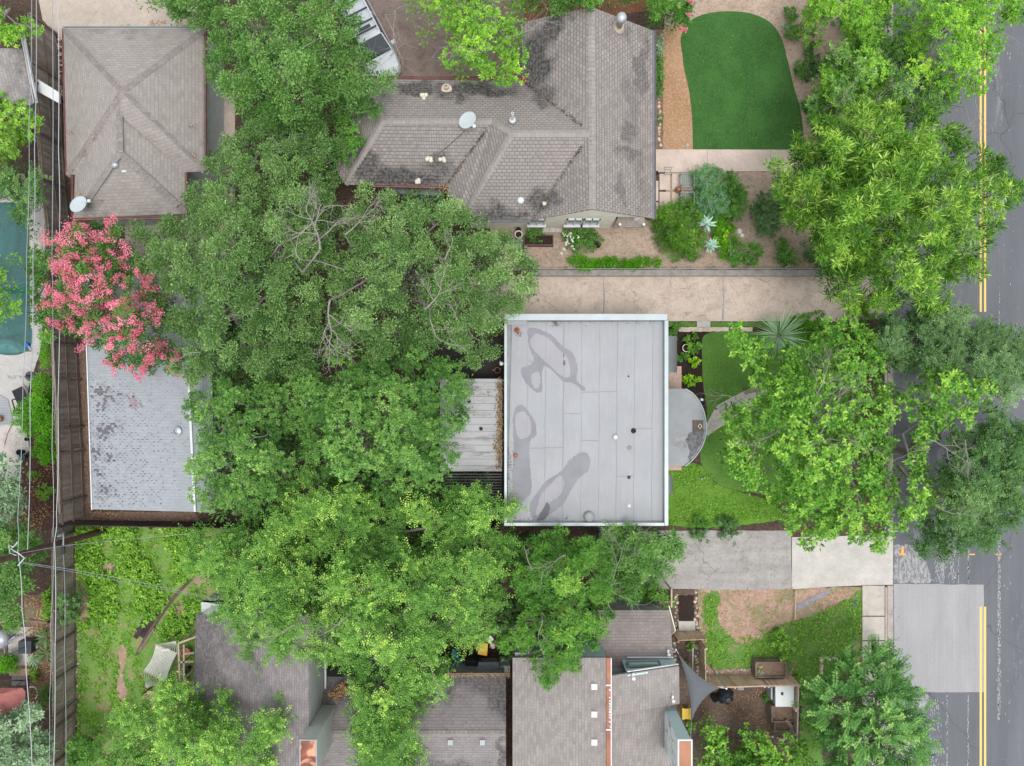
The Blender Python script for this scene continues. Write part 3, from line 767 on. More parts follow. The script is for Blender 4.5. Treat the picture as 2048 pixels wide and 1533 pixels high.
# north yard
sheet("gravel_yard", jag([(980, 440), (1330, 440), (1330, 290), (1330, -80), (1700, -80), (1700, 539), (980, 539)], 20, 2), .008, GRANITE)
sheet("mulch_strip", jag([(1326, 60), (1372, 40), (1364, 80), (1362, 110), (1372, 150), (1382, 210), (1386, 299), (1326, 299)], 8, 1.0, 3), .012, MULCHO)
turf = spl([(1365, 108), (1362, 75), (1378, 45), (1405, 30), (1450, 23), (1500, 27), (1540, 45), (1562, 75), (1575, 120), (1588, 175), (1600, 215), (1606, 260)], 6, closed=False) + [(1610, 299), (1386, 299)] + spl([(1386, 290), (1384, 230), (1378, 180), (1369, 140), (1365, 108)], 5, closed=False)
sheet("clipped_lawn", turf, .03, TURF, thick=.03)
sheet("front_walk", [(1302, 299), (1580, 300), (1700, 300), (1700, 343), (1580, 342), (1302, 345)], .034, WALKC, thick=.03)
sheet("walk_joint", [(1414, 300.5), (1415, 300.5), (1415, 343.5), (1414, 343.5)], .0385, SEAM)
sheet("walk_joint", [(1541, 300.5), (1542, 300.5), (1542, 342.5), (1541, 342.5)], .0385, SEAM)
pv = MB()
for x0, y0, x1, y1 in [(1308, 362, 1317, 402), (1319, 348, 1340, 380), (1344, 348, 1392, 380), (1319, 384, 1340, 425), (1344, 384, 1392, 425), (1308, 405, 1317, 440)]:
    pv.pbox(x0, y0, x1, y1, -.03, .05)
tag(pv.build("patio_pavers", WALKC, bevel=.01), kind='structure')
sheet("dirt_bed", jag([(1306, 60), (1326, 60), (1326, 299), (1306, 299)], 9, 1, 2), .0115, LEAFDIRT)
# main lot front
sheet("mulch_bed", jag([(1335, 655), (1440, 655), (1420, 670), (1406, 690), (1404, 760), (1412, 830), (1335, 850)], 12, 1), .010, MULCHD)
lawn = spl([(1404, 700), (1406, 675), (1425, 665), (1470, 662), (1500, 664)], 5, closed=False) + [(1640, 664), (1700, 760), (1700, 980), (1600, 1010), (1530, 990)] + spl([(1500, 985), (1450, 975), (1420, 955), (1402, 925), (1402, 890), (1414, 830), (1406, 760), (1404, 700)], 5, closed=False)
sheet("front_lawn", lawn, .016, LAWN)
sheet("side_grass", jag(spl([(1336, 940), (1400, 930), (1412, 950), (1440, 972), (1490, 988), (1530, 1000), (1560, 1040), (1336, 1050)], 4), 8, 1.2), .012, grassmat("side_grass", (.075, .19, .018), (.12, .26, .026), (.175, .33, .045), (.25, .2, .1), .5, 1.4, .57))
sheet("verge_grass", jag([(1336, 645), (1392, 645), (1392, 654), (1336, 654)], 6, 1), .018, LAWN)
sheet("verge_grass", jag([(1423, 645), (1640, 645), (1640, 654), (1423, 654)], 6, 1), .018, LAWN)
stp = MB(); stp.pbox(1394, 643.5, 1421, 655, -.02, .07); tag(stp.build("stepping_stone", NEWCON), kind='structure')
sheet("stone_edging", jag([(1358, 655), (1505, 655), (1505, 663), (1358, 664)], 6, .8), .022, STONE)
sheet("flagstone_path", [(1411, 852), (1433, 812), (1530, 760), (1545, 780), (1470, 835), (1414, 873)], .03, FLAG, thick=.02)
sheet("street_verge", jag([(1500, 664), (1724, 640), (1724, 1060), (1560, 1060), (1530, 1010)], 14, 2), .011, SOIL)
# south-east yard
sheet("bare_dirt", jag([(1375, 1179), (1725, 1174), (1725, 1340), (1375, 1360)], 14, 2), .010, REDDIRT)
sheet("patchy_lawn", jag(spl([(1408, 1195), (1440, 1190), (1435, 1240), (1455, 1270), (1500, 1290), (1560, 1250), (1620, 1235), (1700, 1195), (1727, 1185), (1726, 1300), (1700, 1330), (1640, 1420), (1650, 1600), (1600, 1600), (1600, 1380), (1570, 1330), (1500, 1338), (1420, 1335), (1408, 1290)], 4), 4, 3.5), .014, PATCHY)
sheet("plank_drain", [(1590, 1212), (1597, 1221), (1662, 1186), (1656, 1178)], .026, plain("drain_grey", (.26, .25, .27)))
sheet("garden_soil", jag([(1345, 1180), (1395, 1180), (1400, 1290), (1400, 1365), (1600, 1368), (1600, 1600), (1340, 1600)], 10, 1.5), .016, soilmat("yard_soil", (.085, .06, .05), (.13, .09, .07), (.28, .2, .14), 16, .6))
# south-west yard
sheet("back_lawn", jag([(150, 1042), (470, 1050), (470, 1200), (430, 1600), (155, 1600)], 10, 2), .010, ROUGH)
sheet("leafy_strip", jag([(142, 690), (172, 690), (184, 1024), (390, 1024), (400, 1042), (152, 1042)], 8, 1.5), .012, LEAFDIRT)
sheet("back_yard_soil", jag([(385, 560), (1000, 560), (1000, 1040), (392, 1040)], 20, 2), .008, SOIL)
# north-west
sheet("concrete_pad", [(62, -80), (395, -80), (395, 80), (122, 80), (85, 40)], .02, PADC)
sheet("brown_pad", [(690, -60), (1048, -60), (1048, 165), (690, 165)], .02, BROWNC)
sheet("mulch_bed", [(1040, -60), (1310, -60), (1310, 20), (1040, 60)], .012, soilmat("red_mulch", (.14, .06, .035), (.2, .09, .05), (.3, .15, .09)))
sheet("side_path", [(410, 185), (470, 185), (470, 640), (250, 640), (250, 435), (410, 435)], .012, PADC)
# pool side
sheet("pool_terrace", jag([(-200, 380), (88, 380), (92, 600), (84, 640), (82, 700), (62, 760), (40, 860), (50, 960), (-200, 960)], 12, 1), .012, DECKC)
pool = [(-260, 405), (30, 405), (58, 450), (60, 640)] + spl([(60, 650), (66, 670), (60, 695), (42, 708), (15, 711), (-20, 705)], 5, closed=False) + [(-260, 705)]
sheet("pool_water", pool, .022, WATER)
for k, r in enumerate((52, 40, 27)):
    cx, cy = 12, 708; pts = [(cx + r * math.cos(t), cy - r * .72 * math.sin(t)) for t in np.linspace(0.12, math.pi - .1, 18)]
    o = sheet("pool_step", pts, .0265 + .0045 * k, plain("pool_step", sc((.035, .095, .09), 1 + .45 * k), .3, var=.3, scale=2))
sheet("pool_ledge", [(60, 462), (84, 452), (84, 520), (78, 560), (60, 560)], .026, FLAG)
sheet("wooden_deck", [(-200, 790), (0, 790), (16, 800), (28, 850), (-200, 850)], .05, corr("deck_boards", (.26, .27, .29), .14, damt=.2), thick=.04)
sheet("flagstone_path", jag([(-60, 852), (52, 852), (58, 900), (40, 930), (-60, 930)], 8, 1.5), .018, FLAG)
sheet("mulch_bed", jag([(40, 930), (60, 860), (108, 860), (112, 1060), (40, 1060)], 8, 1), .0165, soilmat("reddish_mulch", (.045, .02, .015), (.075, .035, .028), (.2, .1, .07)))
sheet("leafy_bed", jag([(48, 1190), (104, 1190), (106, 1420), (60, 1420)], 8, 1), .010, LEAFDIRT)
sheet("stone_path", jag([(15, 1255), (66, 1255), (66, 1310), (52, 1345), (18, 1350)], 8, 1), .016, FLAG)
# ================================================================== BUILDINGS
def cap(name, p, q, w, m, parent, lift=.03):
    """bent ridge strip laid along p-q (photo px, z)"""
    a_, b_ = W(*p), W(*q); d = (b_ - a_).normalized(); s_ = d.cross(Vector((0, 0, 1))).normalized() * w / 2
    u = Vector((0, 0, lift)); dn = Vector((0, 0, -w * .3))
    mb = MB(); L = (b_ - a_).length; off = wloc(parent)
    n = max(1, int(L / .22)); tot = []
    for i in range(n):
        p0 = a_.lerp(b_, i / n) + u; p1 = a_.lerp(b_, (i + 1) / n) + u + Vector((0, 0, .02))
        for s2 in (1, -1):
            f = [p0, p1, p1 + s_ * s2 + dn, p0 + s_ * s2 + dn]
            if s2 > 0: f.reverse()
            mb.face(f)
    return mb.build(name, m, parent, solid=.015)
def vent_pipe(parent, px, py, z, r=.06, h=.35, m=None, boot=True, name="vent_pipe"):
    c = W(px, py, z); mb = MB(); mb.lathe(c - Vector((0, 0, .1)), [(r, 0), (r, h + .1), (r * .7, h + .1), (r * .7, h - .05)], 12)
    if boot: mb.lathe(c - Vector((0, 0, .03)), [(r * 2.4, 0), (r * 2.2, .04), (r * 1.05, .12)], 12)
    return mb.build(name, m or METAL, parent, smooth=False)
def turbine(parent, px, py, z, r=.17, h=.4, m=None, name="roof_vent"):
    c = W(px, py, z - .15); mb = MB()
    mb.lathe(c, [(r * .75, 0), (r * .7, h * .5), (r * 1.0, h * .55), (r * 1.12, h * .8), (r * .9, h * 1.05), (r * .4, h * 1.18), (0, h * 1.2)], 16)
    return mb.build(name, m or METAL, parent, smooth=True)
def boxvent(parent, px, py, z, w, m, h=.2, d=None):
    c = W(px, py, z); d = d or w; mb = MB()
    b = [c + Vector((sx * w / 2, sy * d / 2, -.12)) for sx, sy in ((-1, -1), (1, -1), (1, 1), (-1, 1))]
    t = [Vector((c.x + (p.x - c.x) * .86, c.y + (p.y - c.y) * .86, c.z + h)) for p in b]
    mb.hexa(b, t); o = mb.build("box_vent", m, parent, bevel=.015)
    return o
def litter(parent, pts, z, r, n, seed, name="leaf_pile", m=None, s=.09):
    rng = np.random.default_rng(seed); P = []
    for k in range(n):
        i = rng.integers(len(pts)); px, py = pts[i][:2]; zz = pts[i][2] if len(pts[i]) > 2 else z
        v = W(px, py, zz); P.append([v.x + rng.normal(0, r), v.y + rng.normal(0, r), zz + rng.uniform(.02, .1)])
    P = np.array(P); d = rng.normal(0, 1, P.shape); d[:, 2] *= .2; nr = rng.normal(0, .4, P.shape); nr[:, 2] += 1
    o = leafmesh(name, m or LF['straw'], parent, P, d, nr, np.full(n, s) * rng.uniform(.6, 1.3, n), np.full(n, s * .6), rng.uniform(0, 1, n))
    o['kind'] = 'stuff'; return o
def dish(parent, px, py, z, rx, rot, tilt, arm):
    c = W(px, py, z); root = bpy.data.objects.new("satellite_dish", None); col.objects.link(root); root.parent = parent; root.location = c - wloc(parent)
    ax = Vector((math.sin(tilt) * math.cos(rot), math.sin(tilt) * math.sin(rot), math.cos(tilt)))
    mb = MB(); R_ = rx
    mb.lathe(c + Vector((0, 0, .62)), [(0, -.03), (R_ * .7, R_ * .02), (R_, R_ * .08), (R_ * 1.0, R_ * .11), (R_ * .94, R_ * .1), (R_ * .5, R_ * .05), (0, R_ * .03)], 22, ax)
    mb.build("reflector", plain("dish_grey", (.45, .50, .52), .6, var=.05), root, smooth=True)
    mb = MB(); e_ = c + Vector((arm[0] * 1.5, arm[1] * 1.5, .85)); mb.bar(c + Vector((0, 0, -.15)), c + Vector((0, 0, .62)), .06); mb.bar(c + Vector((0, 0, .5)), e_, .04); mb.build("arm", GREY, root)
    mb = MB(); mb.box(e_.x - .07, e_.y - .07, e_.z - .05, e_.x + .07, e_.y + .07, e_.z + .07); mb.build("receiver", WHITE, root, bevel=.01)
    return root
def gutter(parent, pts, m, w=.1, name="gutter"):
    mb = MB(); v = [W(*p) for p in pts]
    for a_, b_ in zip(v, v[1:]):
        mb.bar(a_ - Vector((0, 0, .1)), b_ - Vector((0, 0, .1)), w, .03)
        s_ = (b_ - a_).cross(Vector((0, 0, 1))).normalized() * w / 2
        for k in (-1, 1): mb.bar(a_ + s_ * k - Vector((0, 0, .03)), b_ + s_ * k - Vector((0, 0, .03)), .018, .14)
    return mb.build(name, m, parent)
REDG = plain("red_brown_gutter", (.27, .13, .12), .6, var=.3); GUTM = plain("grey_gutter", (.19, .19, .21), .55, var=.3)
GREENW = plain("grey_green_wall", (.46, .48, .48), .85, var=.12)

# ---- A : hipped garage, north-west
A = thing("garage", "detached hipped garage with pinkish grey shingles and reddish gutters", "garage", W(265, 250))
zA, zr = 2.6, 4.3
aNW, aNE, aSE, aSW = (126, 57, zA), (409, 57, zA), (409, 343, zA), (133, 350, zA)
ap = (243, 182, 4.6)
x_l, x_r = (150, 350, zA), (371, 345, zA); xSW, xSE = (147, 437, zA), (372, 428, zA)
r0, r1 = (237, 218, 4.15), (238, 305, 4.15)
mb = MB()
mb.pface([aNW, aNE, ap]); mb.pface([aNE, aSE, ap]); mb.pface([aNW, ap, aSW])
mb.pface([ap, aSW, x_l, (236, 216, 4.2)]); mb.pface([ap, aSE, x_r, (250, 240, 4.17), (236, 216, 4.2)])
roofA = mb.build("roof", SH_A, A, solid=.1)
mb = MB(); mb.pface([(236, 216, 4.22), r1, xSW, (150, 342, zA)]); mb.pface([(236, 216, 4.22), r1, xSE, (371, 338, zA)]); mb.pface([r1, xSW, xSE])
mb.build("wing_roof", SH_A, A, solid=.1)
for p, q in ((aNW, ap), (aNE, ap), (aSE, ap), (aSW, ap), ((237, 222, 4.25), (238, 305, 4.25)), ((238, 305, 4.25), (165, 412, 2.95)), ((238, 305, 4.25), (356, 412, 2.9))):
    cap("ridge_cap", p, q, .34, CAP_A, A)
mb = MB(); mb.pprism([(133, 63), (407, 63), (407, 338), (140, 343)], 0, zA - .06); mb.pprism([(156, 340), (366, 338), (366, 423), (153, 431)], 0, zA - .065); mb.build("wall", GREENW, A)
gutter(A, [(409.5, 57, zA), (409.5, 344, zA)], REDG); gutter(A, [(372, 346, zA), (372, 430, zA)], REDG); gutter(A, [(145, 438.5, zA), (372, 436, zA)], REDG)
gutter(A, [(126, 57, zA), (133, 350, zA), (144, 352, zA), (146, 438, zA)], REDG, .06); gutter(A, [(126, 56, zA), (409, 56, zA)], GREY, .12)
turbine(A, 237, 333, 3.75, .17, .35)
sheet("flashing", [(242, 338), (252, 336), (253, 344), (244, 345)], 3.72, WHITE, parent=A, thick=.02)
dish(A, 173, 416, 3.0, .46, 2.0, .35, (.45, .08))
litter(A, [(143, 268, 3.0), (170, 308, 3.2), (386, 253, 3.0), (388, 312, 3.0), (157, 390, 3.0), (204, 400, 3.0), (187, 275, 3.6)], 3, .06, 70, 3, "leaf_litter")

# ---- little neighbour roof, top-left corner, with its white gutter and white panel
Hh = thing("neighbour_shed", "grey shingled shed roof with a white gutter in the top left corner beyond the fence", "shed", W(30, 150))
mb = MB(); mb.pface([(-150, 92, 3.6), (45, 98, 2.6), (70, 205, 2.6), (60, 212, 2.7), (-150, 190, 3.7)]); mb.build("roof", SH_H, Hh, solid=.1)
mb = MB(); mb.pprism([(-120, 105), (38, 108), (56, 200), (-120, 188)], 0, 2.5); mb.build("wall", GREY, Hh)
gutter(Hh, [(41, 50, 2.6), (71, 205, 2.6)], WHITE, .14)
mb = MB(); mb.pprism([(74, 158), (118, 185), (118, 207), (75, 183)], 1.9, 2.05); mb.bar(W(80, 172, 1.9), W(82, 172, 0), .1); mb.bar(W(113, 195, 1.9), W(114, 194, 0), .1)
p_ = mb.build("white_canopy", WHITE); tag(p_, "small white flat canopy bridging the fence beside the shed", "canopy")

# ---- B : big shingled house, north
B = thing("shingled_house", "large cream stucco house with stained brown grey shingle roof and several gables", "house", W(1060, 300))
e = 2.8; rz = 5.0
RT, RB = (1183, 14, rz), (1185, 419, rz)
lE0, lE1 = (1048, 44, e), (1048, 164, e)
J = (1181, 267, 5.0); K = (1024, 267, 5.0); V1 = (1064, 440, e)
mb = MB()
mb.pface([RT, RB, (1307, 437, e), (1307, 62, e)])                       # east slope
mb.pface([RT, lE0, lE1, J]); mb.pface([J, V1, RB]); mb.build("roof", SH_B, B, solid=.12)
mb = MB(); 
mb.pface([J, lE1, (735, 157, e), (765, 242, 4.32), (985, 242, 4.34), K])              # north slope of both wings
mb.pface([J, K, (925, 440, e), V1])                                           # south slope
mb.pface([K, (985, 242, 4.34), (893, 373, e), (908, 440, e), (925, 440, e)])                     # west hip
mb.pface([(765, 242, 4.32), (985, 242, 4.34), (893, 373, e), (690, 370, e)])
mb.pface([(765, 242, 4.32), (690, 370, e), (672, 340, e), (700, 157, e), (735, 157, e)]); mb.build("wing_roof", SH_B, B, solid=.12)
for p, q in ((RT, RB), (K, J), (K, (925, 438, e)), ((765, 242, 4.34), (985, 242, 4.36)), ((765, 242, 4.34), (690, 368, e)), ((765, 242, 4.34), (735, 159, e)), ((985, 242, 4.36), K)):
    cap("ridge_cap", p, q, .34, CAP_B, B, .035)
for k_, (p, q) in enumerate(((J, V1), (J, lE1), ((985, 242, 4.36), (893, 372, e)))):
    litter(B, [(p[0] + (q[0] - p[0]) * t, p[1] + (q[1] - p[1]) * t, p[2] + (q[2] - p[2]) * t + .02) for t in np.linspace(.15, 1, 40)], 0, .05, 260, 20 + k_, "valley_debris", LF['debris'], .07)
mb = MB()
# walls, with the gable ends seen from the garden
gy = 430
sW = 8.60
mb.box(W(1070, 0, e).x, sW, 0, W(1234, 0, e).x, W(0, 75, e).y, e - .1)
mb.box(W(1234, 0, e).x, sW + 1.1, 0, W(1293, 0, e).x, W(0, 75, e).y, e - .11)
gx0, gx1, gxm = W(1062, 0, e).x, W(1306, 0, e).x, W(1184, 0, rz).x
gyy = W(0, 437, e).y + .06
mb.box(W(760, 0, e).x, W(0, 362, e).y, 0, W(1048, 0, e).x, W(0, 170, e).y, e - .12)
mb.box(W(935, 0, e).x, sW + .03, 0, W(1072, 0, e).x, W(0, 250, e).y, e - .13)
mb.build("wall", CREAM, B)
mb = MB(); yy = sW - .02
gl = Vector((W(1072, 0, e).x, sW, e - .12)); gr = Vector((W(1293, 0, e).x, sW, e - .12)); gt = Vector((gxm, sW, rz - .35))
mb.face([gl, gr, gt]); mb.face([gr + Vector((0, .12, 0)), gl + Vector((0, .12, 0)), gt + Vector((0, .12, 0))]); mb.build("gable_wall", CREAM, B)
# protruding stucco wall foot below the eave: battered base
y0_ = sW
def win(parent, xc, y, z0, z1, w, normal=-1):
    fr = MB(); x = W(xc, 0, 1.6).x
    for bx in ((-w / 2, z0, -w / 2 + .07, z1), (w / 2 - .07, z0, w / 2, z1), (-w / 2, z0, w / 2, z0 + .07), (-w / 2, z1 - .07, w / 2, z1), (-.03, z0, .03, z1)):
        fr.box(x + bx[0], y - .06, bx[1], x + bx[2], y + .02, bx[3])
    f = fr.build("window", WHITE, parent); g2 = MB(); g2.box(x - w / 2 + .05, y - .03, z0 + .05, x + w / 2 - .05, y - .01, z1 - .05); g2.build("pane", GLASS, f)
    s2 = MB(); s2.box(x - w / 2 - .08, y - .16, z0 - .06, x + w / 2 + .08, y + .01, z0); s2.build("sill", WHITE, f)
for xc in (1074, 1148, 1182): win(B, xc, y0_ - .02, 1.1, 2.3, .85)
# corner porch
mb = MB(); mb.pprism([(1236, 434), (1290, 434), (1285, 455), (1228, 455)], 0, .12); mb.build("porch_slab", PADC, B)
mb = MB(); mb.bar(W(1288, 452, 0), W(1288, 449, 2.7), .12); mb.bar(W(1240, 452, 0), W(1240, 449, 2.7), .12); mb.build("porch_post", WHITE, B)
mb = MB(); mb.pprism([(1270, 436), (1282, 434), (1276, 441), (1268, 441)], .9, 1.0); mb.build("porch_sign", WHITE, B)
gutter(B, [(1308.5, 60, e), (1308.5, 438, e)], GUTM, .15); gutter(B, [(1048, 168, e), (1046, 44, e)], GUTM, .1); gutter(B, [(745, 155.5, e), (1046, 155.5, e)], REDG, .1); gutter(B, [(895, 441.5, e), (1060, 441.5, e)], GUTM, .12); gutter(B, [(745, 372, e), (893, 375, e)], REDG, .1)
mb = MB(); mb.pprism([(790, 374), (888, 374), (888, 392), (800, 388)], .0, 1.9); mb.build("lean_to", SIDGR, B)
litter(B, [(888 + k * 2, 374 + k * 3, 2.8) for k in range(4)] + [(1046 + k * 3, 158 + k * 2, 2.85) for k in range(6)], 0, .13, 260, 31, "leaf_pile")
# vents
mb = MB(); c = W(1237, 56, 4.15); mb.lathe(c, [(.16, -.1), (.16, .75), (.24, .8), (.26, .95), (.2, 1.1), (0, 1.14)], 18); mb.build("flue", METAL, B, smooth=True)
mb = MB(); mb.lathe(W(1236, 52, 4.2), [(.36, -.3), (.3, .0), (.17, .25)], 14); mb.build("flue_collar", STONE, B)
boxvent(B, 1146, 99, 4.15, .28, BLACK)
vent_pipe(B, 1025, 240, 4.75, .07, .8, WHITE); turbine(B, 1041, 404, 3.2, .17, .35, WHITE); vent_pipe(B, 893, 178, 3.2, .12, .3, STONE)
mb = MB(); mb.bar(W(1085, 408, 3.3), W(1106, 405, 3.3), .2, .12); mb.build("fallen_flashing", STONE, B, bevel=.03)
for (x, y, z) in ((847, 194, 3.5), (857, 318, 3.4), (884, 319, 3.4), (833, 360, 2.95)):
    mb = MB(); rr = random.Random(x); c = W(x, y, z)
    for k in range(4): d = Vector((rr.uniform(-.13, .13), rr.uniform(-.16, .12), 0)); mb.lathe(c + d, [(.12, -.08), (.11, .05), (.07, .1), (0, .11)], 9)
    mb.build("sealant_patch", plain("sealant", (.62, .56, .47), .8, var=.1), B, smooth=True)
dish(B, 937, 251, 4.1, .46, 2.6, .45, (.22, -.25))
mb = MB(); mb.tube([W(930, 262, 4.2), W(905, 285, 3.9), W(885, 302, 3.65), W(862, 316, 3.45)], .012, 5); mb.build("cable", BLACK, B)

# ---- C : flat roofed main house
C_ = thing("flat_roof_house", "main house with a large flat grey felt roof, pale metal coping and silt marks", "house", W(1170, 840))
zf = 3.75
X0, X1, Y0, Y1 = 1008, 1334, 629, 1050
mb = MB(); mb.pprism([(1010, 631), (1333, 631), (1333, 1051), (1010, 1051)], 0, zf - .1); mb.build("wall", STUCG, C_)
mb = MB(); mb.pprism([(1024, 645), (1328, 643), (1326, 1046), (1014, 1044)], zf - .09, zf); mb.build("roof", FELT, C_)
xs = [1055, 1091, 1127, 1163, 1199, 1234, 1269, 1305]
sm = MB()
for i, x in enumerate(xs):
    qs = [W(x + 1 - 3 * t_ / 12 + (.6 * math.sin(t_ * 1.7 + i)), 646 + 398 * t_ / 12, zf + .004) for t_ in range(13)]
    for q0, q1 in zip(qs, qs[1:]): sm.bar(q0, q1, (.012, .018, .04, .014, .012, .022, .012, .018)[i], .012)
for (x0, x1, y) in ((1058, 1090, 897), (1128, 1162, 828), (1163, 1198, 785), (1200, 1233, 784), (1091, 1127, 896), (1056, 1089, 723), (1234, 1268, 953), (1270, 1303, 858), (1163, 1197, 882), (1091, 1126, 1015), (1020, 1054, 885)):
    sm.bar(W(x0, y, zf + .004), W(x1, y - .5, zf + .004), .03, .01)
sm.build("felt_seams", SEAM, C_)
def stain(name, pts, dz, m, n=6): sheet(name, jag(spl(pts, n), 3, 1.0), zf + .003 + dz, m, parent=C_)
stain("silt_mark", [(1057, 657), (1080, 660), (1105, 672), (1122, 690), (1145, 707), (1155, 735), (1154, 762), (1170, 775), (1166, 782), (1148, 768), (1125, 762), (1108, 745), (1088, 733), (1084, 760), (1085, 780), (1075, 786), (1060, 775), (1045, 755), (1042, 738), (1055, 732), (1068, 722), (1060, 700), (1056, 675)], .0, ST_D)
stain("dried_patch", [(1062, 678), (1075, 668), (1100, 680), (1118, 700), (1132, 712), (1140, 735), (1138, 755), (1120, 750), (1098, 730), (1078, 712), (1062, 692)], .004, ST_L)
stain("dried_patch", [(1062, 752), (1078, 745), (1080, 770), (1070, 778)], .004, ST_L)
stain("silt_mark", [(1032, 815), (1045, 811), (1058, 825), (1070, 845), (1072, 870), (1060, 885), (1060, 935), (1062, 985), (1030, 1010), (1025, 960), (1027, 900), (1026, 840)], .0, ST_D)
stain("dried_patch", [(1032, 830), (1050, 825), (1062, 848), (1060, 870), (1040, 878), (1032, 860)], .004, ST_L)
stain("silt_mark", [(1160, 906), (1175, 908), (1181, 925), (1176, 942), (1165, 950), (1155, 960), (1140, 985), (1125, 1010), (1105, 1025), (1090, 1038), (1066, 1040), (1060, 1010), (1075, 985), (1095, 960), (1120, 945), (1140, 920)], .0, ST_D)
stain("dried_patch", [(1080, 995), (1100, 970), (1120, 952), (1128, 965), (1120, 990), (1100, 1005), (1088, 1020), (1072, 1030)], .004, ST_L)
stain("wet_spot", [(1085, 1020), (1095, 1005), (1100, 1020), (1090, 1038), (1075, 1040)], .008, ST_B)
stain("wet_spot", [(1126, 723), (1130, 722), (1131, 730), (1127, 732)], .008, ST_B)
stain("wet_spot", [(1126, 710), (1128, 708), (1129, 714), (1127, 715)], .008, ST_B)
mb = MB()
zc = 4.05
for r in ((1008, 628, 1335, 641), (1329, 641.3, 1337, 1052), (1008, 1046, 1328.7, 1052.5), (1008.5, 641.3, 1014, 1045.7)):
    mb.pbox(*r, zf - .3, zc)
mb.build("coping", COPING, C_, bevel=.012)
mb = MB(); mb.pbox(1015, 641.5, 1054, 650, zf, zf + .12); mb.build("cant_strip", FELT, C_)
vent_pipe(C_, 1034, 661, zf, .07, .25, RUST); vent_pipe(C_, 1031, 911, zf, .06, .1, RUST)
turbine(C_, 1230, 874, zf + .1, .11, .2, WHITE); vent_pipe(C_, 1267, 862, zf, .06, .35, BLACK); vent_pipe(C_, 1259, 896, zf, .05, .06, STUCG); vent_pipe(C_, 1258, 955, zf, .04, .06, DARK); vent_pipe(C_, 1258, 1012, zf, .05, .08, WHITE); vent_pipe(C_, 1257, 753, zf, .02, .05, DARK)
turbine(C_, 1177, 1032, zf, .24, .4, STUCG); 
mb = MB(); mb.lathe(W(1003, 728, 3.4), [(.1, 0), (.1, .3), (.06, .35)], 10); mb.bar(W(1000, 724, 3.5), W(1014, 731, 3.7), .08); mb.build("flood_lamp", WHITE, C_)
litter(C_, [(1016 + k % 5, 900 + k * 3.4, zf) for k in range(42)] + [(1030 + k * 6, 1042, zf) for k in range(20)] + [(1100 + k * 11, 645, zf) for k in range(20)] + [(1112, 648, zf)] * 12 + [(1037, 668, zf)] * 8, 0, .1, 330, 77, "leaf_litter", LF['debris'], .06)
# porch canopy and awnings
pc = [(1334, 778), (1371, 778), (1385, 787), (1398, 803), (1408, 825), (1412, 850), (1411, 872), (1402, 897), (1387, 918), (1375, 929), (1370, 932), (1334, 932)]
mb = MB(); mb.pprism(pc, 2.75, 2.85); mb.build("porch_roof", METR, C_)
mb = MB(); pts = [W(x, y, 2.88) for x, y in spl(pc[1:-1], 3, closed=False)]
for p, q in zip(pts, pts[1:]): mb.bar(p, q, .05, .1)
mb.build("porch_edge", GREY, C_)
stx = MB()
sheet("dirt_streak", jag([(1380, 865), (1396, 862), (1408, 860), (1405, 885), (1392, 908), (1376, 925), (1378, 900), (1372, 880)], 5, 2), 2.854, plain("porch_grime", (.13, .13, .135), .7, var=.6, scale=6), parent=C_)
sheet("dirt_streak", jag([(1345, 876), (1375, 872), (1372, 900), (1355, 902), (1344, 890)], 4, 2.5, 4), 2.8535, plain("porch_grime_light", (.27, .275, .28), .7, var=.4, scale=5), parent=C_)
mb = MB(); mb.pbox(1386, 841.5, 1406.5, 864, 2.85, 2.93); mb.build("roof_hatch", plain("hatch_brown", (.095, .075, .065), .7), C_)
mb = MB(); 
for x0, y0, x1, y1 in ((1396, 848, 1404, 850), (1396, 856, 1404, 858), (1396, 848, 1398, 858), (1402, 848, 1404, 858)): mb.pbox(x0, y0, x1, y1, 2.93, 2.96)
mb.build("hatch_vent", LUMBER, C_)
for (x, y) in ((1337, 790), (1400, 800), (1337, 925)): 
    mb = MB(); mb.bar(W(x + 4, y, 2.7), Vector((W(x + 4, y, 2.7).x, W(x + 4, y, 2.7).y, 0)), .12); mb.build("porch_post", WHITE, C_)
def awning(x0, x1, y0, y1):
    mb = MB(); n = 7
    za, zb = 2.6, 2.0
    pr = [(x0 + (x1 - x0) * math.sin(t * math.pi / 2), za - (za - zb) * (1 - math.cos(t * math.pi / 2))) for t in np.linspace(0, 1, n)]
    for (xa, z_a), (xb, z_b) in zip(pr, pr[1:]): mb.pface([(xa, y0, z_a), (xb, y0 + 1, z_b), (xb, y1 - 1, z_b), (xa, y1, z_a)])
    return mb.build("awning", METR, C_, solid=.03)
awning(1333, 1354, 672, 746); awning(1331, 1346, 951, 990)
mb = MB(); mb.pbox(1333, 733, 1363, 778, 0, .35); mb.build("brick_step", BRICK, C_); mb = MB(); mb.pbox(1333, 925, 1363, 941, 0, .35); mb.build("brick_step", BRICK, C_)
# patio cover and pergola behind
P_ = thing("patio_cover", "weathered white panel patio cover with leaf litter at the back wall", "patio cover", W(960, 850))
mb = MB(); mb.pface([(880, 758, 2.4), (1004, 758, 2.6), (1004, 943, 2.6), (880, 943, 2.4)]); mb.build("roof_panel", CORR, P_, solid=.05)
for y in (765, 850, 938):
    mb = MB(); q = W(888, y, 2.35); mb.bar(q, Vector((q.x, q.y, 0)), .1); mb.build("post", WOOD, P_)
litter(P_, [(1001 - abs(k % 3) * 1.5, 762 + k * 4.2, 2.62) for k in range(42)] + [(996, 880, 2.62), (994, 900, 2.62), (978, 783, 2.6), (990, 895, 2.62)], 0, .09, 700, 8, "leaf_litter")
for (x, y) in ((938, 803), (962, 858)): mb = MB(); mb.lathe(W(x, y, 2.58), [(.1, 0), (.09, .04), (0, .05)], 10); mb.build("debris_spot", BLACK, P_)
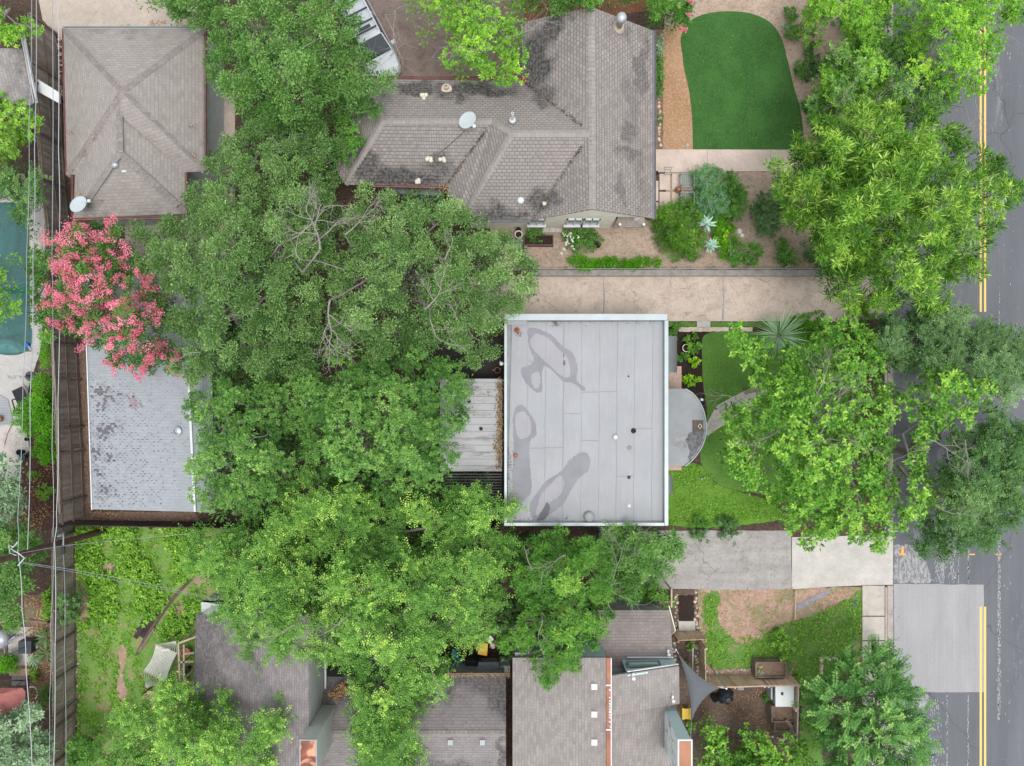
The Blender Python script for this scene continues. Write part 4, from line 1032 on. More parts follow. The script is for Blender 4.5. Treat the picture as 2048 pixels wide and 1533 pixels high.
G_ = thing("pergola", "dark slatted pergola behind the main house below the patio cover", "pergola", W(972, 995))
mb = MB()
for k in range(17): mb.pbox(890, 948 + k * 5.6, 1003, 949.8 + k * 5.6, 2.3, 2.4)
mb.build("slat", plain("pergola_grey", (.15, .14, .15), .8), G_)
for x in (893, 940, 1000): mb = MB(); mb.pbox(x, 946, x + 4, 1042, 2.15, 2.295); mb.build("beam", WOODD, G_)
for x in (895, 997): mb = MB(); q = W(x, 1038, 2.15); mb.bar(q, Vector((q.x, q.y, 0)), .1); mb.build("post", WOODD, G_)
mb = MB(); mb.pbox(860, 676, 1004, 757, 0, .45); dk = mb.build("back_deck", plain("black_deck", (.016, .013, .012), .6, var=.3)); tag(dk, "dark stained timber deck between the oak and the back wall of the main house", "deck")
mb = MB(); mb.bar(W(985, 741, .47), W(1001, 738, .5), .05, .04); tag(mb.build("loose_board", LUMBER), "pale narrow board lying on the dark back deck", "board")
pt = thing("flower_pot", "small brown clay pot on the dark back deck against the house wall", "plant pot", W(995, 738, .45))
mb = MB(); mb.lathe(W(995, 741, .45), [(.11, 0), (.15, .28), (.17, .28), (.17, .32), (.14, .32), (.13, .24)], 14); mb.build("pot", TERRA, pt)
mb = MB(); mb.lathe(W(995, 741, .45), [(.13, .2), (.13, .25)], 14); mb.build("soil", MULCHD, pt)
# ---- D : light grey garage, west
D = thing("light_grey_outbuilding", "long low outbuilding with light grey shingle roof and darker shingle patches", "outbuilding", W(280, 860))
zd = 2.7
mb = MB(); mb.pface([(168, 560, zd), (372, 548, zd + .75), (386, 1024, zd + .75), (184, 1019, zd)]); mb.build("roof", SH_D, D, solid=.12)
mb = MB(); mb.pface([(372, 548, zd + .75), (420, 560, zd + .5), (430, 1026, zd + .5), (386, 1024, zd + .75)]); mb.build("far_slope", SH_D, D, solid=.12)
mb = MB(); mb.pprism([(176, 568), (412, 568), (420, 1016), (192, 1011)], 0, zd - .15); mb.build("wall", GREY, D)
mb = MB(); mb.bar(W(376, 740, zd + .80), W(390, 1024, zd + .80), .11, .05); mb.bar(W(170, 560, zd), W(185, 1020, zd), .05, .14); mb.build("edge_trim", WHITE, D)
shd = shingle("shingle_patch_grey", (.235, .235, .26), (.27, .27, .295), (.2, .2, .22), .32, .16)
rr = random.Random(4); mb = MB(); mb2 = MB()
def roofz(px): return zd + .75 * (px - 176) / 203 + .006
for (cx, cy, wx, n, mm) in ((195, 780, 26, 60, 0), (205, 862, 26, 70, 0), (190, 905, 18, 30, 0), (205, 980, 20, 34, 0), (222, 795, 30, 40, 0), (262, 802, 16, 20, 1), (205, 790, 20, 12, 1), (200, 812, 18, 18, 0), (220, 910, 22, 22, 0), (215, 850, 34, 26, 0), (192, 940, 12, 18, 0)):
    for k in range(n):
        x = cx + rr.gauss(0, wx * .45); y = cy + rr.gauss(0, 7 if mm == 0 else 6); x = max(175 + (y - 690) * .042, x)
        y = round(y / 4.6) * 4.6; x = round(x / 5.5) * 5.5 + (2.7 if int(y / 4.6) % 2 else 0)
        (mb2 if mm else mb).pface([(x, y, roofz(x)), (x + 5.2, y, roofz(x + 5.2)), (x + 5.2, y + 4.2, roofz(x + 5.2)), (x, y + 4.2, roofz(x))])
mb.build("dark_shingles", shd, D); mb2.build("reddish_shingles", plain("shingle_rose", (.27, .21, .235), .9), D)
rr = random.Random(9); mb = MB()
for k in range(3600):           # tab shadows of the thick shingles, painted as grey dashes
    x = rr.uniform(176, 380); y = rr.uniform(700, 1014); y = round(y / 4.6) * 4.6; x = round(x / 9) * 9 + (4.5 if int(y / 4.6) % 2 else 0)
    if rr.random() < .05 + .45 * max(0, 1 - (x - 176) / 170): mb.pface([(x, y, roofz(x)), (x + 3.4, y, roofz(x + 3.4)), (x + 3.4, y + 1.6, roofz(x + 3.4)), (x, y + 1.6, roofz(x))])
mb.build("tab_shadows", plain("tab_shadow_grey", (.20, .205, .225), .9), D)
mb = MB(); mb.lathe(W(356, 862, roofz(356)), [(.22, 0), (.22, .12), (.18, .14), (.17, .06), (0, .1)], 20); mb.build("round_vent", METAL, D, smooth=False)
# ---- E : taupe shed-roofed wing, south-west
E = thing("taupe_roof_house", "house with taupe shingle shed roof, grey lap siding and a rusty capped chimney", "house", W(520, 1400))
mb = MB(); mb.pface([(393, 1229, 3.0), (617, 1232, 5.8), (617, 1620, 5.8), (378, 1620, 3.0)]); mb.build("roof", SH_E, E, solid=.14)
mb = MB(); mb.pface([(404, 1229, 3.12), (433, 1207, 2.9), (520, 1205, 3.6), (520, 1228, 4.55)]); mb.build("grey_hip", GREY, E, solid=.06)
xh = W(617, 0, 5.8).x; yN = W(0, 1232, 5.8).y
mb = MB(); xl = W(400, 0, 3).x
mb.box(xl, W(0, 1640, 5).y, 0, xh - .3, yN - .3, 2.85)
mb.build("wall", SIDG, E)
mb = MB()
mb.face([(xh, yN - .1, 2.6), (xh, W(0, 1640, 5.8).y, 2.6), (xh, W(0, 1640, 5.8).y, 5.66), (xh, yN - .1, 5.66)][::-1])
mb.face([(xl, yN - .3, 2.6), (xh, yN - .3, 2.6), (xh, yN - .3, 5.6), (xl, yN - .3, 2.8)][::-1])
mb.build("siding_wall", SIDG, E, solid=.08)
mb = MB(); q = W(651, 1330, 3.05); mb.box(xh + .04, W(0, 1412, 3.1).y, 3.1, xh + .12, yN - .1, 3.2); mb.build("wall_trim", WHITE, E)
mb = MB(); t0, t1 = W(602, 1481, 7.0), W(631, 1481, 7.0); yb = t0.y - 1.6
mb.box(t0.x, yb, 2.5, W(632, 0, 7).x + .0, t0.y, 6.95); mb.build("chimney", SIDG, E)
mb = MB(); mb.box(t0.x - .05, yb - .05, 6.95, W(632, 0, 7).x + .05, t0.y + .05, 7.05)
mb.build("chimney_trim", GREY, E)
def rustcap():
    n = NT("rust_cap"); f = n.noise(1.1, 3, .5, dist=.8)
    b = n.ramp(f, [(.40, (.42, .19, .12)), (.47, (.10, .035, .02)), (.5, (.16, .05, .03)), (.56, (.24, .085, .05)), (.6, (.50, .26, .16))])
    return n.done(b, .6)
RCAP = rustcap()
mb = MB(); mb.box(t0.x, yb, 7.054, W(632, 0, 7).x, t0.y, 7.08); mb.build("chimney_cap", RCAP, E)
# middle roof
Mi = thing("middle_roof_house", "low grey brown shingled roof with two small square vents between taller neighbours", "house", W(840, 1450))
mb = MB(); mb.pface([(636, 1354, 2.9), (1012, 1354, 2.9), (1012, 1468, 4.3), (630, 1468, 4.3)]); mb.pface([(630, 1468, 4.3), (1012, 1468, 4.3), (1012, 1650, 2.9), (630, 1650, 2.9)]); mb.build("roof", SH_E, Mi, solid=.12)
cap("ridge_cap", (655, 1468, 4.3), (1010, 1468, 4.3), .3, CAP_A, Mi)
mb = MB(); mb.box(W(640, 0, 2.9).x, W(0, 1640, 2.9).y, 0, W(1008, 0, 2.9).x, W(0, 1362, 2.9).y, 2.75); mb.build("wall", STUCG, Mi)
gutter(Mi, [(868, 1349.5, 2.9), (1020, 1349.5, 2.9)], LUMBER, .1)
litter(Mi, [(880 + k * 6, 1351, 2.85) for k in range(24)], 0, .05, 260, 44, "gutter_leaves")
litter(Mi, [(672, 1392, 3.45), (680, 1384, 3.35), (690, 1378, 3.3), (668, 1390, 3.4), (684, 1374, 3.25)], 0, .13, 520, 45, "leaf_pile")
for x in (901, 965): boxvent(Mi, x, 1483, 4.2, .3, GREY, .14)
# ---- F : south house
F = thing("red_ridge_house", "south house with warm grey shingles, rusty red metal ridge and blue green siding", "house", W(1180, 1450))
mb = MB(); mb.pface([(1025, 1316, 4.2), (1214, 1316, 5.5), (1214, 1660, 5.5), (1025, 1660, 4.2)]); mb.build("roof", SH_F, F, solid=.14)
mb = MB(); mb.pface([(1222, 1352, 5.3), (1358, 1333, 4.6), (1359, 1408, 4.6), (1222, 1432, 5.3)]); mb.build("east_roof", SH_F, F, solid=.14)
mb = MB(); mb.pface([(1221, 1428, 5.12), (1342, 1406, 4.45), (1338, 1660, 4.1), (1221, 1660, 5.1)]); mb.build("south_roof", SH_F, F, solid=.12)
SH_U = shingle("shingle_upper", (.215, .185, .175), (.285, .245, .235), (.15, .125, .12), .33, .15, .2, 3.0)
mb = MB(); mb.pface([(1254, 1221, 2.8), (1339, 1221, 2.8), (1346, 1314, 3.4), (1254, 1314, 3.4)]); mb.pface([(1195, 1221, 2.8), (1254, 1221, 2.8), (1254, 1345, 3.6), (1195, 1345, 3.6)]); mb.build("porch_roof", SH_U, F, solid=.1)
mb = MB(); 
ys = W(0, 1350, 5.3).y; ys2 = W(0, 1334, 4.6).y
p0, p1 = W(1255, 1350, 5.2), W(1357, 1335, 4.5)
mb.face([Vector((p0.x, p0.y, 2.6)), Vector((p1.x, p1.y, 2.6)), p1, p0][::-1])
mb.face([Vector((W(1140, 0, 5).x, W(0, 1316, 5).y - .02, 2.6)), Vector((W(1214, 0, 5.3).x, W(0, 1316, 5).y - .02, 2.6)), Vector((W(1214, 0, 5.3).x, W(0, 1316, 5).y - .02, 5.3)), Vector((W(1140, 0, 5).x, W(0, 1316, 5).y - .02, 4.85))][::-1])
mb.build("teal_wall", TEAL, F, solid=.08)
d_ = (p1 - p0); d_.z = 0; d_.normalize(); nrm_ = Vector((-d_.y, d_.x, 0)); nrm_ = nrm_ if nrm_.y > 0 else -nrm_
c = p0 + d_ * .95; c.z = 4.25
fr = MB()
for s_, t_ in (((-.8, -.22), (.8, -.22)), ((-.8, .22), (.8, .22)), ((-.8, -.22), (-.8, .22)), ((.8, -.22), (.8, .22))):
    fr.bar(c + d_ * s_[0] + Vector((0, 0, s_[1])) + nrm_ * .12, c + d_ * t_[0] + Vector((0, 0, t_[1])) + nrm_ * .12, .07, .07)
f_ = fr.build("window", plain("teal_trim", (.08, .19, .19), .5), F)
g2 = MB(); g2.bar(c - d_ * .72 + nrm_ * .11, c + d_ * .72 + nrm_ * .11, .02, .4); g2.build("pane", plain("blind", (.45, .44, .40), .6), f_)
mb = MB(); mb.bar(p0 + nrm_ * .12 + Vector((0, 0, -.1)), p1 + nrm_ * .12 + Vector((0, 0, -.1)), .05, .1); mb.bar(W(1254, 1315, 3.5), W(1346, 1315, 3.5), .06, .08); mb.build("fascia", WHITE, F)
mb = MB(); mb.box(W(1030, 0, 4.2).x, W(0, 1650, 4.2).y, 0, W(1208, 0, 5.5).x, W(0, 1322, 5).y, 4.0); mb.box(W(1209, 0, 5.5).x, W(0, 1650, 4.2).y, 0, W(1335, 0, 4.1).x, W(0, 1362, 5).y, 3.9); mb.box(W(1200, 0, 2.8).x, W(0, 1330, 3.2).y, 0, W(1334, 0, 2.8).x, W(0, 1229, 2.8).y, 2.65); mb.build("wall", STUCG, F)
mb = MB(); mb.bar(W(1217, 1316, 5.55), W(1217, 1650, 5.55), .2, .1); mb.build("metal_ridge", RUST, F)
mb = MB(); mb.bar(W(1222, 1316, 5.5), W(1222, 1650, 5.5), .05, .16); mb.bar(W(1212, 1371, 5.61), W(1222, 1371, 5.61), .06, .02); mb.bar(W(1212, 1460, 5.61), W(1222, 1460, 5.61), .06, .02)
rr = random.Random(2)
for k in range(16): y = 1376 + rr.uniform(0, 80); mb.bar(W(1218, y, 5.61), W(1221, y + rr.uniform(1, 3), 5.61), .05, .02)
mb.build("ridge_flashing", WHITE, F)
for y in (1372, 1427, 1483): boxvent(F, 1188, y, 5.3, .34, plain("pale_vent", (.55, .53, .50), .6, var=.05), .14)
for (x, y, z) in ((1336, 1307, 3.45), (1266, 1354, 5.2), (1345, 1399, 4.75)): 
    mb = MB(); mb.lathe(W(x, y, z), [(.06, -.1), (.06, .22), (.085, .24), (0, .27)], 10); mb.bar(W(x, y, z + .1), W(x, y, z + .1) + Vector((.02, .18, 0)), .09, .06); mb.build("vent_pipe", WHITE, F)
# chase chimney
mb = MB(); a0, a1 = W(1357, 1481, 7.3), W(1383, 1481, 7.3); yb = a0.y - 1.9
mb.box(a0.x, yb, 0, a1.x, a0.y, 7.25); mb.build("chimney", TEAL, F)
mb = MB(); mb.box(a0.x - .04, yb - .04, 7.25, a1.x + .04, a0.y + .04, 7.32); mb.build("chimney_trim", WHITE, F)
mb = MB(); mb.box(a0.x + .03, yb, 7.322, a1.x - .03, a0.y - .03, 7.345); mb.build("chimney_cap", plain("copper_rust", (.36, .16, .09), .6, var=.25, scale=1.2), F)
mb = MB(); mb.box(a0.x - .03, yb, 4.6, a0.x - .004, a0.y, 7.2)
mb.build("peeling_side", concrete("peeling_paint", (.55, .57, .57), (.12, .12, .13), cracks=False, blotch=.9), F)
litter(F, [(1330, 1420 + k * 4, 4.4) for k in range(12)], 0, .06, 160, 46, "leaf_litter")
# ================================================================== FENCES
def fence(name, label, pts, h, m, post_step=2.4, side=1, rails=(.25, .55, .93), brd=.14, group=None, gaps=(), rail_w=.05, pm=None, seed=1, open_=.012):
    """board fence along ground points given as photo px; side=+1 puts the rails on the right of the run"""
    rr = random.Random(seed)
    P = [W(x, y, 0) for x, y in pts]; root = thing(name, label, "fence", P[0], group)
    mb = MB(); rl = MB(); run = 0
    for a_, b_ in zip(P, P[1:]):
        d = b_ - a_; L = d.length; d.normalize(); s_ = Vector((d.y, -d.x, 0)) * side
        n = int(L / brd)
        for k in range(n):
            c = a_ + d * (k + .5) * brd; hh = h + rr.uniform(-.02, .02); o = s_ * rr.uniform(-.006, .006)
            q = [c - d * (brd / 2 - open_ / 2) - s_ * .01 + o, c + d * (brd / 2 - open_ / 2) - s_ * .01 + o, c + d * (brd / 2 - open_ / 2) + s_ * .01 + o, c - d * (brd / 2 - open_ / 2) + s_ * .01 + o]
            ar = (q[1] - q[0]).cross(q[2] - q[1]).z
            if ar < 0: q.reverse()
            mb.hexa([v + Vector((0, 0, .03)) for v in q], [v + Vector((0, 0, hh)) for v in q])
        for r in rails:
            z = Vector((0, 0, h * r)); rl.bar(a_ + z + s_ * .035, b_ + z + s_ * .035, .045, .09)
        t = 0
        while t <= L:
            c = a_ + d * t + s_ * .10; pb = MB(); pb.box(c.x - .05, c.y - .05, 0, c.x + .05, c.y + .05, h * .97); pb.build("post", pm or WOOD, root)
            t += post_step
    mb.build("boards", m, root); rl.build("rail", pm or WOOD, root)
    return root
def boardmat(name, c, c2):
    n = NT(name); v = n.t.nodes.new("ShaderNodeNewGeometry").outputs["Random Per Island"]
    b = n.mix(v, c, c2); b = n.mix(n.ramp(n.noise(3, 6, .7, vec=n.scalev(n.pos, 2, 2, .6)), [(.4, 0), (.7, .6)]), b, sc(c, .45))
    n.bump(n.noise(20, 3), .3, .02); return n.done(b, .85)
FB = boardmat("grey_brown_boards", (.24, .195, .165), (.37, .315, .27)); FB2 = boardmat("silver_boards", (.24, .21, .17), (.36, .32, .27)); FC = boardmat("cedar_boards", (.50, .36, .25), (.66, .50, .36))
fence("boundary_fence", "tall grey brown board fence with rails along the west side of the garages", [(112, 70), (124, 200), (135, 380), (146, 470), (152, 600), (160, 760), (167, 900), (172, 1035)], 2.25, FB, 2.6, -1, (.12, .5, .9), pm=WOOD)
fence("boundary_fence", "weathered board fence with rails beside the weedy back lawn and pole", [(150, 1040), (151, 1200), (152, 1400), (148, 1560)][::-1], 1.95, FB2, 1.9, 1, (.12, .55, .96), pm=WOOD, seed=3)
tr = MB(); 
for (p, q) in (((103, 640, 2.28), (114, 840, 2.28)), ((114, 840, 2.28), (120, 1030, 2.28))):
    tr.bar(W(*p), W(*q), .09, .05)
o = tr.build("fence_cap_rail", WOOD); tag(o, "pale weathered timber rail lying along the top of the tall boundary fence", "rail")
fence("property_fence", "dark low board fence south of the light grey outbuilding running under the trees", [(152, 1040), (420, 1045), (700, 1047), (1000, 1050)], 1.4, WOODD, 2.4, 1, (.2, .9), pm=WOODD, seed=5)
mf = thing("wire_fence", "thin grey metal fence on top of the kerb beside the pink driveway", "fence", W(1330, 536))
for k in range(9):
    pb = MB(); c = W(1060 + k * 72, 538, 0); pb.box(c.x - .02, c.y - .02, 0, c.x + .02, c.y + .02, 1.0); pb.build("post", GREY, mf)
pb = MB()
for z in (.25, .6, .97): pb.bar(W(1060, 538, z) , W(1640, 538, z), .02, .03)
pb.build("rail", GREY, mf)
FK = dict(post_step=1.6)
fence("garden_fence", "short cedar board fence north end of the side garden beside the cream panel", [(1345, 1263), (1402, 1261)], 1.35, FC, 1.5, 1, (.2, .9), pm=CEDAR, seed=6)
fence("garden_fence", "cedar fence running south beside the shade sail and the stone edging", [(1396, 1280), (1398, 1362)], 1.35, FC, 1.2, -1, (.2, .6, .9), pm=LUMBER, seed=7)
fence("garden_fence", "long cedar board fence behind the planter boxes south of the patchy lawn", [(1398, 1352), (1455, 1352), (1520, 1350), (1582, 1349)], 1.35, FC, 1.6, 1, (.2, .97), pm=LUMBER, seed=8)
fence("garden_fence", "cedar fence on the street side of the white cooler and wooden bins", [(1578, 1350), (1577, 1400), (1575, 1462)], 1.35, FB2, 1.3, 1, (.2, .97), pm=LUMBER, seed=9)
pp = MB(); pp.bar(W(1338, 1238, 2.3), W(1350, 1272, 1.4), .04, 1.0)
pp = MB(); pp.face([W(1339, 1212, 2.1), W(1352, 1262, 1.5), W(1341, 1273, .2), W(1336, 1225, .2)]); o = pp.build("cream_panel", CREAM, solid=.05); tag(o, "cream painted board panel leaning against the east wall of the south house", "panel")
mb = thing("trellis", "pale timber trellis frame among ferns above the porch roof", "trellis", W(1340, 1190))
t_ = MB(); t_.bar(W(1343, 1178, 1.5), W(1343, 1215, 1.5), .08); t_.build("rail", LUMBER, mb)
for y in (1180, 1213): t_ = MB(); q = W(1343, y, 1.5); t_.bar(q, Vector((q.x, q.y, 0)), .07); t_.build("post", LUMBER, mb)
t_ = MB(); t_.bar(W(1319, 1204, 1.2), W(1350, 1204, 1.2), .05); t_.bar(W(1326, 1178, 1.2), W(1326, 1206, 1.2), .05); t_.build("crossbar", LUMBER, mb)

# stones
def rock(mb, c, r, rr, flat=.6):
    n = 6; ph = rr.uniform(0, 6)
    low = [c + Vector((math.cos(ph + 6.283 * k / n) * r * rr.uniform(.8, 1.15), math.sin(ph + 6.283 * k / n) * r * rr.uniform(.8, 1.15), -.03)) for k in range(n)]
    top = [c + (p - c) * rr.uniform(.5, .8) for p in low]
    for p in top: p.z = c.z + r * flat * rr.uniform(.8, 1.1)
    mb.hexa(low, top)
def stones(label, pts, step, r, seed, jit=3, m=None):
    rr = random.Random(seed); mb = MB()
    for a_, b_ in zip(pts, pts[1:]):
        n = max(1, int(math.dist(a_, b_) / step))
        for k in range(n):
            t = (k + rr.random() * .5) / n
            rock(mb, W(a_[0] + (b_[0] - a_[0]) * t + rr.uniform(-jit, jit), a_[1] + (b_[1] - a_[1]) * t + rr.uniform(-jit, jit), .02), r * rr.uniform(.6, 1.35), rr)
    o = mb.build("stone_edging", m or STONE); tag(o, label, "stone edging", kind="stuff"); return o
stones("row of pale limestone rocks beside the foundation bed of the north house", [(1318, 190), (1320, 298)], 7, .10, 1, 2)
stones("limestone rocks along the left of the dark soil bed", [(1352, 1190), (1354, 1262)], 6, .10, 2, 3)
stones("limestone rocks along the right of the dark soil bed", [(1391, 1185), (1393, 1262), (1402, 1275)], 6, .11, 3, 3)
stones("limestone rocks edging the lawn beside the long cedar fence", [(1408, 1345), (1510, 1340)], 5, .08, 4, 2.5)
stones("limestone rocks between the house wall and the narrow side garden", [(1347, 1283), (1350, 1335)], 5, .09, 5, 3)
stones("pale stones scattered at the foot of the weathered boundary fence", [(158, 1270), (157, 1330), (157, 1460)], 6, .07, 6, 3.5)
stones("small pale stones in the weeds close to the fence", [(160, 1268), (166, 1285)], 4, .06, 7, 5)
stones("stone rubble below the wooden bins", [(1530, 1470), (1560, 1480), (1590, 1478)], 5, .1, 8, 5)
stones("low block wall of pale limestone at the corner of the planting bed", [(1643, 1320), (1641, 1390)], 4, .13, 9, 1.5)
stones("limestone blocks along the top of the planting bed", [(1640, 1316), (1676, 1318)], 4, .12, 10, 1.5)
stones("pebbles between the garage and the boundary fence", [(118, 75), (120, 200)], 3, .07, 11, 4)
stones("rocks inside the narrow side garden by the cedar fence", [(1393, 1290), (1396, 1350)], 4, .09, 12, 3)
for i, (x, y, r, lb) in enumerate(((1478, 463, .2, "white flat stone on the gravel, the upper of the pair"), (1484, 471, .16, "white flat stone on the gravel, the lower of the pair"), (1374, 291, .13, "round grey stone at the end of the orange mulch strip"))):
    mb = MB(); rock(mb, W(x, y, .02), r, random.Random(i + 3), .5); tag(mb.build("stone", plain("white_stone", (.72, .68, .6) if i < 2 else (.4, .38, .34), .8, var=.1), bevel=.02), lb, "stone")
mb = MB(); mb.pprism([(1357, 1243), (1390, 1243), (1391, 1262), (1358, 1262)], 0, .1); tag(mb.build("stepping_slab", NEWCON), "pale concrete slab at the end of the dark soil bed", "slab")
sheet("soil_bed", jag([(1357, 1191), (1388, 1191), (1389, 1243), (1357, 1243)], 5, 1), .02, MULCHD)
# ================================================================== POLE AND WIRES
U = thing("utility_pole", "dark leaning wooden utility pole standing in the back lawn beside the fence", "utility pole", W(207, 1063))
mb = MB(); mb.tube([W(208, 1062, 0), W(60, 1104, 5.2), W(-70, 1141, 8.8)], [.17, .15, .12], 10); mb.build("pole", plain("pole_wood", (.085, .05, .04), .9, var=.4, scale=5), U)
mb = MB(); q = W(127, 1077, 3.6); mb.lathe(q + Vector((0, .2, 0)), [(.06, 0), (.08, .1), (.05, .2), (.08, .3), (.03, .45)], 10); mb.bar(q + Vector((0, -.35, 0)), q + Vector((0, .3, 0)), .05); mb.build("bracket", METAL, U)
mb = MB(); q = W(126, 1107, 3.5); mb.lathe(q, [(.07, 0), (.09, .05), (.09, .5), (.05, .6)], 10, (0, 1, 0)); mb.build("insulator", DARK, U)
mb = MB(); q = W(36, 1106, 6.2)
mb.tube([q + Vector((0, .5, 0)), q + Vector((-.25, .2, .1)), q + Vector((.1, 0, .1)), q + Vector((.3, -.25, 0)), q + Vector((0, -.6, 0))], .03, 6)
mb.tube([q + Vector((-.1, .3, .1)), q + Vector((-.35, .35, .1)), q + Vector((-.3, 0, .1)), q + Vector((0, -.1, .1))], .025, 6); mb.build("cable_loop", WIREW, U)
def wire(label, pts, r, m):
    mb = MB(); v = [W(*p) for p in pts]; q = []
    for a_, b_ in zip(v, v[1:]):
        for k in range(6):
            t = k / 6; p = a_.lerp(b_, t); p.z -= .08 * math.sin(math.pi * t); q.append(p)
    q.append(v[-1]); mb.tube(q, r, 5); return tag(mb.build("wire", m), label, "wire")
zw = 6.3
wire("thin grey overhead wire nearest the left edge above the pool", [(63, -60, zw), (58, 250, zw), (53, 512, zw), (46, 760, zw), (35, 1040, zw), (35, 1108, 6.3)], .013, WIREG)
wire("overhead wire just right of the leftmost one, crossing the pool steps", [(72, -60, zw), (69, 300, zw), (66, 512, zw), (60, 800, zw), (55, 1100, zw)], .018, WIREG)
wire("grey overhead wire running above the boundary fence boards", [(104, -60, 5), (104, 512, 5), (104, 900, 5), (106, 1075, 4.2)], .016, WIREG)
wire("thick white cable following the top of the boundary fence", [(114, -60, 4.6), (117, 300, 4.5), (118, 512, 4.5), (116, 800, 4.5), (113, 1030, 4.5), (109, 1080, 4.4), (110, 1300, 4.4), (105, 1600, 4.4)], .017, WIREW)
wire("bright white overhead wire south of the pole above the silver leaved tree", [(36, 1106, 6.2), (44, 1220, 6.2), (52, 1340, 6.2), (66, 1600, 6.2)], .015, WIREW)
wire("thin greenish wire left of the thick white cable south of the pole", [(107, 1085, 4.2), (101, 1250, 4.2), (99, 1400, 4.2), (95, 1600, 4.2)], .013, WIREG)
wire("dark thin wire over the fence rails south of the pole", [(127, 1110, 3.4), (129, 1300, 3.4), (131, 1600, 3.4)], .013, WIREG)
wire("white service wire from the pole to the taupe roof, upper of the two", [(38, 1124, 6.2), (230, 1155, 4.9), (433, 1200, 4.0)], .008, WIREG)
wire("white service wire from the pole to the taupe roof, lower of the two", [(38, 1126, 6.2), (225, 1160, 4.8), (433, 1203, 4.0)], .007, WIREG)
wire("short white service wire running east from the pole toward the elms", [(42, 1107, 6.2), (128, 1092, 5.5), (380, 1068, 5.2)], .007, WIREG)

# ================================================================== OBJECTS
# ---- white SUV
def suv():
    v = thing("parked_suv", "white sport utility car with black roof crossbars parked under the live oak", "car", Vector((0, 0, 0)))
    L, Wd = 4.9, 1.92
    # stations: x (front +), half width, z low, z high profile
    body = MB()
    st_ = [(-2.42, .78, .45, .95), (-2.35, .88, .3, 1.1), (-1.6, .95, .25, 1.12), (0, .96, .25, 1.08), (1.2, .95, .25, 1.05), (1.7, .93, .25, 1.0), (2.2, .84, .28, .9), (2.45, .62, .4, .75)]
    rings = [[Vector((x, -w, zl)), Vector((x, -w * 1.0, (zl + zh) / 2)), Vector((x, -w * .9, zh)), Vector((x, w * .9, zh)), Vector((x, w, (zl + zh) / 2)), Vector((x, w, zl))] for x, w, zl, zh in st_]
    for r0_, r1_ in zip(rings, rings[1:]):
        for k in range(6): j = (k + 1) % 6; body.face([r0_[k], r1_[k], r1_[j], r0_[j]])
    body.face(rings[0]); body.face(rings[-1][::-1])
    body.build("body", CARW, v, bevel=.05)
    cab = [(-2.25, .80, 1.1), (-1.9, .70, 1.68), (.35, .68, 1.72), (.62, .66, 1.66), (1.35, .78, 1.04)]
    roof = MB(); gl = MB()
    R2 = [(Vector((x, -w, z)), Vector((x, w, z))) for x, w, z in cab]
    B0 = [Vector((x, s_ * .86, 1.06)) for s_ in (-1, 1) for x in (-2.3, -1.9, .35, .62, 1.4)]
    roof.face([R2[1][0], R2[2][0], R2[2][1], R2[1][1]]); roof.face([R2[2][0], R2[3][0], R2[3][1], R2[2][1]])
    gl.face([R2[3][0], R2[4][0], R2[4][1], R2[3][1]]); gl.face([R2[0][0], R2[1][0], R2[1][1], R2[0][1]])
    for s_ in (0, 1):
        b0 = B0[s_ * 5:(s_ + 1) * 5]
        f1 = [R2[0][s_], R2[1][s_], b0[1], b0[0]]; f2 = [R2[1][s_], R2[2][s_], b0[2], b0[1]]; f3 = [R2[2][s_], R2[3][s_], b0[3], b0[2]]; f4 = [R2[3][s_], R2[4][s_], b0[4], b0[3]]
        for f in (f1, f2, f3, f4): gl.face(f if s_ else f[::-1])
    gl.build("windows", CARG, v)
    roof.build("roof", CARW, v, solid=.05)
    pl = MB()
    for s_ in (-1, 1):
        pl.bar((.62, s_ * .68, 1.67), (1.38, s_ * .82, 1.05), .07); pl.bar((-.6, s_ * .70, 1.68), (-.6, s_ * .88, 1.05), .06); pl.bar((-1.9, s_ * .71, 1.66), (-2.25, s_ * .84, 1.05), .08)
    pl.build("pillar", CARW, v)
    for s_ in (-1, 1):
        r_ = MB(); r_.bar((-1.8, s_ * .6, 1.80), (.45, s_ * .6, 1.81), .05, .05); r_.build("roof_rail", METAL, v)
        m_ = MB(); m_.box(.95, s_ * 1.06 - .12, 1.0, 1.15, s_ * 1.06 + .12, 1.16); m_.build("mirror", CARW, v, bevel=.03)
        for x in (-1.5, 1.5):
            w_ = MB(); w_.lathe(Vector((x, s_ * .82 + .11 * s_, .35)), [(.35, -.22), (.36, -.1), (.35, 0)], 18, (0, s_, 0)); wo = w_.build("wheel", DARK, v)
            w_ = MB(); w_.lathe(Vector((x, s_ * .82 + .115 * s_, .35)), [(.22, -.02), (.2, .01), (.05, .02)], 14, (0, s_, 0)); w_.build("rim", METAL, wo)
        h_ = MB(); h_.box(2.18, s_ * .62 - .16, .62, 2.34, s_ * .62 + .14, .76); h_.build("headlight", GLASS, v, bevel=.02)
    for x in (-1.45, -.85, -.2, .25):
        c_ = MB(); c_.bar((x, -.62, 1.83), (x, .62, 1.83), .07, .04); c_.build("crossbar", DARK, v)
    s_ = MB(); s_.box(-.05, -.34, 1.765, .12, .34, 1.775); s_.build("sunroof", CARG, v)
    return v
CARW = plain("white_car_paint", (.48, .51, .55), .3, 0, var=.04, bump=0); CARG = NT("car_glass").done((.02, .03, .035), .08, 0, .6)
car = suv()
pc_ = W(742, 88, 0); car.location = (pc_.x, pc_.y, 0)
car.rotation_euler = (0, 0, math.atan2(-(150 - 25), (795 - 730)))
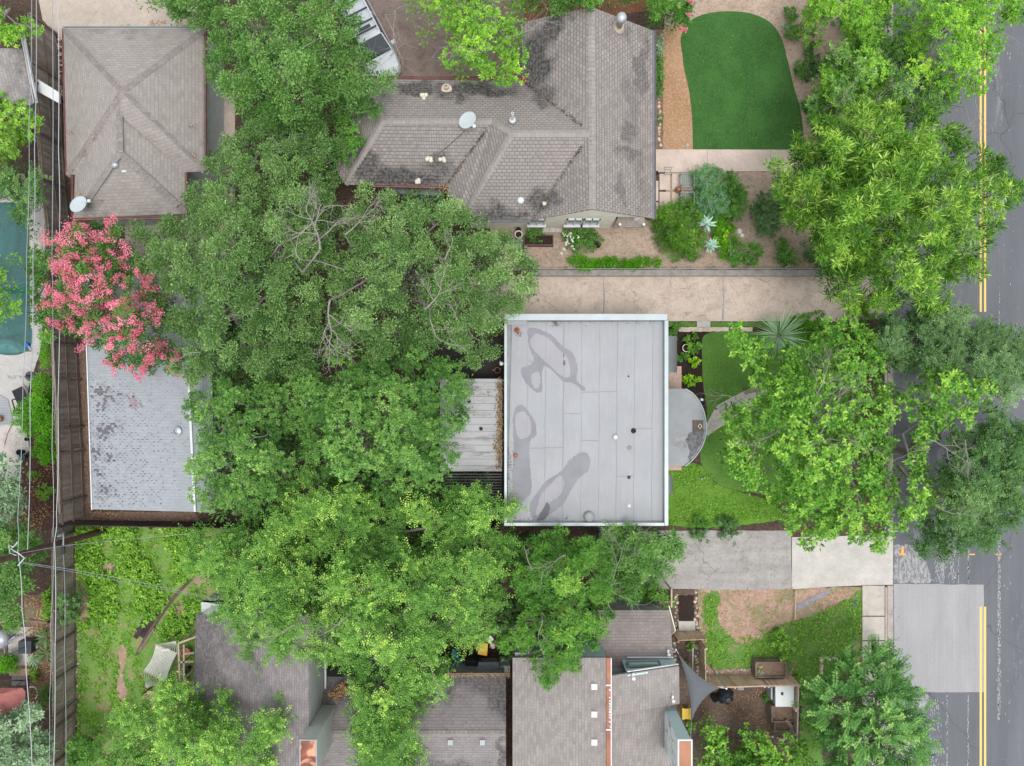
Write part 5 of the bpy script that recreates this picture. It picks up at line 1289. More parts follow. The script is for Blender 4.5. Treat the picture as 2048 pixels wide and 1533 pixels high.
for (xx, yy) in ((778, 100),):
    t_ = MB(); t_.bar(W(780, 112, 1.75), W(806, 88, 1.7), .03, .03); tag(t_.build("stick", BARKG), "thin dry stick resting on the edge of the white car roof", "stick")
# ---- hammock
hk = thing("hammock", "white rope hammock with wooden spreader bars strung above the back lawn", "hammock", W(322, 1335))
zh = .75
def hp(u, v_):   # u across 0..1, v along 0..1
    a_ = W(312, 1290, zh); b_ = W(354, 1306, zh); c_ = W(330, 1364, zh); d_ = W(288, 1342, zh)
    p = (a_.lerp(b_, u)).lerp(d_.lerp(c_, u), v_)
    pin = .14 * math.sin(math.pi * v_); m_ = (a_.lerp(b_, .5)).lerp(d_.lerp(c_, .5), v_); p = p.lerp(m_, pin)
    p.z -= .22 * math.sin(math.pi * v_) * (.5 + .5 * math.sin(math.pi * u)); return p
mb = MB(); n1, n2 = 16, 26
for i in range(n1 + 1):
    mb.tube([hp(i / n1, j / 8) for j in range(9)], .017, 4, cap=False)
for j in range(n2):
    for i in range(n1):
        if (i + j) % 2: mb.bar(hp(i / n1, j / n2), hp((i + 1) / n1, (j + 1) / n2), .024, .014)
        else: mb.bar(hp((i + 1) / n1, j / n2), hp(i / n1, (j + 1) / n2), .024, .014)
mb.build("net", plain("hammock_rope", (.72, .70, .64), .8, var=.08), hk)
for v_, e in ((0, W(352, 1283, 1.1)), (1, W(284, 1388, 1.1))):
    mb = MB(); mb.tube([hp(-.04, v_), hp(1.04, v_)], .025, 6); mb.build("spreader_bar", LUMBER, hk)
    mb = MB()
    for k in range(9): mb.bar(hp(k / 8, v_), e if v_ == 0 else W(292, 1376, .95), .02, .015)
    mb.build("rope_fan", plain("rope_white", (.55, .54, .5), .8), hk)
for x, y, x2, y2 in ((351, 1284, 347, 1274), (292, 1376, 283, 1391)):
    mb = MB(); p = W(x2, y2, 1.15); mb.tube([Vector((p.x, p.y, 0)), p], .04, 8); mb.tube([W(x, y, .97), p], .02, 5); mb.build("post", WOODD, hk)
mb = MB(); c = W(332, 1300, .78); mb.box(c.x - .28, c.y - .1, .68, c.x + .22, c.y + .06, .8); pl_ = tag(mb.build("pillow", WHITE, bevel=.05), "small white pillow at the top end of the rope hammock", "pillow")
# ---- yard frame against taupe house
yf = thing("timber_shelter", "pale timber frame shelter leaning on the taupe roofed house beside the hammock", "frame", W(372, 1320))
mb = MB(); z_ = 1.9
for p, q in (((357, 1287), (360, 1366)), ((357, 1287), (392, 1274)), ((361, 1366), (388, 1368)), ((368, 1290), (368, 1364)), ((358, 1325), (388, 1323)), ((370, 1308), (388, 1306))):
    mb.bar(W(*p, z_), W(*q, z_), .09, .06)
mb.build("beam", LUMBER, yf)
for x, y in ((358, 1288), (361, 1365), (386, 1276), (386, 1367)):
    mb = MB(); q = W(x, y, z_); mb.bar(q - Vector((0, 0, .04)), Vector((q.x, q.y, 0)), .08); mb.build("post", LUMBER, yf)
for i, (x, y, w, h, m, lb, nm) in enumerate(((378, 1300, .5, .4, TERRA, "brown clay pot under the timber frame, upper", "clay_pot"), (379, 1335, .35, .45, DARK, "dark bucket under the timber frame, middle", "bucket"), (377, 1352, .3, .5, TERRA, "small clay pot under the timber frame, lowest", "clay_pot"))):
    mb = MB(); c = W(x, y, 0); mb.lathe(c, [(w * .35, 0), (w * .5, h), (w * .54, h), (w * .54, h + .05), (w * .45, h + .04), (w * .42, h - .1), (0, h - .1)], 16); tag(mb.build(nm, m), lb, "pot" if 'pot' in nm else "bucket")
# planks
pl = MB(); 
tp = [("long weathered landscape timber lying across the weedy back lawn", (389, 1150), (275, 1306), .16, WOODD), ]
mb = MB(); mb.tube([W(389, 1152, .08), W(350, 1192, .09), W(320, 1232, .08), W(288, 1282, .08), W(273, 1310, .06)], [.07, .09, .09, .1, .08], 7); tag(mb.build("timber", plain("timber_brown", (.12, .085, .07), .9, var=.4)), tp[0][0], "timber")
mb = MB(); mb.bar(W(309, 1257, .17), W(277, 1304, .16), .1, .06); tag(mb.build("timber", WOOD), "short pale board lying on the long landscape timber", "board")
for i, (a_, b_, w, lb) in enumerate((((322, 1222), (286, 1276), .42, "wide dark plank, innermost of the stack by the landscape timber"), ((305, 1226), (276, 1262), .3, "dark plank, middle of the stack by the landscape timber"), ((297, 1240), (270, 1276), .25, "narrow dark plank, outermost of the stack by the landscape timber"))):
    mb = MB(); mb.bar(W(*a_, .1 + .02 * i), W(*b_, .1 + .02 * i), w, .05); tag(mb.build("plank", plain("plank_dark", (.045, .032, .03), .85, var=.5)), lb, "plank", "planks in the weeds")
# ---- pool side
def chair():
    r = thing("lounge_chair", "black sling lounge chair on the pale pool terrace beside the bright bush", "chair", W(38, 800))
    mb = MB(); mb.face([W(24, 782, .9), W(46, 772, .9), W(56, 795, .45), W(33, 802, .45)]); mb.build("backrest", BLACK, r, solid=.04)
    mb = MB(); mb.face([W(33, 802, .42), W(56, 795, .42), W(64, 800, .42), W(38, 815, .42)]); mb.build("seat", BLACK, r, solid=.04)
    mb = MB()
    for p, q in (((24, 800, .62), (30, 822, .62)), ((24, 800, .62), (35, 797, .62)), ((57, 790, .62), (58, 808, .62))): mb.bar(W(*p), W(*q), .05)
    mb.build("armrest", DARK, r)
    for p in ((24, 800, .62), (30, 822, .62), (57, 790, .62), (58, 808, .62)):
        mb = MB(); q = W(*p); mb.bar(q, Vector((q.x, q.y, .01)), .04); mb.build("leg", DARK, r)
chair()
ub = thing("umbrella_base", "round dark umbrella base with a pole on the pale pool terrace", "umbrella base", W(61, 753))
mb = MB(); mb.lathe(W(61, 753, .013), [(.27, 0), (.27, .05), (.1, .1), (.04, .4)], 20); mb.build("base", plain("dark_slate", (.07, .08, .09), .6), ub)
mb = MB(); mb.tube([W(58, 753.5, .38), W(44, 755, 1.2)], .02, 6); mb.build("pole", GREY, ub)
mb = MB(); rr = random.Random(5)
for k in range(9):
    x = 14 + k * 3; mb.tube([W(x, 756 + rr.uniform(-3, 3), 1.2 + k * .0), W(x + 1, 752, 1.25), W(x + 3, 759 + rr.uniform(-2, 2), 1.2), W(x + 4, 753, 1.2)], .03, 5)
tag(mb.build("folded_cloth", plain("striped_cloth", (.5, .5, .5), .8, var=.8, scale=14)), "black and white striped folded cloth hanging on the umbrella pole", "cloth")
hz = thing("pool_cleaner", "blue floating pool skimmer at the rim of the green pool steps", "pool skimmer", W(57, 690))
mb = MB(); mb.lathe(W(55, 691, .03), [(.13, 0), (.16, .05), (.12, .1), (0, .12)], 14); mb.build("float", plain("pool_blue", (.02, .09, .40), .4), hz, smooth=True)
mb = MB(); mb.tube([W(57, 693, .08), W(63, 701, .06)], .05, 8); mb.build("hose_end", GREY, hz)
mb = MB(); mb.tube([W(82, 712, .06), W(73, 725, .05), W(71, 738, .05), W(74, 745, .05)], .015, 5); tag(mb.build("hose", DARK), "thin dark hose curving over the pool terrace beside the hedge", "hose")
mb = MB(); mb.tube([W(46, 757, .03), W(46, 768, .03), W(56, 780, .03), W(70, 790, .03)], .015, 5); tag(mb.build("hose", DARK), "thin dark hose on the terrace between umbrella base and bush", "hose")
mb = MB(); mb.tube([W(23, 850, .06), W(14, 870, .04), W(9, 890, .04)], .018, 5); tag(mb.build("hose", RUST), "brown hose lying across the flagstones below the grey deck", "hose")
for i, (x, y, r, m, lb) in enumerate(((47, 904, .16, BLACK, "black pot beside the grey shrub at the flagstones"), (52, 914, .17, plain("teal_pot", (.03, .10, .10), .5), "dark teal pot beside the black one at the flagstones"), (61, 878, .1, DARK, "small dark pot beside the flagstones"), (3, 838, .2, TERRA, "clay pot on the grey wooden deck at the left edge"), (22, 886, .0, DARK, ""), )):
    if r == 0: continue
    mb = MB(); mb.lathe(W(x, y, .02), [(r * .7, 0), (r, .3), (r * 1.06, .3), (r * 1.06, .35), (r * .85, .34), (r * .8, .24), (0, .24)], 14); tag(mb.build("plant_pot", m), lb, "plant pot")
# lower left garden
mb = MB(); mb.pbox(36, 1283, 62, 1308, .0, .62); st = tag(mb.build("dark_table", plain("slate_table", (.035, .042, .052), .5), bevel=.02), "dark slate topped square box on the paved path", "table")
mb = MB(); mb.bar(W(8, 1313, .75), W(50, 1296, .72), .05); tag(mb.build("garden_pole", DARK), "black pole lying over the dark square table", "pole")
gl = thing("patio_grill", "round grey covered grill at the left edge beside the stone path", "grill", W(5, 1278))
mb = MB(); mb.lathe(W(4, 1277, .55), [(.5, 0), (.55, .15), (.45, .32), (.25, .42), (0, .45)], 20); mb.build("lid", plain("grill_grey", (.33, .34, .37), .35, .3), gl, smooth=True)
for k in range(3): mb = MB(); c = W(4, 1277, .6) + Vector((math.cos(k * 2.1) * .3, math.sin(k * 2.1) * .3, 0)); mb.bar(c, Vector((c.x, c.y, 0)), .04); mb.build("leg", DARK, gl)
mb = MB(); mb.tube([W(10, 1312, .5), W(9, 1295, .7), W(18, 1284, .85), W(27, 1274, .9), W(50, 1270, .9)], .04, 6)
for k in range(4): mb.tube([W(28 + k * 6, 1277 - k * 1.5, .92), W(31 + k * 6, 1272 - k * 1.5, .98)], .06, 6)
tag(mb.build("striped_hose", plain("hose_bw", (.25, .26, .28), .5, var=.95, scale=12, fine=3)), "black and white looped hose beside the dark square table", "hose")
cn = thing("red_canopy", "faded red garden umbrella partly hidden by the silver leaved tree", "umbrella", W(20, 1395))
mb = MB(); tp_ = W(5, 1388, 2.3); rim = [W(x, y, 1.95) for x, y in ((-60, 1378), (45, 1376), (51, 1384), (50, 1400), (38, 1420), (-10, 1440), (-60, 1430))]
for a_, b_ in zip(rim, rim[1:] + rim[:1]): mb.face([tp_, b_, a_])
mb.build("canopy", plain("faded_red", (.36, .13, .12), .8, var=.25), cn, solid=.02)
mb = MB(); mb.tube([Vector((tp_.x, tp_.y, 0)), tp_], .03, 6); mb.build("pole", WOOD, cn)
bn = thing("garden_steps", "pair of grey slatted steps on a brown timber platform beside the red umbrella", "steps", W(36, 1362))
mb = MB(); mb.pbox(20, 1338, 58, 1352, 0, .35); mb.build("platform", CEDAR, bn)
for i, y in enumerate((1350.5, 1362)): mb = MB(); mb.pbox(23, y + 1, 51, y + 9.5, 0, .28 - .08 * i); mb.build("tread", plain("step_grey", (.20, .18, .17), .8), bn, bevel=.01)
mb = MB(); mb.tube([W(64 + 11 * math.cos(t), 1387 - 13 * math.sin(t), .3 + .3 * math.sin(t)) for t in np.linspace(-.9, 2.0, 12)], .03, 6); tag(mb.build("white_hoop", CREAM), "white curved hoop standing among plants beside the red umbrella", "hoop")
mb = MB(); mb.lathe(W(74, 1292, .02), [(.12, 0), (.15, .1), (.12, .2), (0, .25)], 14); tag(mb.build("garden_ball", plain("ball_grey", (.4, .47, .5), .4), smooth=True), "small grey blue ball among the yucca plants", "ball")
mb = MB(); mb.tube([W(-20, 1246, 3.0), W(20, 1240, 2.6), W(60, 1241, 1.8), W(92, 1245, 1.2)], [.11, .1, .09, .06], 8); mb.tube([W(92, 1245, 1.2), Vector((*W(96, 1246, 0).xy, 0))], [.06, .07], 8); tag(mb.build("dead_branch", plain("bare_wood", (.27, .19, .155), .9)), "bare brown branch reaching over the leaf litter south of the pole", "branch")
# ---- patio benches and garden bits (north yard)
BG = plain("bench_grey_green", (.25, .28, .25), .7, var=.25)
def bench(y0, y1, label):
    r = thing("garden_bench", label, "bench", W(1373, (y0 + y1) / 2), "slatted benches on the patio")
    mb = MB()
    for k in range(6): mb.pbox(1361 + k * 3.9, y0 + 1, 1363.8 + k * 3.9, y1 - 1, .42, .45)
    mb.build("seat", BG, r)
    mb = MB()
    for k in range(3): mb.pbox(1385.5 + k * 1.3, y0, 1386.6 + k * 1.3, y1, .5 + k * .16, .62 + k * .16)
    mb.build("backrest", BG, r)
    for yy in (y0, y1 - 2): mb = MB(); mb.pbox(1362, yy, 1387, yy + 2, .6, .64); mb.build("armrest", BG, r)
    for xx in (1363, 1384):
        for yy in (y0 + 1, y1 - 3): mb = MB(); q = W(xx, yy, .42); mb.box(q.x - .03, q.y - .03, .05, q.x + .03, q.y + .03, .6); mb.build("leg", BG, r)
bench(346, 375, "grey green slatted bench beside the pink front walk"); bench(384, 412, "grey green slatted bench half hidden by the feathery green bush")
pt = thing("clay_urn", "round terracotta urn on the patio between the two benches", "urn", W(1355, 382))
mb = MB(); mb.lathe(W(1355, 382, .05), [(.1, 0), (.17, .15), (.18, .25), (.1, .34), (.12, .38)], 16); mb.build("urn", TERRA, pt, smooth=True)
ch = thing("wire_chair", "thin black wire chair frame at the edge of the front walk", "chair", W(1336, 350))
mb = MB(); mb.tube([W(1328, 350, .45), W(1343, 350, .45), W(1341, 340, .9), W(1331, 339, .9), W(1328, 350, .45)], .012, 5); mb.tube([W(1330, 339, .9), W(1328, 335, .7), W(1345, 335, .7), W(1342, 339, .9)], .012, 5); mb.build("frame", DARK, ch)
for x, y in ((1328, 351), (1343, 351), (1330, 342), (1341, 342)): mb = MB(); q = W(x, y, .45); mb.bar(q, W(x, y + 1, .04), .014); mb.build("leg", DARK, ch)
def pot(name, label, px, py, r, h, m, z=0.0, soil=True):
    p = thing(name, label, "plant pot", W(px, py, z))
    mb = MB(); c = W(px, py, z + .01); mb.lathe(c, [(r * .7, 0), (r * .98, h), (r * 1.08, h), (r * 1.08, h + .04), (r * .9, h + .03), (r * .86, h - .08)], 18); mb.build("pot", m, p)
    mb = MB(); mb.lathe(c, [(r * .86, h - .09), (r * .86, h - .07)], 18); mb.build("soil", MULCHD, p); return p
pot("plant_pot", "small black pot by the wall beside the patio pavers", 1311, 349, .12, .2, BLACK)
pot("plant_pot", "black round pot beside the green bush below the stucco wall", 1194, 492, .17, .25, BLACK)
pot("plant_pot", "dark pot beside the stucco wall left of the planter box", 1037, 462, .13, .25, BLACK)
pot("plant_pot", "white stone urn left of the rusty planter box", 1037, 473, .2, .45, CREAM)
mb = MB()
for (x0, x1) in ((1085, 1098), (1099, 1111), (1112, 1125)): mb.pbox(x0, 455, x1, 465, 0, .06)
tag(mb.build("stepping_stones", NEWCON), kind='structure')
pb = thing("planter_box", "low rusty brown planter box below the stucco wall", "planter", W(1077, 481))
mb = MB()
for r in ((1047, 470, 1107, 472), (1047, 489, 1107, 492), (1047, 472.2, 1049, 488.8), (1105, 472.2, 1107, 488.8)): mb.pbox(*r, 0, .35)
mb.build("side_board", plain("planter_brown", (.13, .06, .05), .7), pb); mb = MB(); mb.pbox(1049.2, 472.4, 1104.8, 488.7, 0, .28); mb.build("soil", MULCHD, pb)
pot("plant_pot", "round pot with a pale rim in the dark mulch bed", 1370, 697, .21, .3, CREAM)
mb = MB(); mb.lathe(W(1402, 957, .02), [(.06, 0), (.05, .15), (0, .18)], 10); mb.lathe(W(1407, 956, .02), [(.06, 0), (.05, .15), (0, .18)], 10); tag(mb.build("garden_light", METAL), "small twin silver spotlight in the grass below the porch", "garden light")
mb = MB(); mb.lathe(W(1709, 1207, .015), [(.2, 0), (.2, .02), (.0, .024)], 22); tag(mb.build("meter_cover", plain("cover_slate", (.07, .09, .12), .6)), "dark oval meter cover in the grass near the sidewalk", "meter cover")
mb = MB(); mb.bar(W(1592, 1183, .25), W(1590, 1240, .2), .05, .05); mb.bar(W(1591, 1184, 0), W(1591, 1184, .5), .07); tag(mb.build("edging_board", LUMBER), "thin mossy edging board between the bare dirt and the drain", "board")
bb = thing("bird_table", "weathered grey wooden bird table under the front yard tree", "bird table", W(1510, 778))
mb = MB(); mb.pprism([(1488, 784), (1518, 765), (1530, 770), (1532, 778), (1505, 786), (1493, 790)], 1.75, 1.85); mb.build("top", plain("grey_wood", (.24, .20, .18), .85), bb)
mb = MB(); mb.bar(W(1510, 778, 1.75), Vector((*W(1510, 778, 1.75).xy, 0)), .12); mb.build("post", WOOD, bb)
# ---- side garden: sail, yellow seat, bags, planters, cooler, bins
sail = MB(); corners = [W(1357, 1308, 2.7), W(1441, 1376, 2.7), W(1383, 1443, 2.5)]
def edge(a_, b_, c_, n=9):
    m_ = (a_ + b_) / 2; m_ = m_.lerp(c_, .20); return [((1 - t) ** 2) * a_ + 2 * t * (1 - t) * m_ + t * t * b_ for t in [i_ / (n - 1) for i_ in range(n)]][:-1]
lp = edge(corners[0], corners[1], corners[2]) + edge(corners[1], corners[2], corners[0]) + edge(corners[2], corners[0], corners[1])
cc = sum(corners, Vector()) / 3 - Vector((0, 0, .12))
for a_, b_ in zip(lp, lp[1:] + lp[:1]): sail.face([cc, b_, a_] if (b_ - cc).cross(a_ - cc).z > 0 else [cc, a_, b_])
sr = thing("shade_sail", "dark grey triangular shade sail stretched over the side garden", "shade sail", W(1390, 1370))
sail.build("sail", plain("sail_cloth", (.115, .12, .132), .8, var=.06, bump=0), sr, smooth=True, solid=.01)
for c_, e in ((corners[0], W(1352, 1300, 2.9)), (corners[1], W(1452, 1377, 2.7)), (corners[2], W(1381, 1478, 3.6))):
    mb = MB(); mb.tube([c_, e], .018, 5); mb.build("tie_rope", WIREW, sr)
mb = MB(); p = W(1453, 1378, 2.7); mb.tube([Vector((p.x, p.y, 0)), p], .05, 8); mb.build("post", METAL, sr)
mb = MB(); p = W(1352, 1300, 2.9); mb.tube([Vector((p.x, p.y, 0)), p], .04, 8); mb.build("post", METAL, sr)
ys_ = thing("yellow_chair", "yellow plastic chair between the south house and the shade sail", "chair", W(1372, 1422))
mb = MB(); mb.pbox(1366.5, 1418, 1380, 1439, .4, .45); mb.build("seat", YELLOW, ys_, bevel=.02); mb = MB(); mb.pbox(1364.5, 1417, 1367, 1440, .45, .85); mb.build("backrest", YELLOW, ys_, bevel=.01)
for x in (1367, 1380):
    mb = MB(); mb.pbox(x - .5, 1417, x + 1.2, 1440, .6, .64); mb.build("armrest", YELLOW, ys_)
    for y in (1419, 1438): mb = MB(); q = W(x, y, .4); mb.bar(q, Vector((q.x, q.y, 0)), .04); mb.build("leg", YELLOW, ys_)
def bag(label, px, py, r, seed):
    rr = random.Random(seed); mb = MB(); c = W(px, py, 0); n = 14
    rings = []
    for z, k in ((0, .8), (.2, 1.05), (.4, .95), (.58, .6), (.68, .2), (.78, .28)):
        rings.append([c + Vector((math.cos(6.283 * i / n) * r * k * (1 + (.14 if i % 2 else -.1) + rr.uniform(-.06, .06)), math.sin(6.283 * i / n) * r * k * (1 + (.14 if i % 2 else -.1)), z)) for i in range(n)])
    for a_, b_ in zip(rings, rings[1:]):
        for i in range(n): j = (i + 1) % n; mb.face([a_[i], a_[j], b_[j], b_[i]])
    mb.face(rings[-1]); mb.face(rings[0][::-1]); return tag(mb.build("rubbish_bag", BAGM), label, "rubbish bag")
BAGM = plain("black_bag", (.02, .026, .034), .28, var=.2)
bag("large black plastic sack beside the corner of the shade sail", 1448, 1388, .42, 1); bag("small black plastic sack tucked under the shade sail", 1427, 1392, .2, 2)
mb = MB(); q0, q1 = W(1386, 1298, .9), W(1385, 1345, .9); mb.tube([q0, q1], .04, 8); mb.tube([q0, Vector((q0.x, q0.y, 0))], .035, 6); mb.tube([q1, Vector((q1.x, q1.y, 0))], .035, 6); tag(mb.build("metal_rail", METAL), "short galvanised pipe rail in the narrow side garden", "rail")
mb = MB(); mb.pbox(1475, 1374, 1488, 1381, .0, .2); tag(mb.build("cinder_block", plain("block_grey", (.3, .29, .27), .9), bevel=.01), "grey concrete block against the long cedar fence", "block")
def planter(label, r, h, m, soilm=SOIL):
    x0, y0, x1, y1 = r; p = thing("raised_planter", label, "planter", W((x0 + x1) / 2, (y0 + y1) / 2)); mb = MB(); t = 2.2
    for q in ((x0, y0, x1, y0 + t), (x0, y1 - t, x1, y1), (x0, y0 + t + .1, x0 + t, y1 - t - .1), (x1 - t, y0 + t + .1, x1, y1 - t - .1)): mb.pbox(*q, 0, h)
    mb.build("side_board", m, p); mb = MB(); mb.pbox(x0 + t + .1, y0 + t + .1, x1 - t - .1, y1 - t - .1, 0, h - .12); mb.build("soil", LEAFDIRT if soilm is SOIL else soilm, p); return p
planter("wooden raised planter with leaf litter behind the long cedar fence", (1511, 1325, 1573, 1356), .7, WOOD)
planter("open timber compost bin with grey boards, the larger one below the white cooler", (1543, 1413, 1590, 1445), .8, WOOD)
planter("open timber compost bin with dark soil, the smaller lower one", (1549, 1444, 1580, 1464), .75, WOOD)
cl = thing("white_cooler", "large white lidded chest standing on the fenced gravel corner", "chest", W(1571, 1392))
mb = MB(); mb.pbox(1552, 1372, 1588, 1414, 0, .8); mb.build("body", WHITE, cl, bevel=.03); mb = MB(); mb.pbox(1551, 1371, 1589, 1414.5, .805, .87); mb.build("lid", plain("lid_white", (.66, .69, .68), .5, var=.05), cl, bevel=.03)
mb = MB(); mb.pbox(1562, 1385, 1567, 1391, .873, .885); mb.build("latch", DARK, cl)
mb = MB(); mb.pbox(1542, 1375, 1545, 1400, 0, .7); tag(mb.build("upright_board", GREY), "narrow grey board standing beside the white chest", "board")
mb = MB(); mb.bar(W(1572, 1440, .85), W(1592, 1466, .85), .2, .04); tag(mb.build("scrap_board", WOOD), "loose weathered board lying over the compost bins", "board")
# ---- junk yard behind the middle roof
zj = .9
def jp(name, label, cat, r, z0, z1, m, bev=.02): mb = MB(); mb.pbox(*r, z0, z1); return tag(mb.build(name, m, bevel=bev), label, cat)
def slab(name, label, cat, pts, z, m, th=.03): mb = MB(); mb.pprism(pts, z - th, z); o = mb.build(name, m); return tag(o, label, cat)
CGX = corr("corrugated_grey", (.26, .27, .28), .1, damt=.2)
def corrx():
    n = NT("corrugated_sheet"); uv = n.sep(n.pos); v = n.math('FRACT', n.math('DIVIDE', uv[0], .12))
    b = n.mix(n.ramp(v, [(0, 1), (.4, 0)]), (.28, .29, .30), (.13, .135, .14)); n.bump(v, .6, .04); return n.done(b, .6)
CX = corrx()
def cover(name, label, pts, z, m):
    r = thing(name, label, "corrugated sheet", W(sum(p[0] for p in pts) / 4, sum(p[1] for p in pts) / 4)); mb = MB(); mb.pprism(pts, z - .03, z); mb.build("sheet", m, r)
    for x, y in pts: 
        mb = MB(); q = W(x, y, z - .03); c = W(sum(p[0] for p in pts) / 4, sum(p[1] for p in pts) / 4, z - .03); q = q.lerp(c, .12); mb.bar(q, Vector((q.x, q.y, 0)), .06); mb.build("leg", WOODD, r)
cover("corrugated_cover", "grey corrugated sheet cover behind the gutter, left of the blue tarpaulin", [(858, 1315), (896, 1320), (889, 1347), (852, 1347)], 1.5, CX)
cover("corrugated_cover", "grey corrugated sheet cover behind the gutter, right of the dark doorway", [(957, 1325), (998, 1325), (994, 1346), (953, 1346)], 1.5, CX)
mb = MB(); rr = random.Random(8)
for (x, y, r) in ((910, 1312, .25), (915, 1320, .2), (923, 1325, .2), (915, 1338, .25), (914, 1346, .2), (908, 1303, .14)): rock(mb, W(x, y, .7), r, rr, .5)
o = mb.build("blue_tarpaulin", BLUEP); tag(o, "crumpled bright blue tarpaulin under the elm behind the gutter", "tarpaulin")
yb_ = thing("yellow_bin", "bright orange yellow plastic crate under the elm behind the middle roof", "crate", W(964, 1300))
mb = MB(); mb.pprism([(956, 1308), (973, 1312), (975, 1289), (960, 1286)], 0.0, 1.3); mb.build("body", YELLOWB := plain("orange_yellow", (.62, .36, .03), .5, var=.1), yb_, bevel=.03); mb = MB(); mb.pprism([(955, 1309), (974, 1313), (976, 1288), (959, 1285)], 1.3, 1.36); mb.build("lid", YELLOWB, yb_, bevel=.02)
o = MB(); o.pprism([(971, 1278), (981, 1271), (988, 1280), (977, 1288)], .0, 1.1); tag(o.build("white_box", WHITE, bevel=.02), "white square box with a flat lid beside the yellow crate", "box")
mb = MB(); rock(mb, W(985, 1290, .6), .24, random.Random(3), 1.0); mb.bar(W(985, 1290, 0), W(985, 1290, .65), .3); tag(mb.build("white_sack", plain("beige_sack", (.6, .5, .45), .8), bevel=.05), "crumpled pale sack just below the white box", "sack")
mb = MB(); mb.lathe(W(1000, 1251, .0), [(.13, 0), (.14, .8), (.1, .9), (0, .92)], 14); tag(mb.build("gas_bottle", plain("bottle_grey", (.5, .55, .6), .4)), "upright pale grey cylinder under the chinaberry tree", "gas bottle")
jp("window_unit", "pale grey boxed air conditioner at the corner of the south house wall", "air conditioner", (999, 1332, 1020, 1346), 0, 1.3, plain("unit_grey", (.42, .44, .43), .5))
jp("storage_chest", "black storage trunk behind the gutter between the corrugated sheets", "trunk", (931, 1322, 955, 1346), 0, 1.1, DARK)
# ================================================================== TREES
def P(s): return [tuple(float(v) for v in q.split(',')) for q in s.split()]
def TT(*a, **k):
    k.setdefault('bark', BARKG)
    if 'bare' in k: k['bare'] = [(x, y, z + .1, an, ln, r * .8, dp) for x, y, z, an, ln, r, dp in k['bare']]
    return tree(*a, **k)
# live oaks, north-west
TT("oak_tree", "dense dark green live oak over the white car, north west", "tree", 'oak', P("395,-60 400,60 405,130 425,190 450,215 500,235 560,262 600,285 650,262 690,237 722,232 745,242 775,215 803,170 792,140 755,118 728,72 712,40 722,10 700,-60"), 4.0, 9.0, (590, 110), 4, gap=.35, tr=.3, limbs=14)
TT("oak_tree", "low green oak branches north of the hipped garage roof", "tree", 'oak', P("262,-60 270,5 290,28 330,45 370,52 410,58 440,30 440,-60"), 3.5, 6.0, (330, -20), 2, gap=.3, tr=.18)
TT("oak_tree", "mid green oak between the hipped garage and the shingled house", "tree", 'oakg', P("445,205 470,255 435,290 408,325 415,345 440,362 500,385 560,395 640,380 690,352 705,300 690,250 640,240 560,235 500,215"), 3.2, 6.5, (560, 310), 3, gap=.4, tr=.2)
TT("pear_tree", "small blue green tree against the west end of the shingled house", "tree", 'greenshrub', P("672,232 700,226 725,250 735,285 728,310 700,335 675,325 668,280"), 3, 4.6, (700, 285), 1.2, gap=0, tr=.1, under=.5)
# central live oaks with grey limbs
TT("oak_tree", "grey green live oak with pale bare limbs beside the pink crape myrtle", "tree", 'oakg', P("243,450 270,428 330,440 368,412 385,372 430,352 520,372 600,352 660,358 690,400 690,470 660,560 650,640 640,740 560,780 480,765 410,782 350,752 325,700 342,690 330,640 298,590 262,545 250,500"), 4.0, 8.6, (490, 600), 4.5, gap=.3, under=.7, tr=.34, limbs=14,
   holes=[(475, 640, 30), (500, 690, 20), (520, 605, 22)], bare=[(600, 470, 8.3, 60, 1.6, .05, 3), (640, 500, 8.4, 100, 1.7, .06, 3), (650, 470, 8.4, 40, 1.3, .04, 3), (540, 590, 5.5, 195, 2.0, .09, 1), (400, 705, 7.5, 200, 1.0, .03, 2)])
TT("oak_tree", "large live oak spreading over the back wall of the flat roofed house", "tree", 'oakg', P("660,358 760,385 850,377 930,398 965,425 1010,445 1058,495 1082,560 1072,610 1028,632 1010,680 1000,712 950,735 900,715 850,690 790,705 740,730 680,700 640,740 640,640 655,560 690,470 690,400"), 4.2, 8.8, (830, 560), 4.5, gap=.5, tr=.36, limbs=16,
   holes=[(880, 480, 12), (725, 600, 14)], bare=[(660, 600, 8.2, 250, 1.6, .06, 3), (650, 660, 8.1, 300, 1.2, .04, 2), (690, 470, 8.5, 75, 1.3, .04, 3), (850, 620, 8.4, 60, 1.4, .05, 3), (860, 640, 8.3, 280, 1.2, .04, 3), (890, 520, 8.2, 80, .9, .05, 2), (915, 640, 8.2, 120, .7, .025, 2), (600, 520, 8, 130, 1.2, .04, 3)])
TT("oak_tree", "live oak over the edge of the light grey outbuilding roof", "tree", 'mid', P("388,765 376,785 342,795 340,815 360,832 382,855 378,878 352,900 344,925 378,945 388,985 400,1020 420,1035 480,1045 560,1015 592,930 602,840 560,780 520,745 430,745"), 3.8, 7.6, (470, 890), 3.5, gap=.35, tr=.26, holes=[(510, 870, 14)])
TT("elm_tree", "broad green elm covering the patio cover behind the main house", "tree", 'mid', P("560,780 600,735 680,700 745,728 800,705 860,695 905,720 945,755 950,778 935,800 938,850 950,880 940,915 900,960 880,1000 800,1010 700,990 640,960 600,920 600,840"), 4.0, 8.2, (740, 860), 4, gap=.35, tr=.28, limbs=12)
TT("elm_tree", "yellow green elm with feathery sprays south of the pergola", "tree", 'elm', P("560,1010 600,930 700,985 800,1005 880,995 930,950 960,930 985,975 1005,990 1045,985 1052,1020 1030,1045 990,1060 900,1080 700,1085 560,1075 430,1065 425,1040 480,1040"), 3.6, 7.4, (760, 1040), 3, gap=.3, tr=.24, lai=1.1)
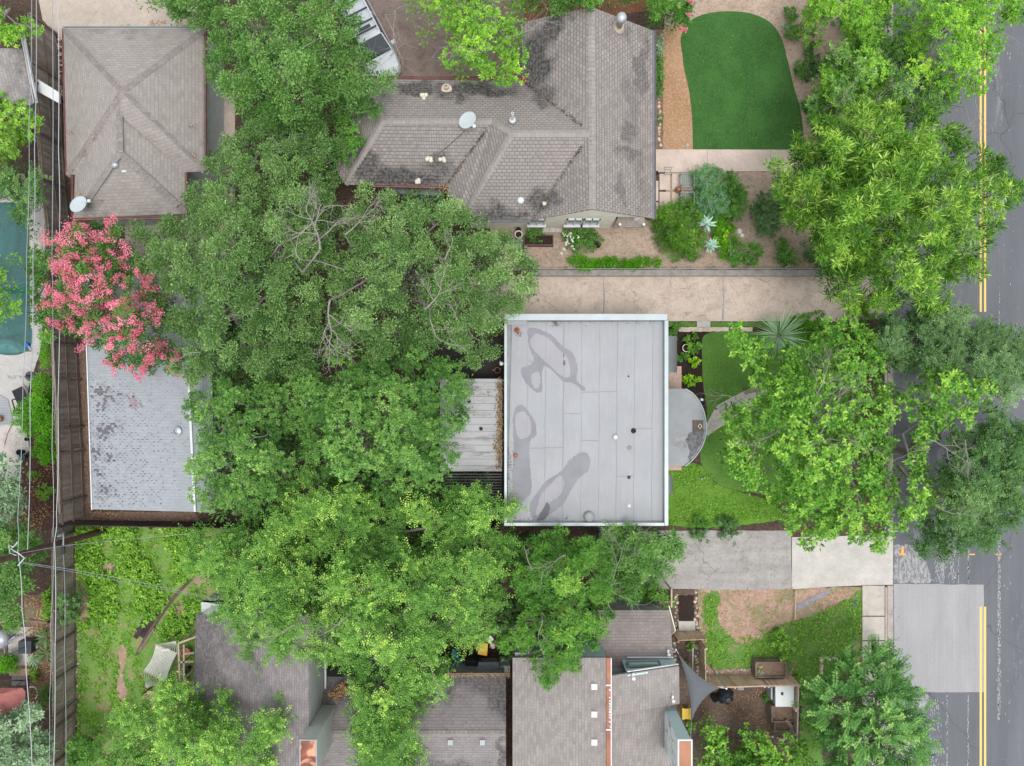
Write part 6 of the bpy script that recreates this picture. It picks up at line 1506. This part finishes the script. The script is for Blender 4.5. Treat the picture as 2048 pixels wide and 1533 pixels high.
TT("elm_tree", "large yellow green elm above the junk filled yard and middle roof", "tree", 'elm', P("640,1080 900,1075 1000,1050 1045,1050 1035,1100 1015,1150 1010,1200 985,1240 965,1285 925,1300 890,1335 905,1375 895,1400 850,1400 830,1440 845,1480 820,1560 730,1560 700,1470 720,1400 690,1360 660,1325 640,1270 640,1180"), 4.0, 8.6, (800, 1230), 4, gap=.35, tr=.3, limbs=14, bare=[(700, 1230, 8.0, 200, 1.6, .03, 2), (860, 1330, 8.2, 300, 1.4, .02, 2)])
TT("elm_tree", "yellow green elm shading the taupe shingle roof and its grey hip", "tree", 'elm', P("385,1060 430,1045 560,1060 640,1085 650,1180 650,1270 665,1330 630,1330 600,1345 540,1335 500,1330 475,1290 432,1255 420,1230 440,1185 395,1165 350,1120 370,1080"), 3.8, 8.0, (560, 1180), 3.5, gap=.35, tr=.26, bare=[(590, 1250, 7.8, 210, 1.5, .03, 2)])
TT("elm_tree", "green elm in the bottom left corner of the back lawn", "tree", 'elm', P("150,1590 165,1520 205,1480 225,1430 300,1400 315,1365 345,1345 375,1360 395,1400 440,1385 495,1395 540,1375 580,1385 610,1355 600,1400 605,1450 570,1500 560,1590"), 3.4, 7.0, (370, 1500), 3, gap=.35, tr=.22)
TT("elm_tree", "narrow elm crown in front of the middle shingle roof at the bottom edge", "tree", 'elm', P("680,1400 720,1360 760,1380 800,1400 830,1420 845,1480 840,1560 800,1590 690,1590 672,1520 690,1460"), 4.4, 7.4, (760, 1500), 2.5, gap=.45, tr=.16, lai=.8, under=.3)
TT("chinaberry_tree", "lush feathery chinaberry tree hanging over the south house roof", "tree", 'china', P("1022,1110 1055,1062 1100,1052 1150,1058 1195,1070 1232,1090 1235,1160 1235,1205 1226,1240 1200,1290 1190,1335 1160,1345 1125,1345 1125,1398 1080,1394 1056,1362 1062,1315 1020,1325 978,1305 985,1255 1022,1235 1035,1190 1012,1150"), 3.8, 7.6, (1110, 1200), 3, gap=.15, tr=.24, bare=[(1085, 1240, 7.4, 270, .9, .03, 2), (1130, 1110, 7.3, 200, 1.2, .03, 2), (1060, 1130, 7, 130, .7, .03, 1)])
TT("willow_tree", "light green tree with narrow leaves and bare limbs by the old grey driveway", "tree", 'willow', P("1180,1060 1260,1048 1330,1055 1365,1085 1392,1098 1375,1118 1345,1128 1330,1150 1300,1165 1290,1200 1265,1212 1235,1195 1212,1160 1205,1110"), 3.0, 5.6, (1260, 1130), 2, gap=.0, tr=.12, lai=1.2, under=.8, bare=[(1222, 1170, 5.4, 60, 2.2, .03, 3), (1225, 1185, 5.2, 330, 1.6, .022, 3), (1215, 1210, 5.2, 300, 1.4, .02, 3)])
# north, above the roof
TT("ash_tree", "bright yellow green ash with bare twigs above the stained north roof", "tree", 'ash', P("790,-60 800,5 815,30 835,65 850,98 868,112 885,80 895,100 895,150 915,168 930,186 958,172 978,195 985,222 1003,210 992,170 1030,168 1045,120 1052,60 1060,10 1055,-60"), 4.6, 8.0, (930, 20), 2.6, gap=.55, tr=.2, lai=.9, under=.35, bare=[(770, 30, 6.4, 300, 1.9, .03, 3), (790, 20, 6.4, 270, 1.8, .03, 3), (1010, 75, 7.2, 10, 1.6, .03, 3), (980, 100, 7.4, 200, 1.4, .03, 3), (985, 60, 7.3, 60, 1.3, .02, 3)])
TT("myrtle_tree", "dark leafy myrtle with a few pink flowers north of the ridge", "tree", 'oak', P("1055,-60 1050,20 1070,45 1100,52 1125,30 1150,15 1200,10 1260,5 1300,-10 1300,-60"), 3, 5.4, (1130, -20), 1.5, gap=.2, tr=.12, extra=None)
# street side
TT("pecan_tree", "huge glossy pecan tree over the sidewalk and the yellow road lines", "tree", 'pecan', P("1532,345 1548,320 1590,308 1595,262 1600,232 1640,200 1720,188 1800,182 1880,200 1905,250 1955,300 1975,312 1998,305 2018,340 2042,380 2046,425 2015,455 1975,470 1972,520 1960,555 1920,580 1900,600 1890,635 1850,640 1800,622 1740,612 1690,628 1655,600 1640,570 1655,545 1625,525 1600,480 1555,458 1545,400 1530,375"), 5.0, 11.0, (1735, 400), 5, gap=.0, tr=.42, limbs=18, under=.8)
TT("hackberry_tree", "mid green tree between the airy pale tree and the pecan at the road edge", "tree", 'mid', P("1640,95 1700,70 1800,80 1880,140 1920,205 1880,240 1800,235 1720,225 1650,255 1612,235 1615,175"), 4.0, 7.2, (1750, 160), 2.5, gap=-.3, tr=.16, bare=[(1760, 190, 7.0, 250, 1.6, .02, 3), (1930, 215, 7.0, 290, 1.2, .02, 3)])
TT("hackberry_tree", "pale green airy tree over the gravel beside the clipped lawn", "tree", 'ash', P("1600,-60 1592,20 1600,60 1598,92 1650,50 1690,60 1700,100 1650,118 1625,165 1640,210 1720,195 1790,175 1800,110 1770,60 1790,-60"), 4.2, 8.0, (1700, 60), 3, gap=-.6, tr=.22, lai=1.2, bare=[(1720, 150, 7.2, 240, 1.2, .02, 3), (1800, 170, 7.0, 300, 1.2, .02, 3)])
TT("elm_tree", "yellow green elm reaching over the double yellow line, top right", "tree", 'ash', P("1790,-60 1780,40 1800,110 1795,175 1880,198 1930,215 1965,180 1985,120 2018,95 2025,40 2060,20 2060,-60"), 4.6, 9.0, (1860, 60), 3.5, gap=-.6, tr=.24, lai=1.25, bare=[(1950, 200, 7.4, 280, 1.3, .02, 3), (1980, 50, 7.6, 340, 1.5, .02, 2), (1850, 150, 7.5, 210, 1.0, .02, 3)])
TT("juniper_tree", "dull blue green tree leaning over the road below the pecan", "tree", 'blue', P("1735,640 1800,630 1850,620 1905,605 1935,612 1945,650 1990,640 2020,665 2060,678 2060,775 2010,800 1960,790 1900,760 1850,770 1800,750 1760,700"), 3.6, 7.0, (1800, 690), 3, gap=.05, tr=.2, lai=1.5, under=.8)
TT("juniper_tree", "dark green fine leaved tree over the road beside the orange marks", "tree", 'dkgreen', P("1880,930 1900,880 1950,845 2000,840 2060,850 2060,1010 2035,1050 2000,1060 1990,1085 1960,1098 1900,1100 1870,1120 1835,1105 1830,1060 1870,1020"), 3.6, 7.0, (1880, 990), 3, gap=.0, tr=.22, lai=1.5, under=.8)
FRL = P("1432,690 1450,650 1480,632 1512,645 1518,680 1560,700 1600,690 1640,640 1682,625 1722,640 1765,680 1790,740 1800,830 1800,960 1795,1060 1765,1100 1720,1085 1700,1095 1650,1090 1625,1138 1602,1125 1600,1080 1560,1050 1545,1010 1500,1005 1478,965 1448,965 1410,905 1425,880 1452,850 1432,800 1470,775 1455,735")
TT("mulberry_tree", "broad leaved bright green tree filling the main front yard", "tree", 'big', FRL, 4.0, 8.2, (1620, 850), 4, gap=.4, tr=.3, limbs=14, holes=[(1680, 785, 26), (1700, 850, 18), (1545, 720, 22), (1540, 930, 24), (1552, 662, 34)], bare=[(1630, 820, 7.9, 75, 1.7, .035, 3), (1640, 870, 7.8, 50, 2.0, .03, 3), (1640, 880, 7.8, 320, 1.6, .025, 3), (1560, 860, 7.6, 200, 1.4, .025, 3), (1480, 800, 7, 170, 1.0, .02, 3)])
TT("mulberry_tree", "broad leaved bright green tree between the front yard and the road", "tree", 'big', P("1795,770 1830,755 1862,722 1905,735 1925,720 1958,712 1972,750 1990,790 2022,815 2015,838 1985,845 1950,835 1920,870 1885,880 1855,900 1850,950 1880,985 1880,1030 1850,1055 1820,1060 1795,1055 1800,960 1800,850"), 4.4, 8.2, (1790, 900), 2.6, gap=.3, tr=.22, bare=[(1860, 880, 7.6, 340, 1.3, .03, 3), (1850, 900, 7.5, 200, 1.0, .02, 3), (1870, 1010, 7.4, 320, 1.4, .025, 3), (1930, 880, 7.4, 270, 1.1, .03, 2)])
TT("mimosa_tree", "feathery dark green tree with arching fronds beside the sidewalk, bottom right", "tree", 'mimosa', P("1655,1340 1690,1305 1715,1320 1745,1290 1775,1300 1790,1330 1830,1360 1820,1400 1850,1470 1860,1530 1830,1590 1680,1590 1655,1520 1650,1480 1620,1440 1632,1400 1615,1380"), 2.8, 6.6, (1740, 1440), 3, gap=.0, tr=.18, under=.5)
# leafy shrubs / small trees, bottom
TT("fig_tree", "bright broad leaved shrub below the shade sail", "shrub", 'big', P("1392,1432 1420,1412 1448,1418 1458,1450 1462,1500 1455,1560 1440,1590 1388,1590 1395,1500 1398,1460"), 1.4, 3.0, (1425, 1500), 1, gap=.15, tr=.07, under=.5)
TT("fig_tree", "broad leaved shrub at the bottom edge beside the compost bins", "shrub", 'big', P("1485,1462 1520,1455 1545,1470 1560,1490 1590,1465 1615,1490 1640,1500 1645,1590 1470,1590 1478,1520"), 1.4, 3.0, (1550, 1530), 1, gap=.15, tr=.07, under=.5)
TT("fig_tree", "broad leaved shrub at the bottom edge between the other two bright shrubs", "shrub", 'big', P("1440,1490 1470,1500 1500,1492 1530,1510 1560,1530 1560,1600 1430,1600"), 1.2, 2.4, (1490, 1550), 1, gap=0, tr=.06, under=.5)
# left edge
TT("maple_tree", "bright green tree over the shed roof in the top left corner", "tree", 'ash', P("-60,-60 0,-40 20,10 30,40 50,30 80,40 95,60 85,85 65,80 55,110 30,95 0,100 -60,90"), 3.4, 6.0, (10, 30), 2, gap=.3, tr=.14)
TT("ligustrum_tree", "yellow green rounded tree below the shed roof beside the fence", "tree", 'weed', P("-60,185 0,190 40,190 75,225 95,255 85,270 50,300 30,325 -60,340"), 3, 5.2, (15, 255), 2, gap=.1, tr=.14, lai=1.3, under=.9)
TT("cherry_laurel", "dark green small leaved tree over the upper rim of the pool", "tree", 'dkgreen', P("-60,330 20,325 60,330 85,360 88,420 70,470 40,455 15,400 -60,395"), 2.2, 4.4, (60, 380), 1.5, gap=.2, tr=.12)
TT("ash_tree", "bright green branches hanging over the left side of the pool", "tree", 'ash', P("-60,470 0,485 40,480 45,510 30,560 45,600 42,625 10,655 -60,680"), 4, 6.4, (-40, 570), 2, gap=.55, tr=.12, under=.3)
TT("hedge_tree", "green leafy tree between the pool and the pink crape myrtle", "tree", 'greenshrub', P("55,505 85,490 100,520 96,560 100,620 112,680 100,705 82,690 78,650 60,640 62,590 52,560"), 2.4, 4.2, (88, 610), 1.2, gap=.2, tr=.1)
TT("olive_tree", "grey green shrubby tree over the flagstones at the left edge", "tree", 'silver', P("-60,890 10,905 50,930 62,960 60,1010 30,1060 -60,1080"), 2.4, 4.2, (10, 980), 1.6, gap=.2, tr=.1, lai=1.1)
TT("oak_tree", "dark live oak crossed by the pole and the wires, left edge", "tree", 'oak', P("-60,1030 20,1035 60,1025 95,1055 100,1090 80,1140 66,1180 62,1225 40,1255 0,1250 -60,1260"), 3.2, 5.4, (20, 1150), 2, gap=.25, tr=.18)
TT("buddleja_tree", "silver leaved shrubby tree in the bottom left corner", "tree", 'silver', P("-60,1440 0,1430 40,1395 70,1400 95,1430 110,1490 105,1590 -60,1590"), 2.4, 4.4, (30, 1500), 1.6, gap=.1, tr=.1, lai=1.3, under=.8)
TT("privet_tree", "small green tree between the fence and the bottom left elm", "tree", 'greenshrub', P("132,1475 160,1462 205,1470 215,1500 180,1530 150,1560 128,1560"), 1.6, 3.0, (165, 1500), 1, gap=0, tr=.07)
# crape myrtle with pink panicles
def panicles(dens, cr=.26):
    def f(rng, root, C, poly):
        keep = rng.uniform(0, 1, len(C)) < dens
        c = C[keep]; c = np.repeat(c, 3, 0) + rng.normal(0, .34, (keep.sum() * 3, 3)) * [1, 1, .25]; c[:, 2] += .30
        n = 105; q = np.repeat(c, n, 0); k = np.repeat(rng.uniform(.5, 1.15, len(c)), n)
        u = unit(rng, len(q), -.6); r = rng.uniform(.1, 1, len(q)) ** .5 * cr * k
        ax = np.repeat(unit(rng, len(c), .0), n, 0)
        p = q + u * r[:, None] * .62 + ax * (rng.uniform(-.9, .9, len(q)) * cr * k)[:, None]
        nr = u + [0, 0, .8]; m = len(p)
        leafmesh("blossom", LF['pink'], root, p, rng.normal(0, 1, (m, 3)), nr, rng.uniform(.05, .085, m), rng.uniform(.05, .075, m), np.repeat(rng.normal(.45, .16, len(c)), n) + rng.normal(0, .14, m))
    return f
TT("crape_myrtle", "crape myrtle covered in pink blossom over the light grey outbuilding", "tree", 'myrtle', P("103,478 118,460 150,446 200,440 245,455 270,500 292,552 328,600 345,640 352,690 364,735 350,776 328,748 285,742 235,732 205,705 165,695 148,668 112,645 92,612 100,560 98,515"), 4.0, 7.6, (215, 590), 2.4, gap=.0, tr=.1, lai=.9, under=.8, extra=panicles(1.0, .34))
TT("crape_myrtle", "leafy crape myrtle with a few pink flowers beside the clipped lawn", "tree", 'greenshrub', P("1280,-60 1288,30 1300,60 1330,68 1372,62 1392,30 1400,-60"), 2.4, 4.4, (1335, 0), 1.6, gap=.1, tr=.09, extra=panicles(.05, .15))
TT("crape_myrtle", "sprig of crape myrtle with pink flowers at the top of the ridge", "tree", 'greenshrub', P("1140,-60 1135,5 1150,20 1180,30 1200,25 1200,-60"), 4.8, 6.0, (1170, -40), 1, gap=0, tr=.06, extra=panicles(.25, .16))

# ================================================================== SHRUBS AND GARDEN PLANTS
shrub("round_bush", "bright green clipped bush, the upper one beside the black lounge chair", "bush", 'bush', 80, 790, 26, 1.9, "clipped bushes by the pool", poly=P("62,760 85,748 104,752 108,800 108,870 85,868 66,830"))
shrub("round_bush", "large round bright green bush, the widest beside the wooden deck", "bush", 'bush', 66, 828, 38, 1.7, "clipped bushes by the pool", poly=P("30,830 45,803 70,790 100,798 110,830 105,860 75,870 45,868"))
shrub("round_bush", "bright green clipped bush, the lowest beside the red mulch", "bush", 'bush', 88, 895, 22, 1.4, "clipped bushes by the pool", poly=P("66,900 75,875 95,862 112,870 112,905 95,925 75,922"))
shrub("hedge_bush", "narrow green hedge bush between pool terrace and fence", "bush", 'bush', 91, 712, 14, 1.6, poly=P("80,690 100,685 103,730 90,738 82,725"))
shrub("rosemary_bush", "large feathery green bush covering the corner of the patio", "bush", 'needle', 1358, 458, 50, 1.5, poly=P("1312,445 1325,415 1345,398 1380,402 1402,425 1402,460 1408,490 1395,512 1360,510 1330,508 1315,480"))
shrub("sage_bush", "tall blue green flowering sage behind the benches", "bush", 'lav', 1420, 380, 40, 1.3, poly=P("1392,345 1405,335 1430,335 1448,350 1455,385 1450,420 1425,432 1400,430 1390,400"))
shrub("green_bush", "dark green mound of leaves right of the flowering sage", "bush", 'greenshrub', 1465, 390, 32, 1.1, poly=P("1445,355 1470,348 1485,365 1495,395 1492,420 1478,440 1455,442 1445,410"))
shrub("lantana_bush", "yellow flowering low shrub between the two blue agaves and the gravel", "bush", 'yrose', 1445, 470, 28, .8, poly=P("1415,425 1445,430 1465,445 1468,480 1455,510 1432,518 1428,480 1425,455"))
shrub("lantana_flowers", "scatter of yellow blooms on the low shrub by the agaves", "flowers", 'lime', 1445, 475, 18, .95, lai=.35)
shrub("blue_juniper", "round blue green juniper on the gravel beside the pecan", "bush", 'bluebush', 1540, 428, 34, 1.2, ry=38)
shrub("green_bush", "dark green shrub on the gravel below the white stones", "bush", 'greenshrub', 1490, 507, 36, .8, ry=24)
shrub("green_bush", "small green shrub half under the pecan by the wire fence", "bush", 'greenshrub', 1572, 505, 22, .7, ry=26)
shrub("small_shrub", "little dark green shrub on gravel, upper of the two by the lawn", "shrub", 'greenshrub', 1583, 28, 15, .7)
shrub("small_shrub", "green shrub by the pale twigs at the top of the gravel", "shrub", 'greenshrub', 1592, 62, 18, .7)
shrub("small_shrub", "little round green shrub on gravel right of the clipped lawn", "shrub", 'greenshrub', 1603, 141, 17, .7)
shrub("rose_bush", "green bush dotted with white roses below the stucco wall", "bush", 'greenshrub', 1145, 478, 24, .9, ry=23)
shrub("box_bush", "round bright green bush right of the white roses", "bush", 'greenshrub', 1177, 479, 22, .9)
SEED[0] += 1; rg = np.random.default_rng(5); n = 170; pr = Wn(rg.normal(1140, 10, n), rg.normal(478, 11, n), np.full(n, .95))
rg2 = rg.integers(0, 26, n); pr = pr[:26][rg2] + rg.normal(0, .02, (n, 3)); nr = rg.normal(0, .3, (n, 3)) + [0, 0, 1]
o = leafmesh("rose_blooms", leafmat("petal_white", (.6, .6, .5), (.75, .75, .68), (.8, .8, .76), (.85, .85, .8), .2), None, pr, rg.normal(0, 1, (n, 3)), nr, np.full(n, .07), np.full(n, .06), rg.uniform(0, 1, n)); tag(o, "small white rose blooms on the bush below the stucco wall", "flowers", kind="stuff")
shrub("planter_plant", "green plant growing in the rusty planter box", "plant", 'greenshrub', 1072, 470, 16, .9, ry=18)
shrub("edge_bush", "pale grey green plant at the house corner left of the planter", "plant", 'silver', 1034, 492, 18, .6)
shrub("foundation_plant", "grey leaved plant by the east gutter, uppermost in the bed", "plant", 'silver', 1317, 95, 11, .7, ry=18)
shrub("foundation_plant", "bright green leafy plant in the bed by the east gutter", "plant", 'greenshrub', 1318, 130, 11, .6, ry=16)
shrub("foundation_plant", "green clump with straps in the middle of the bed by the east gutter", "plant", 'willow', 1316, 150, 12, .6)
shrub("foundation_plant", "low bright green clump beside the limestone rocks by the east gutter", "plant", 'greenshrub', 1318, 178, 9, .5, ry=12)
shrub("hedge_row", "low bright green hedge along the kerb of the pink driveway", "hedge", 'bush', 1225, 527, 100, .5, poly=P("1128,526 1140,518 1200,515 1260,518 1312,517 1318,529 1290,538 1180,539 1135,538"), lai=1.2)
def spiky(name, label, cat, m, px, py, r, n, w, seed, zc=.05, droop=.3, rise=.9, stem=0):
    rg = np.random.default_rng(seed); root = thing(name, label, cat, W(px, py))
    th = rg.uniform(0, 6.283, n); el = rg.uniform(.1, rise, n); d = np.stack([np.cos(th) * np.cos(el), np.sin(th) * np.cos(el), np.sin(el)], -1)
    c = W(px, py, stem + zc); p = np.tile(np.array(c), (n, 1)) + d * r * .08
    nr = np.stack([-np.cos(th) * np.sin(el), -np.sin(th) * np.sin(el), np.cos(el)], -1)
    leafmesh("leaves", LF[m], root, p, d, nr, r * rg.uniform(.75, 1.1, n), np.full(n, w), rg.uniform(.2, .9, n))
    if stem: mb = MB(); mb.tube([W(px, py, 0), W(px, py, stem)], [.12, .1], 8); mb.build("trunk", BARK, root)
    else: mb = MB(); mb.lathe(W(px, py, 0), [(.06, 0), (.05, .08)], 8); mb.build("stem", BARK, root)
    return root
spiky("agave", "pale blue agave rosette, the upper one in the flower bed", "agave", 'agave', 1412, 449, .55, 30, .14, 1, rise=1.1, zc=.7)
spiky("agave", "pale blue agave rosette, the lower one in the flower bed", "agave", 'agave', 1421, 493, .52, 30, .14, 2, rise=1.1, zc=.7)
spiky("sago_palm", "grey green fan palm at the edge of the pink driveway", "palm", 'palm', 1556, 672, 1.55, 150, .05, 3, stem=1.2)
for i, (x, y, lb) in enumerate(((94, 1274, "spiky blue green yucca, the upper one beside the fence foot"), (94, 1308, "spiky blue green yucca, the lower one beside the fence foot"))): spiky("yucca", lb, "yucca", 'blue', x, y, .75, 45, .05, 10 + i)
spiky("grass_clump", "straw coloured grass tuft between the path and the yuccas", "grass", 'palm', 70, 1318, .55, 60, .02, 14)
spiky("iris_clump", "spiky dark green strap plant in the foundation bed, upper", "plant", 'dkgreen', 1315, 148, .45, 40, .03, 15); spiky("iris_clump", "spiky dark green strap plant in the foundation bed, lower", "plant", 'dkgreen', 1313, 240, .45, 40, .03, 16)
spiky("yucca", "small light green yucca on the gravel near the top", "yucca", 'silver', 1570, 57, .35, 24, .04, 17)
# mulch bed plants
for i, (x, y, r, s_, lb) in enumerate(((1348, 662, 16, 'greenshrub', "green bush at the corner of the main house beside the verge"), (1385, 690, 17, 'big', "leafy green plant in the dark mulch behind the round pot"), (1362, 715, 11, 'greenshrub', "leafy green plant in the dark mulch below the round pot"), (1392, 724, 9, 'lime', "lime green plant in the dark mulch beside the lawn edge"), (1372, 757, 10, 'lime', "lime green plant in the dark mulch beside the brick step"), (1395, 758, 7, 'lime', "small lime green plant in the dark mulch near the lawn edge"), (1380, 769, 7, 'lime', "lime green plant in the dark mulch above the porch roof"), (1379, 716, 6, 'lime', "tiny pale plant in the centre of the dark mulch bed"))):
    shrub("bed_plant", lb, "plant", s_, x, y, r, .5, "plants in the mulch bed")
for i, (x, y, r, ry, h, s_, lb) in enumerate(((1575, 1300, 26, 22, 1.1, 'weed', "bright green shrub growing in the patchy front lawn"), (1560, 1275, 12, 16, .7, 'weed', "small green sprout just north of the bright lawn shrub"), (1526, 1336, 6, 6, .95, 'lime', "yellow green seedling in the wooden raised planter"), (1522, 1346, 7, 6, .85, 'silver', "grey green seedling in the raised planter, lower"), (1535, 1400, 8, 9, .5, 'greenshrub', "little green plant left of the white chest"), (1383, 1296, 7, 10, .6, 'weed', "green sprout in the narrow side garden"), (1376, 1330, 8, 8, .5, 'lime', "bright sprout in the side garden beside the sail edge"), (1380, 1455, 9, 14, .5, 'weed', "green weeds beside the blue green chimney base"), (1400, 1045, 18, 10, .7, 'greenshrub', "small dark bush at the edge of the side grass"), (1455, 1047, 22, 12, .7, 'dkgreen', "dark bush right of the small one along the old driveway"), (1400, 1070, 20, 16, .8, 'dkgreen', "dark green shrub hanging over the old grey driveway, left"), (1462, 1070, 18, 14, .7, 'dkgreen', "dark green shrub hanging over the old grey driveway, right"), (95, 1210, 12, 30, .8, 'weed', "green weeds at the foot of the fence beside the bare branch"), (132, 1215, 20, 28, 1.9, 'dkgreen', "dark green vine climbing over the weathered boundary fence"), (86, 1395, 14, 26, 1.0, 'greenshrub', "upright dark green shrub beside the white hoop"), (65, 1350, 8, 12, .5, 'weed', "green plant between the steps and the leaf litter"), (12, 1330, 20, 24, .9, 'bush', "green bush left of the steps at the left edge"), (68, 950, 9, 9, .5, 'weed', "green seedling in the reddish mulch, upper"), (90, 985, 14, 12, .6, 'weed', "green plant in the reddish mulch near the fence, lower"), (1312, 436, 12, 8, .7, 'greenshrub', "green plant against the porch corner of the north house"), (1300, 1190, 40, 24, 1.2, 'china', "ferny plants beside the pale trellis"), (1335, 1205, 14, 14, 1.0, 'big', "broad leaved dark plant behind the trellis"), (1630, 60, 22, 30, 1.2, 'weed', "green undergrowth below the airy tree by the clipped lawn"), (1650, 510, 36, 26, 1.0, 'dkgreen', "shaded undergrowth between the gravel and the pecan trunk"), (1232, 1335, 6, 6, .4, 'weed', "green sprout behind the teal wall"))):
    shrub("garden_plant", lb, "plant", s_, x, y, r, h, ry=ry)
# weeds over the back lawn, grass tufts on the front lawns: uncountable growth
def ground_growth(name, poly, sty, n, seed, hz=.12, patch=90, thr=.1, size=1.0, skip=()):
    rg = np.random.default_rng(seed); xs = [p[0] for p in poly]; ys = [p[1] for p in poly]
    x = rg.uniform(min(xs), max(xs), n * 4); y = rg.uniform(min(ys), max(ys), n * 4); k = inpoly(x, y, poly) & (vn(x, y, patch, rg) + rg.normal(0, .25, x.shape) > thr)
    for sk in skip: k &= ~inpoly(x, y, sk)
    x, y = x[k][:n], y[k][:n]; st = dict(STY[sty]); st['cr'] = .12 * size; st['sp'] = .2 * size; st['L'] *= size; st['w'] *= size; st['tl'] = .18; st['lai'] = 1.2
    C = Wn(x, y, rg.uniform(.03, hz, len(x))); A_ = fill(rg, C, st, st['tone'] + rg.normal(0, .12, len(C))); A_[0][:, 2] = np.maximum(A_[0][:, 2], .025)
    return tag(leafmesh(name, st['m'], None, *A_), kind="stuff")
BL = P("155,1045 385,1050 420,1130 440,1200 388,1225 385,1390 300,1400 230,1430 200,1480 155,1500")
BARE = [P("236,1300 247,1290 254,1308 246,1345 254,1390 241,1400 231,1380 239,1340"), P("190,1130 222,1126 232,1142 205,1150"), P("350,1215 372,1208 376,1225 345,1240"), P("385,1150 412,1140 420,1158 392,1172"), P("160,1160 172,1180 178,1240 160,1240"), P("285,1385 310,1380 330,1400 300,1420")]
SKIP = BARE + [P("265,1275 325,1215 392,1145 398,1155 330,1240 282,1312 266,1310"), P("285,1280 355,1280 360,1310 330,1370 282,1345")]
for k_, b_ in enumerate(BARE): sheet("bare_patch", jag(spl(b_, 3), 3, 3.2, k_), .016, REDDIRT)
ground_growth("weeds", P("155,1050 385,1050 440,1190 390,1225 360,1290 280,1290 160,1260"), 'weed', 1500, 1, .3, 110, .05, 1.15, SKIP)
ground_growth("low_grass", BL, 'weed', 3600, 2, .06, 45, .0, .45, SKIP)
ground_growth("low_grass", P("1408,1195 1440,1190 1435,1240 1470,1280 1560,1250 1620,1235 1700,1195 1727,1185 1726,1300 1650,1380 1650,1500 1605,1500 1600,1380 1570,1325 1420,1335"), 'weed', 2600, 3, .05, 60, -.3, .4)
ground_growth("low_grass", P("1336,940 1400,930 1440,972 1530,1000 1560,1040 1336,1050"), 'weed', 1500, 4, .05, 50, -.4, .38)
ground_growth("weeds", P("1550,645 1720,600 1780,650 1780,1040 1560,1040 1540,990 1600,900"), 'bush', 1300, 5, .2, 80, .1, 1.0)
ground_growth("weeds", P("395,640 1000,690 1000,1030 400,1030"), 'dkgreen', 2600, 6, .3, 140, -.2, 1.6)
ground_growth("weeds", P("480,40 780,180 700,340 480,340"), 'dkgreen', 500, 7, .3, 140, -.2, 1.6)
ground_growth("weeds", P("1650,540 1780,540 1780,0 1620,0 1600,200 1650,350"), 'dkgreen', 1500, 8, .4, 100, -.2, 1.5)
ground_growth("weeds", P("500,1060 1000,1060 1180,1100 1180,1215 850,1300 640,1210 500,1200"), 'dkgreen', 1800, 9, .3, 120, -.2, 1.6)
# fallen leaves on the ground
def fallen(name, poly, n, seed, s=.08):
    rg = np.random.default_rng(seed); xs = [p[0] for p in poly]; ys = [p[1] for p in poly]
    x = rg.uniform(min(xs), max(xs), n * 3); y = rg.uniform(min(ys), max(ys), n * 3); k = inpoly(x, y, poly) & (vn(x, y, 60, rg) > -.2); x, y = x[k][:n], y[k][:n]; m = len(x)
    d = rg.normal(0, 1, (m, 3)); d[:, 2] *= .1; nr = rg.normal(0, .25, (m, 3)) + [0, 0, 1]
    tag(leafmesh(name, LF['straw'], None, Wn(x, y, np.full(m, .045)), d, nr, rg.uniform(.6, 1.3, m) * s, rg.uniform(.6, 1.2, m) * s * .6, rg.uniform(0, 1, m)), kind="stuff")
fallen("fallen_leaves", P("142,690 172,690 184,1024 390,1024 400,1042 152,1042"), 1500, 1, .09)
fallen("fallen_leaves", P("48,1190 104,1190 106,1420 60,1420"), 900, 2, .12)
fallen("fallen_leaves", P("1640,1200 1727,1185 1726,1330 1640,1400 1600,1480 1600,1300"), 420, 3, .09)
fallen("fallen_leaves", P("300,42 400,42 400,56 210,56"), 160, 4, .09)
fallen("fallen_leaves", P("1405,1380 1540,1380 1540,1470 1480,1490 1405,1440"), 700, 5, .08)
fallen("fallen_leaves", P("40,930 108,870 112,1060 40,1060"), 500, 6, .1)

fallen("fallen_leaves", P("1380,40 1560,60 1595,290 1390,290"), 60, 7, .07)
fallen("fallen_leaves", P("1060,556 1650,556 1650,640 1060,640"), 260, 8, .07)
fallen("fallen_leaves", P("1210,1070 1580,1070 1580,1175 1210,1165"), 160, 9, .07)
fallen("fallen_leaves", P("1380,1180 1720,1176 1700,1230 1560,1260 1480,1290 1400,1300"), 500, 10, .08)
fallen("fallen_leaves", P("1000,440 1640,400 1640,535 1000,535"), 700, 11, .06)
fallen("fallen_leaves", P("1560,0 1640,0 1640,330 1600,300"), 300, 12, .07)
fallen("fallen_leaves", P("700,0 1048,0 1048,160 700,160"), 200, 13, .08)
fallen("fallen_leaves", P("0,410 56,410 58,700 0,700"), 60, 14, .09)
fallen("fallen_leaves", P("1790,0 1956,0 1956,560 1790,560"), 160, 15, .08)
fallen("fallen_leaves", P("1786,560 1800,560 1800,1530 1786,1530"), 160, 16, .08)
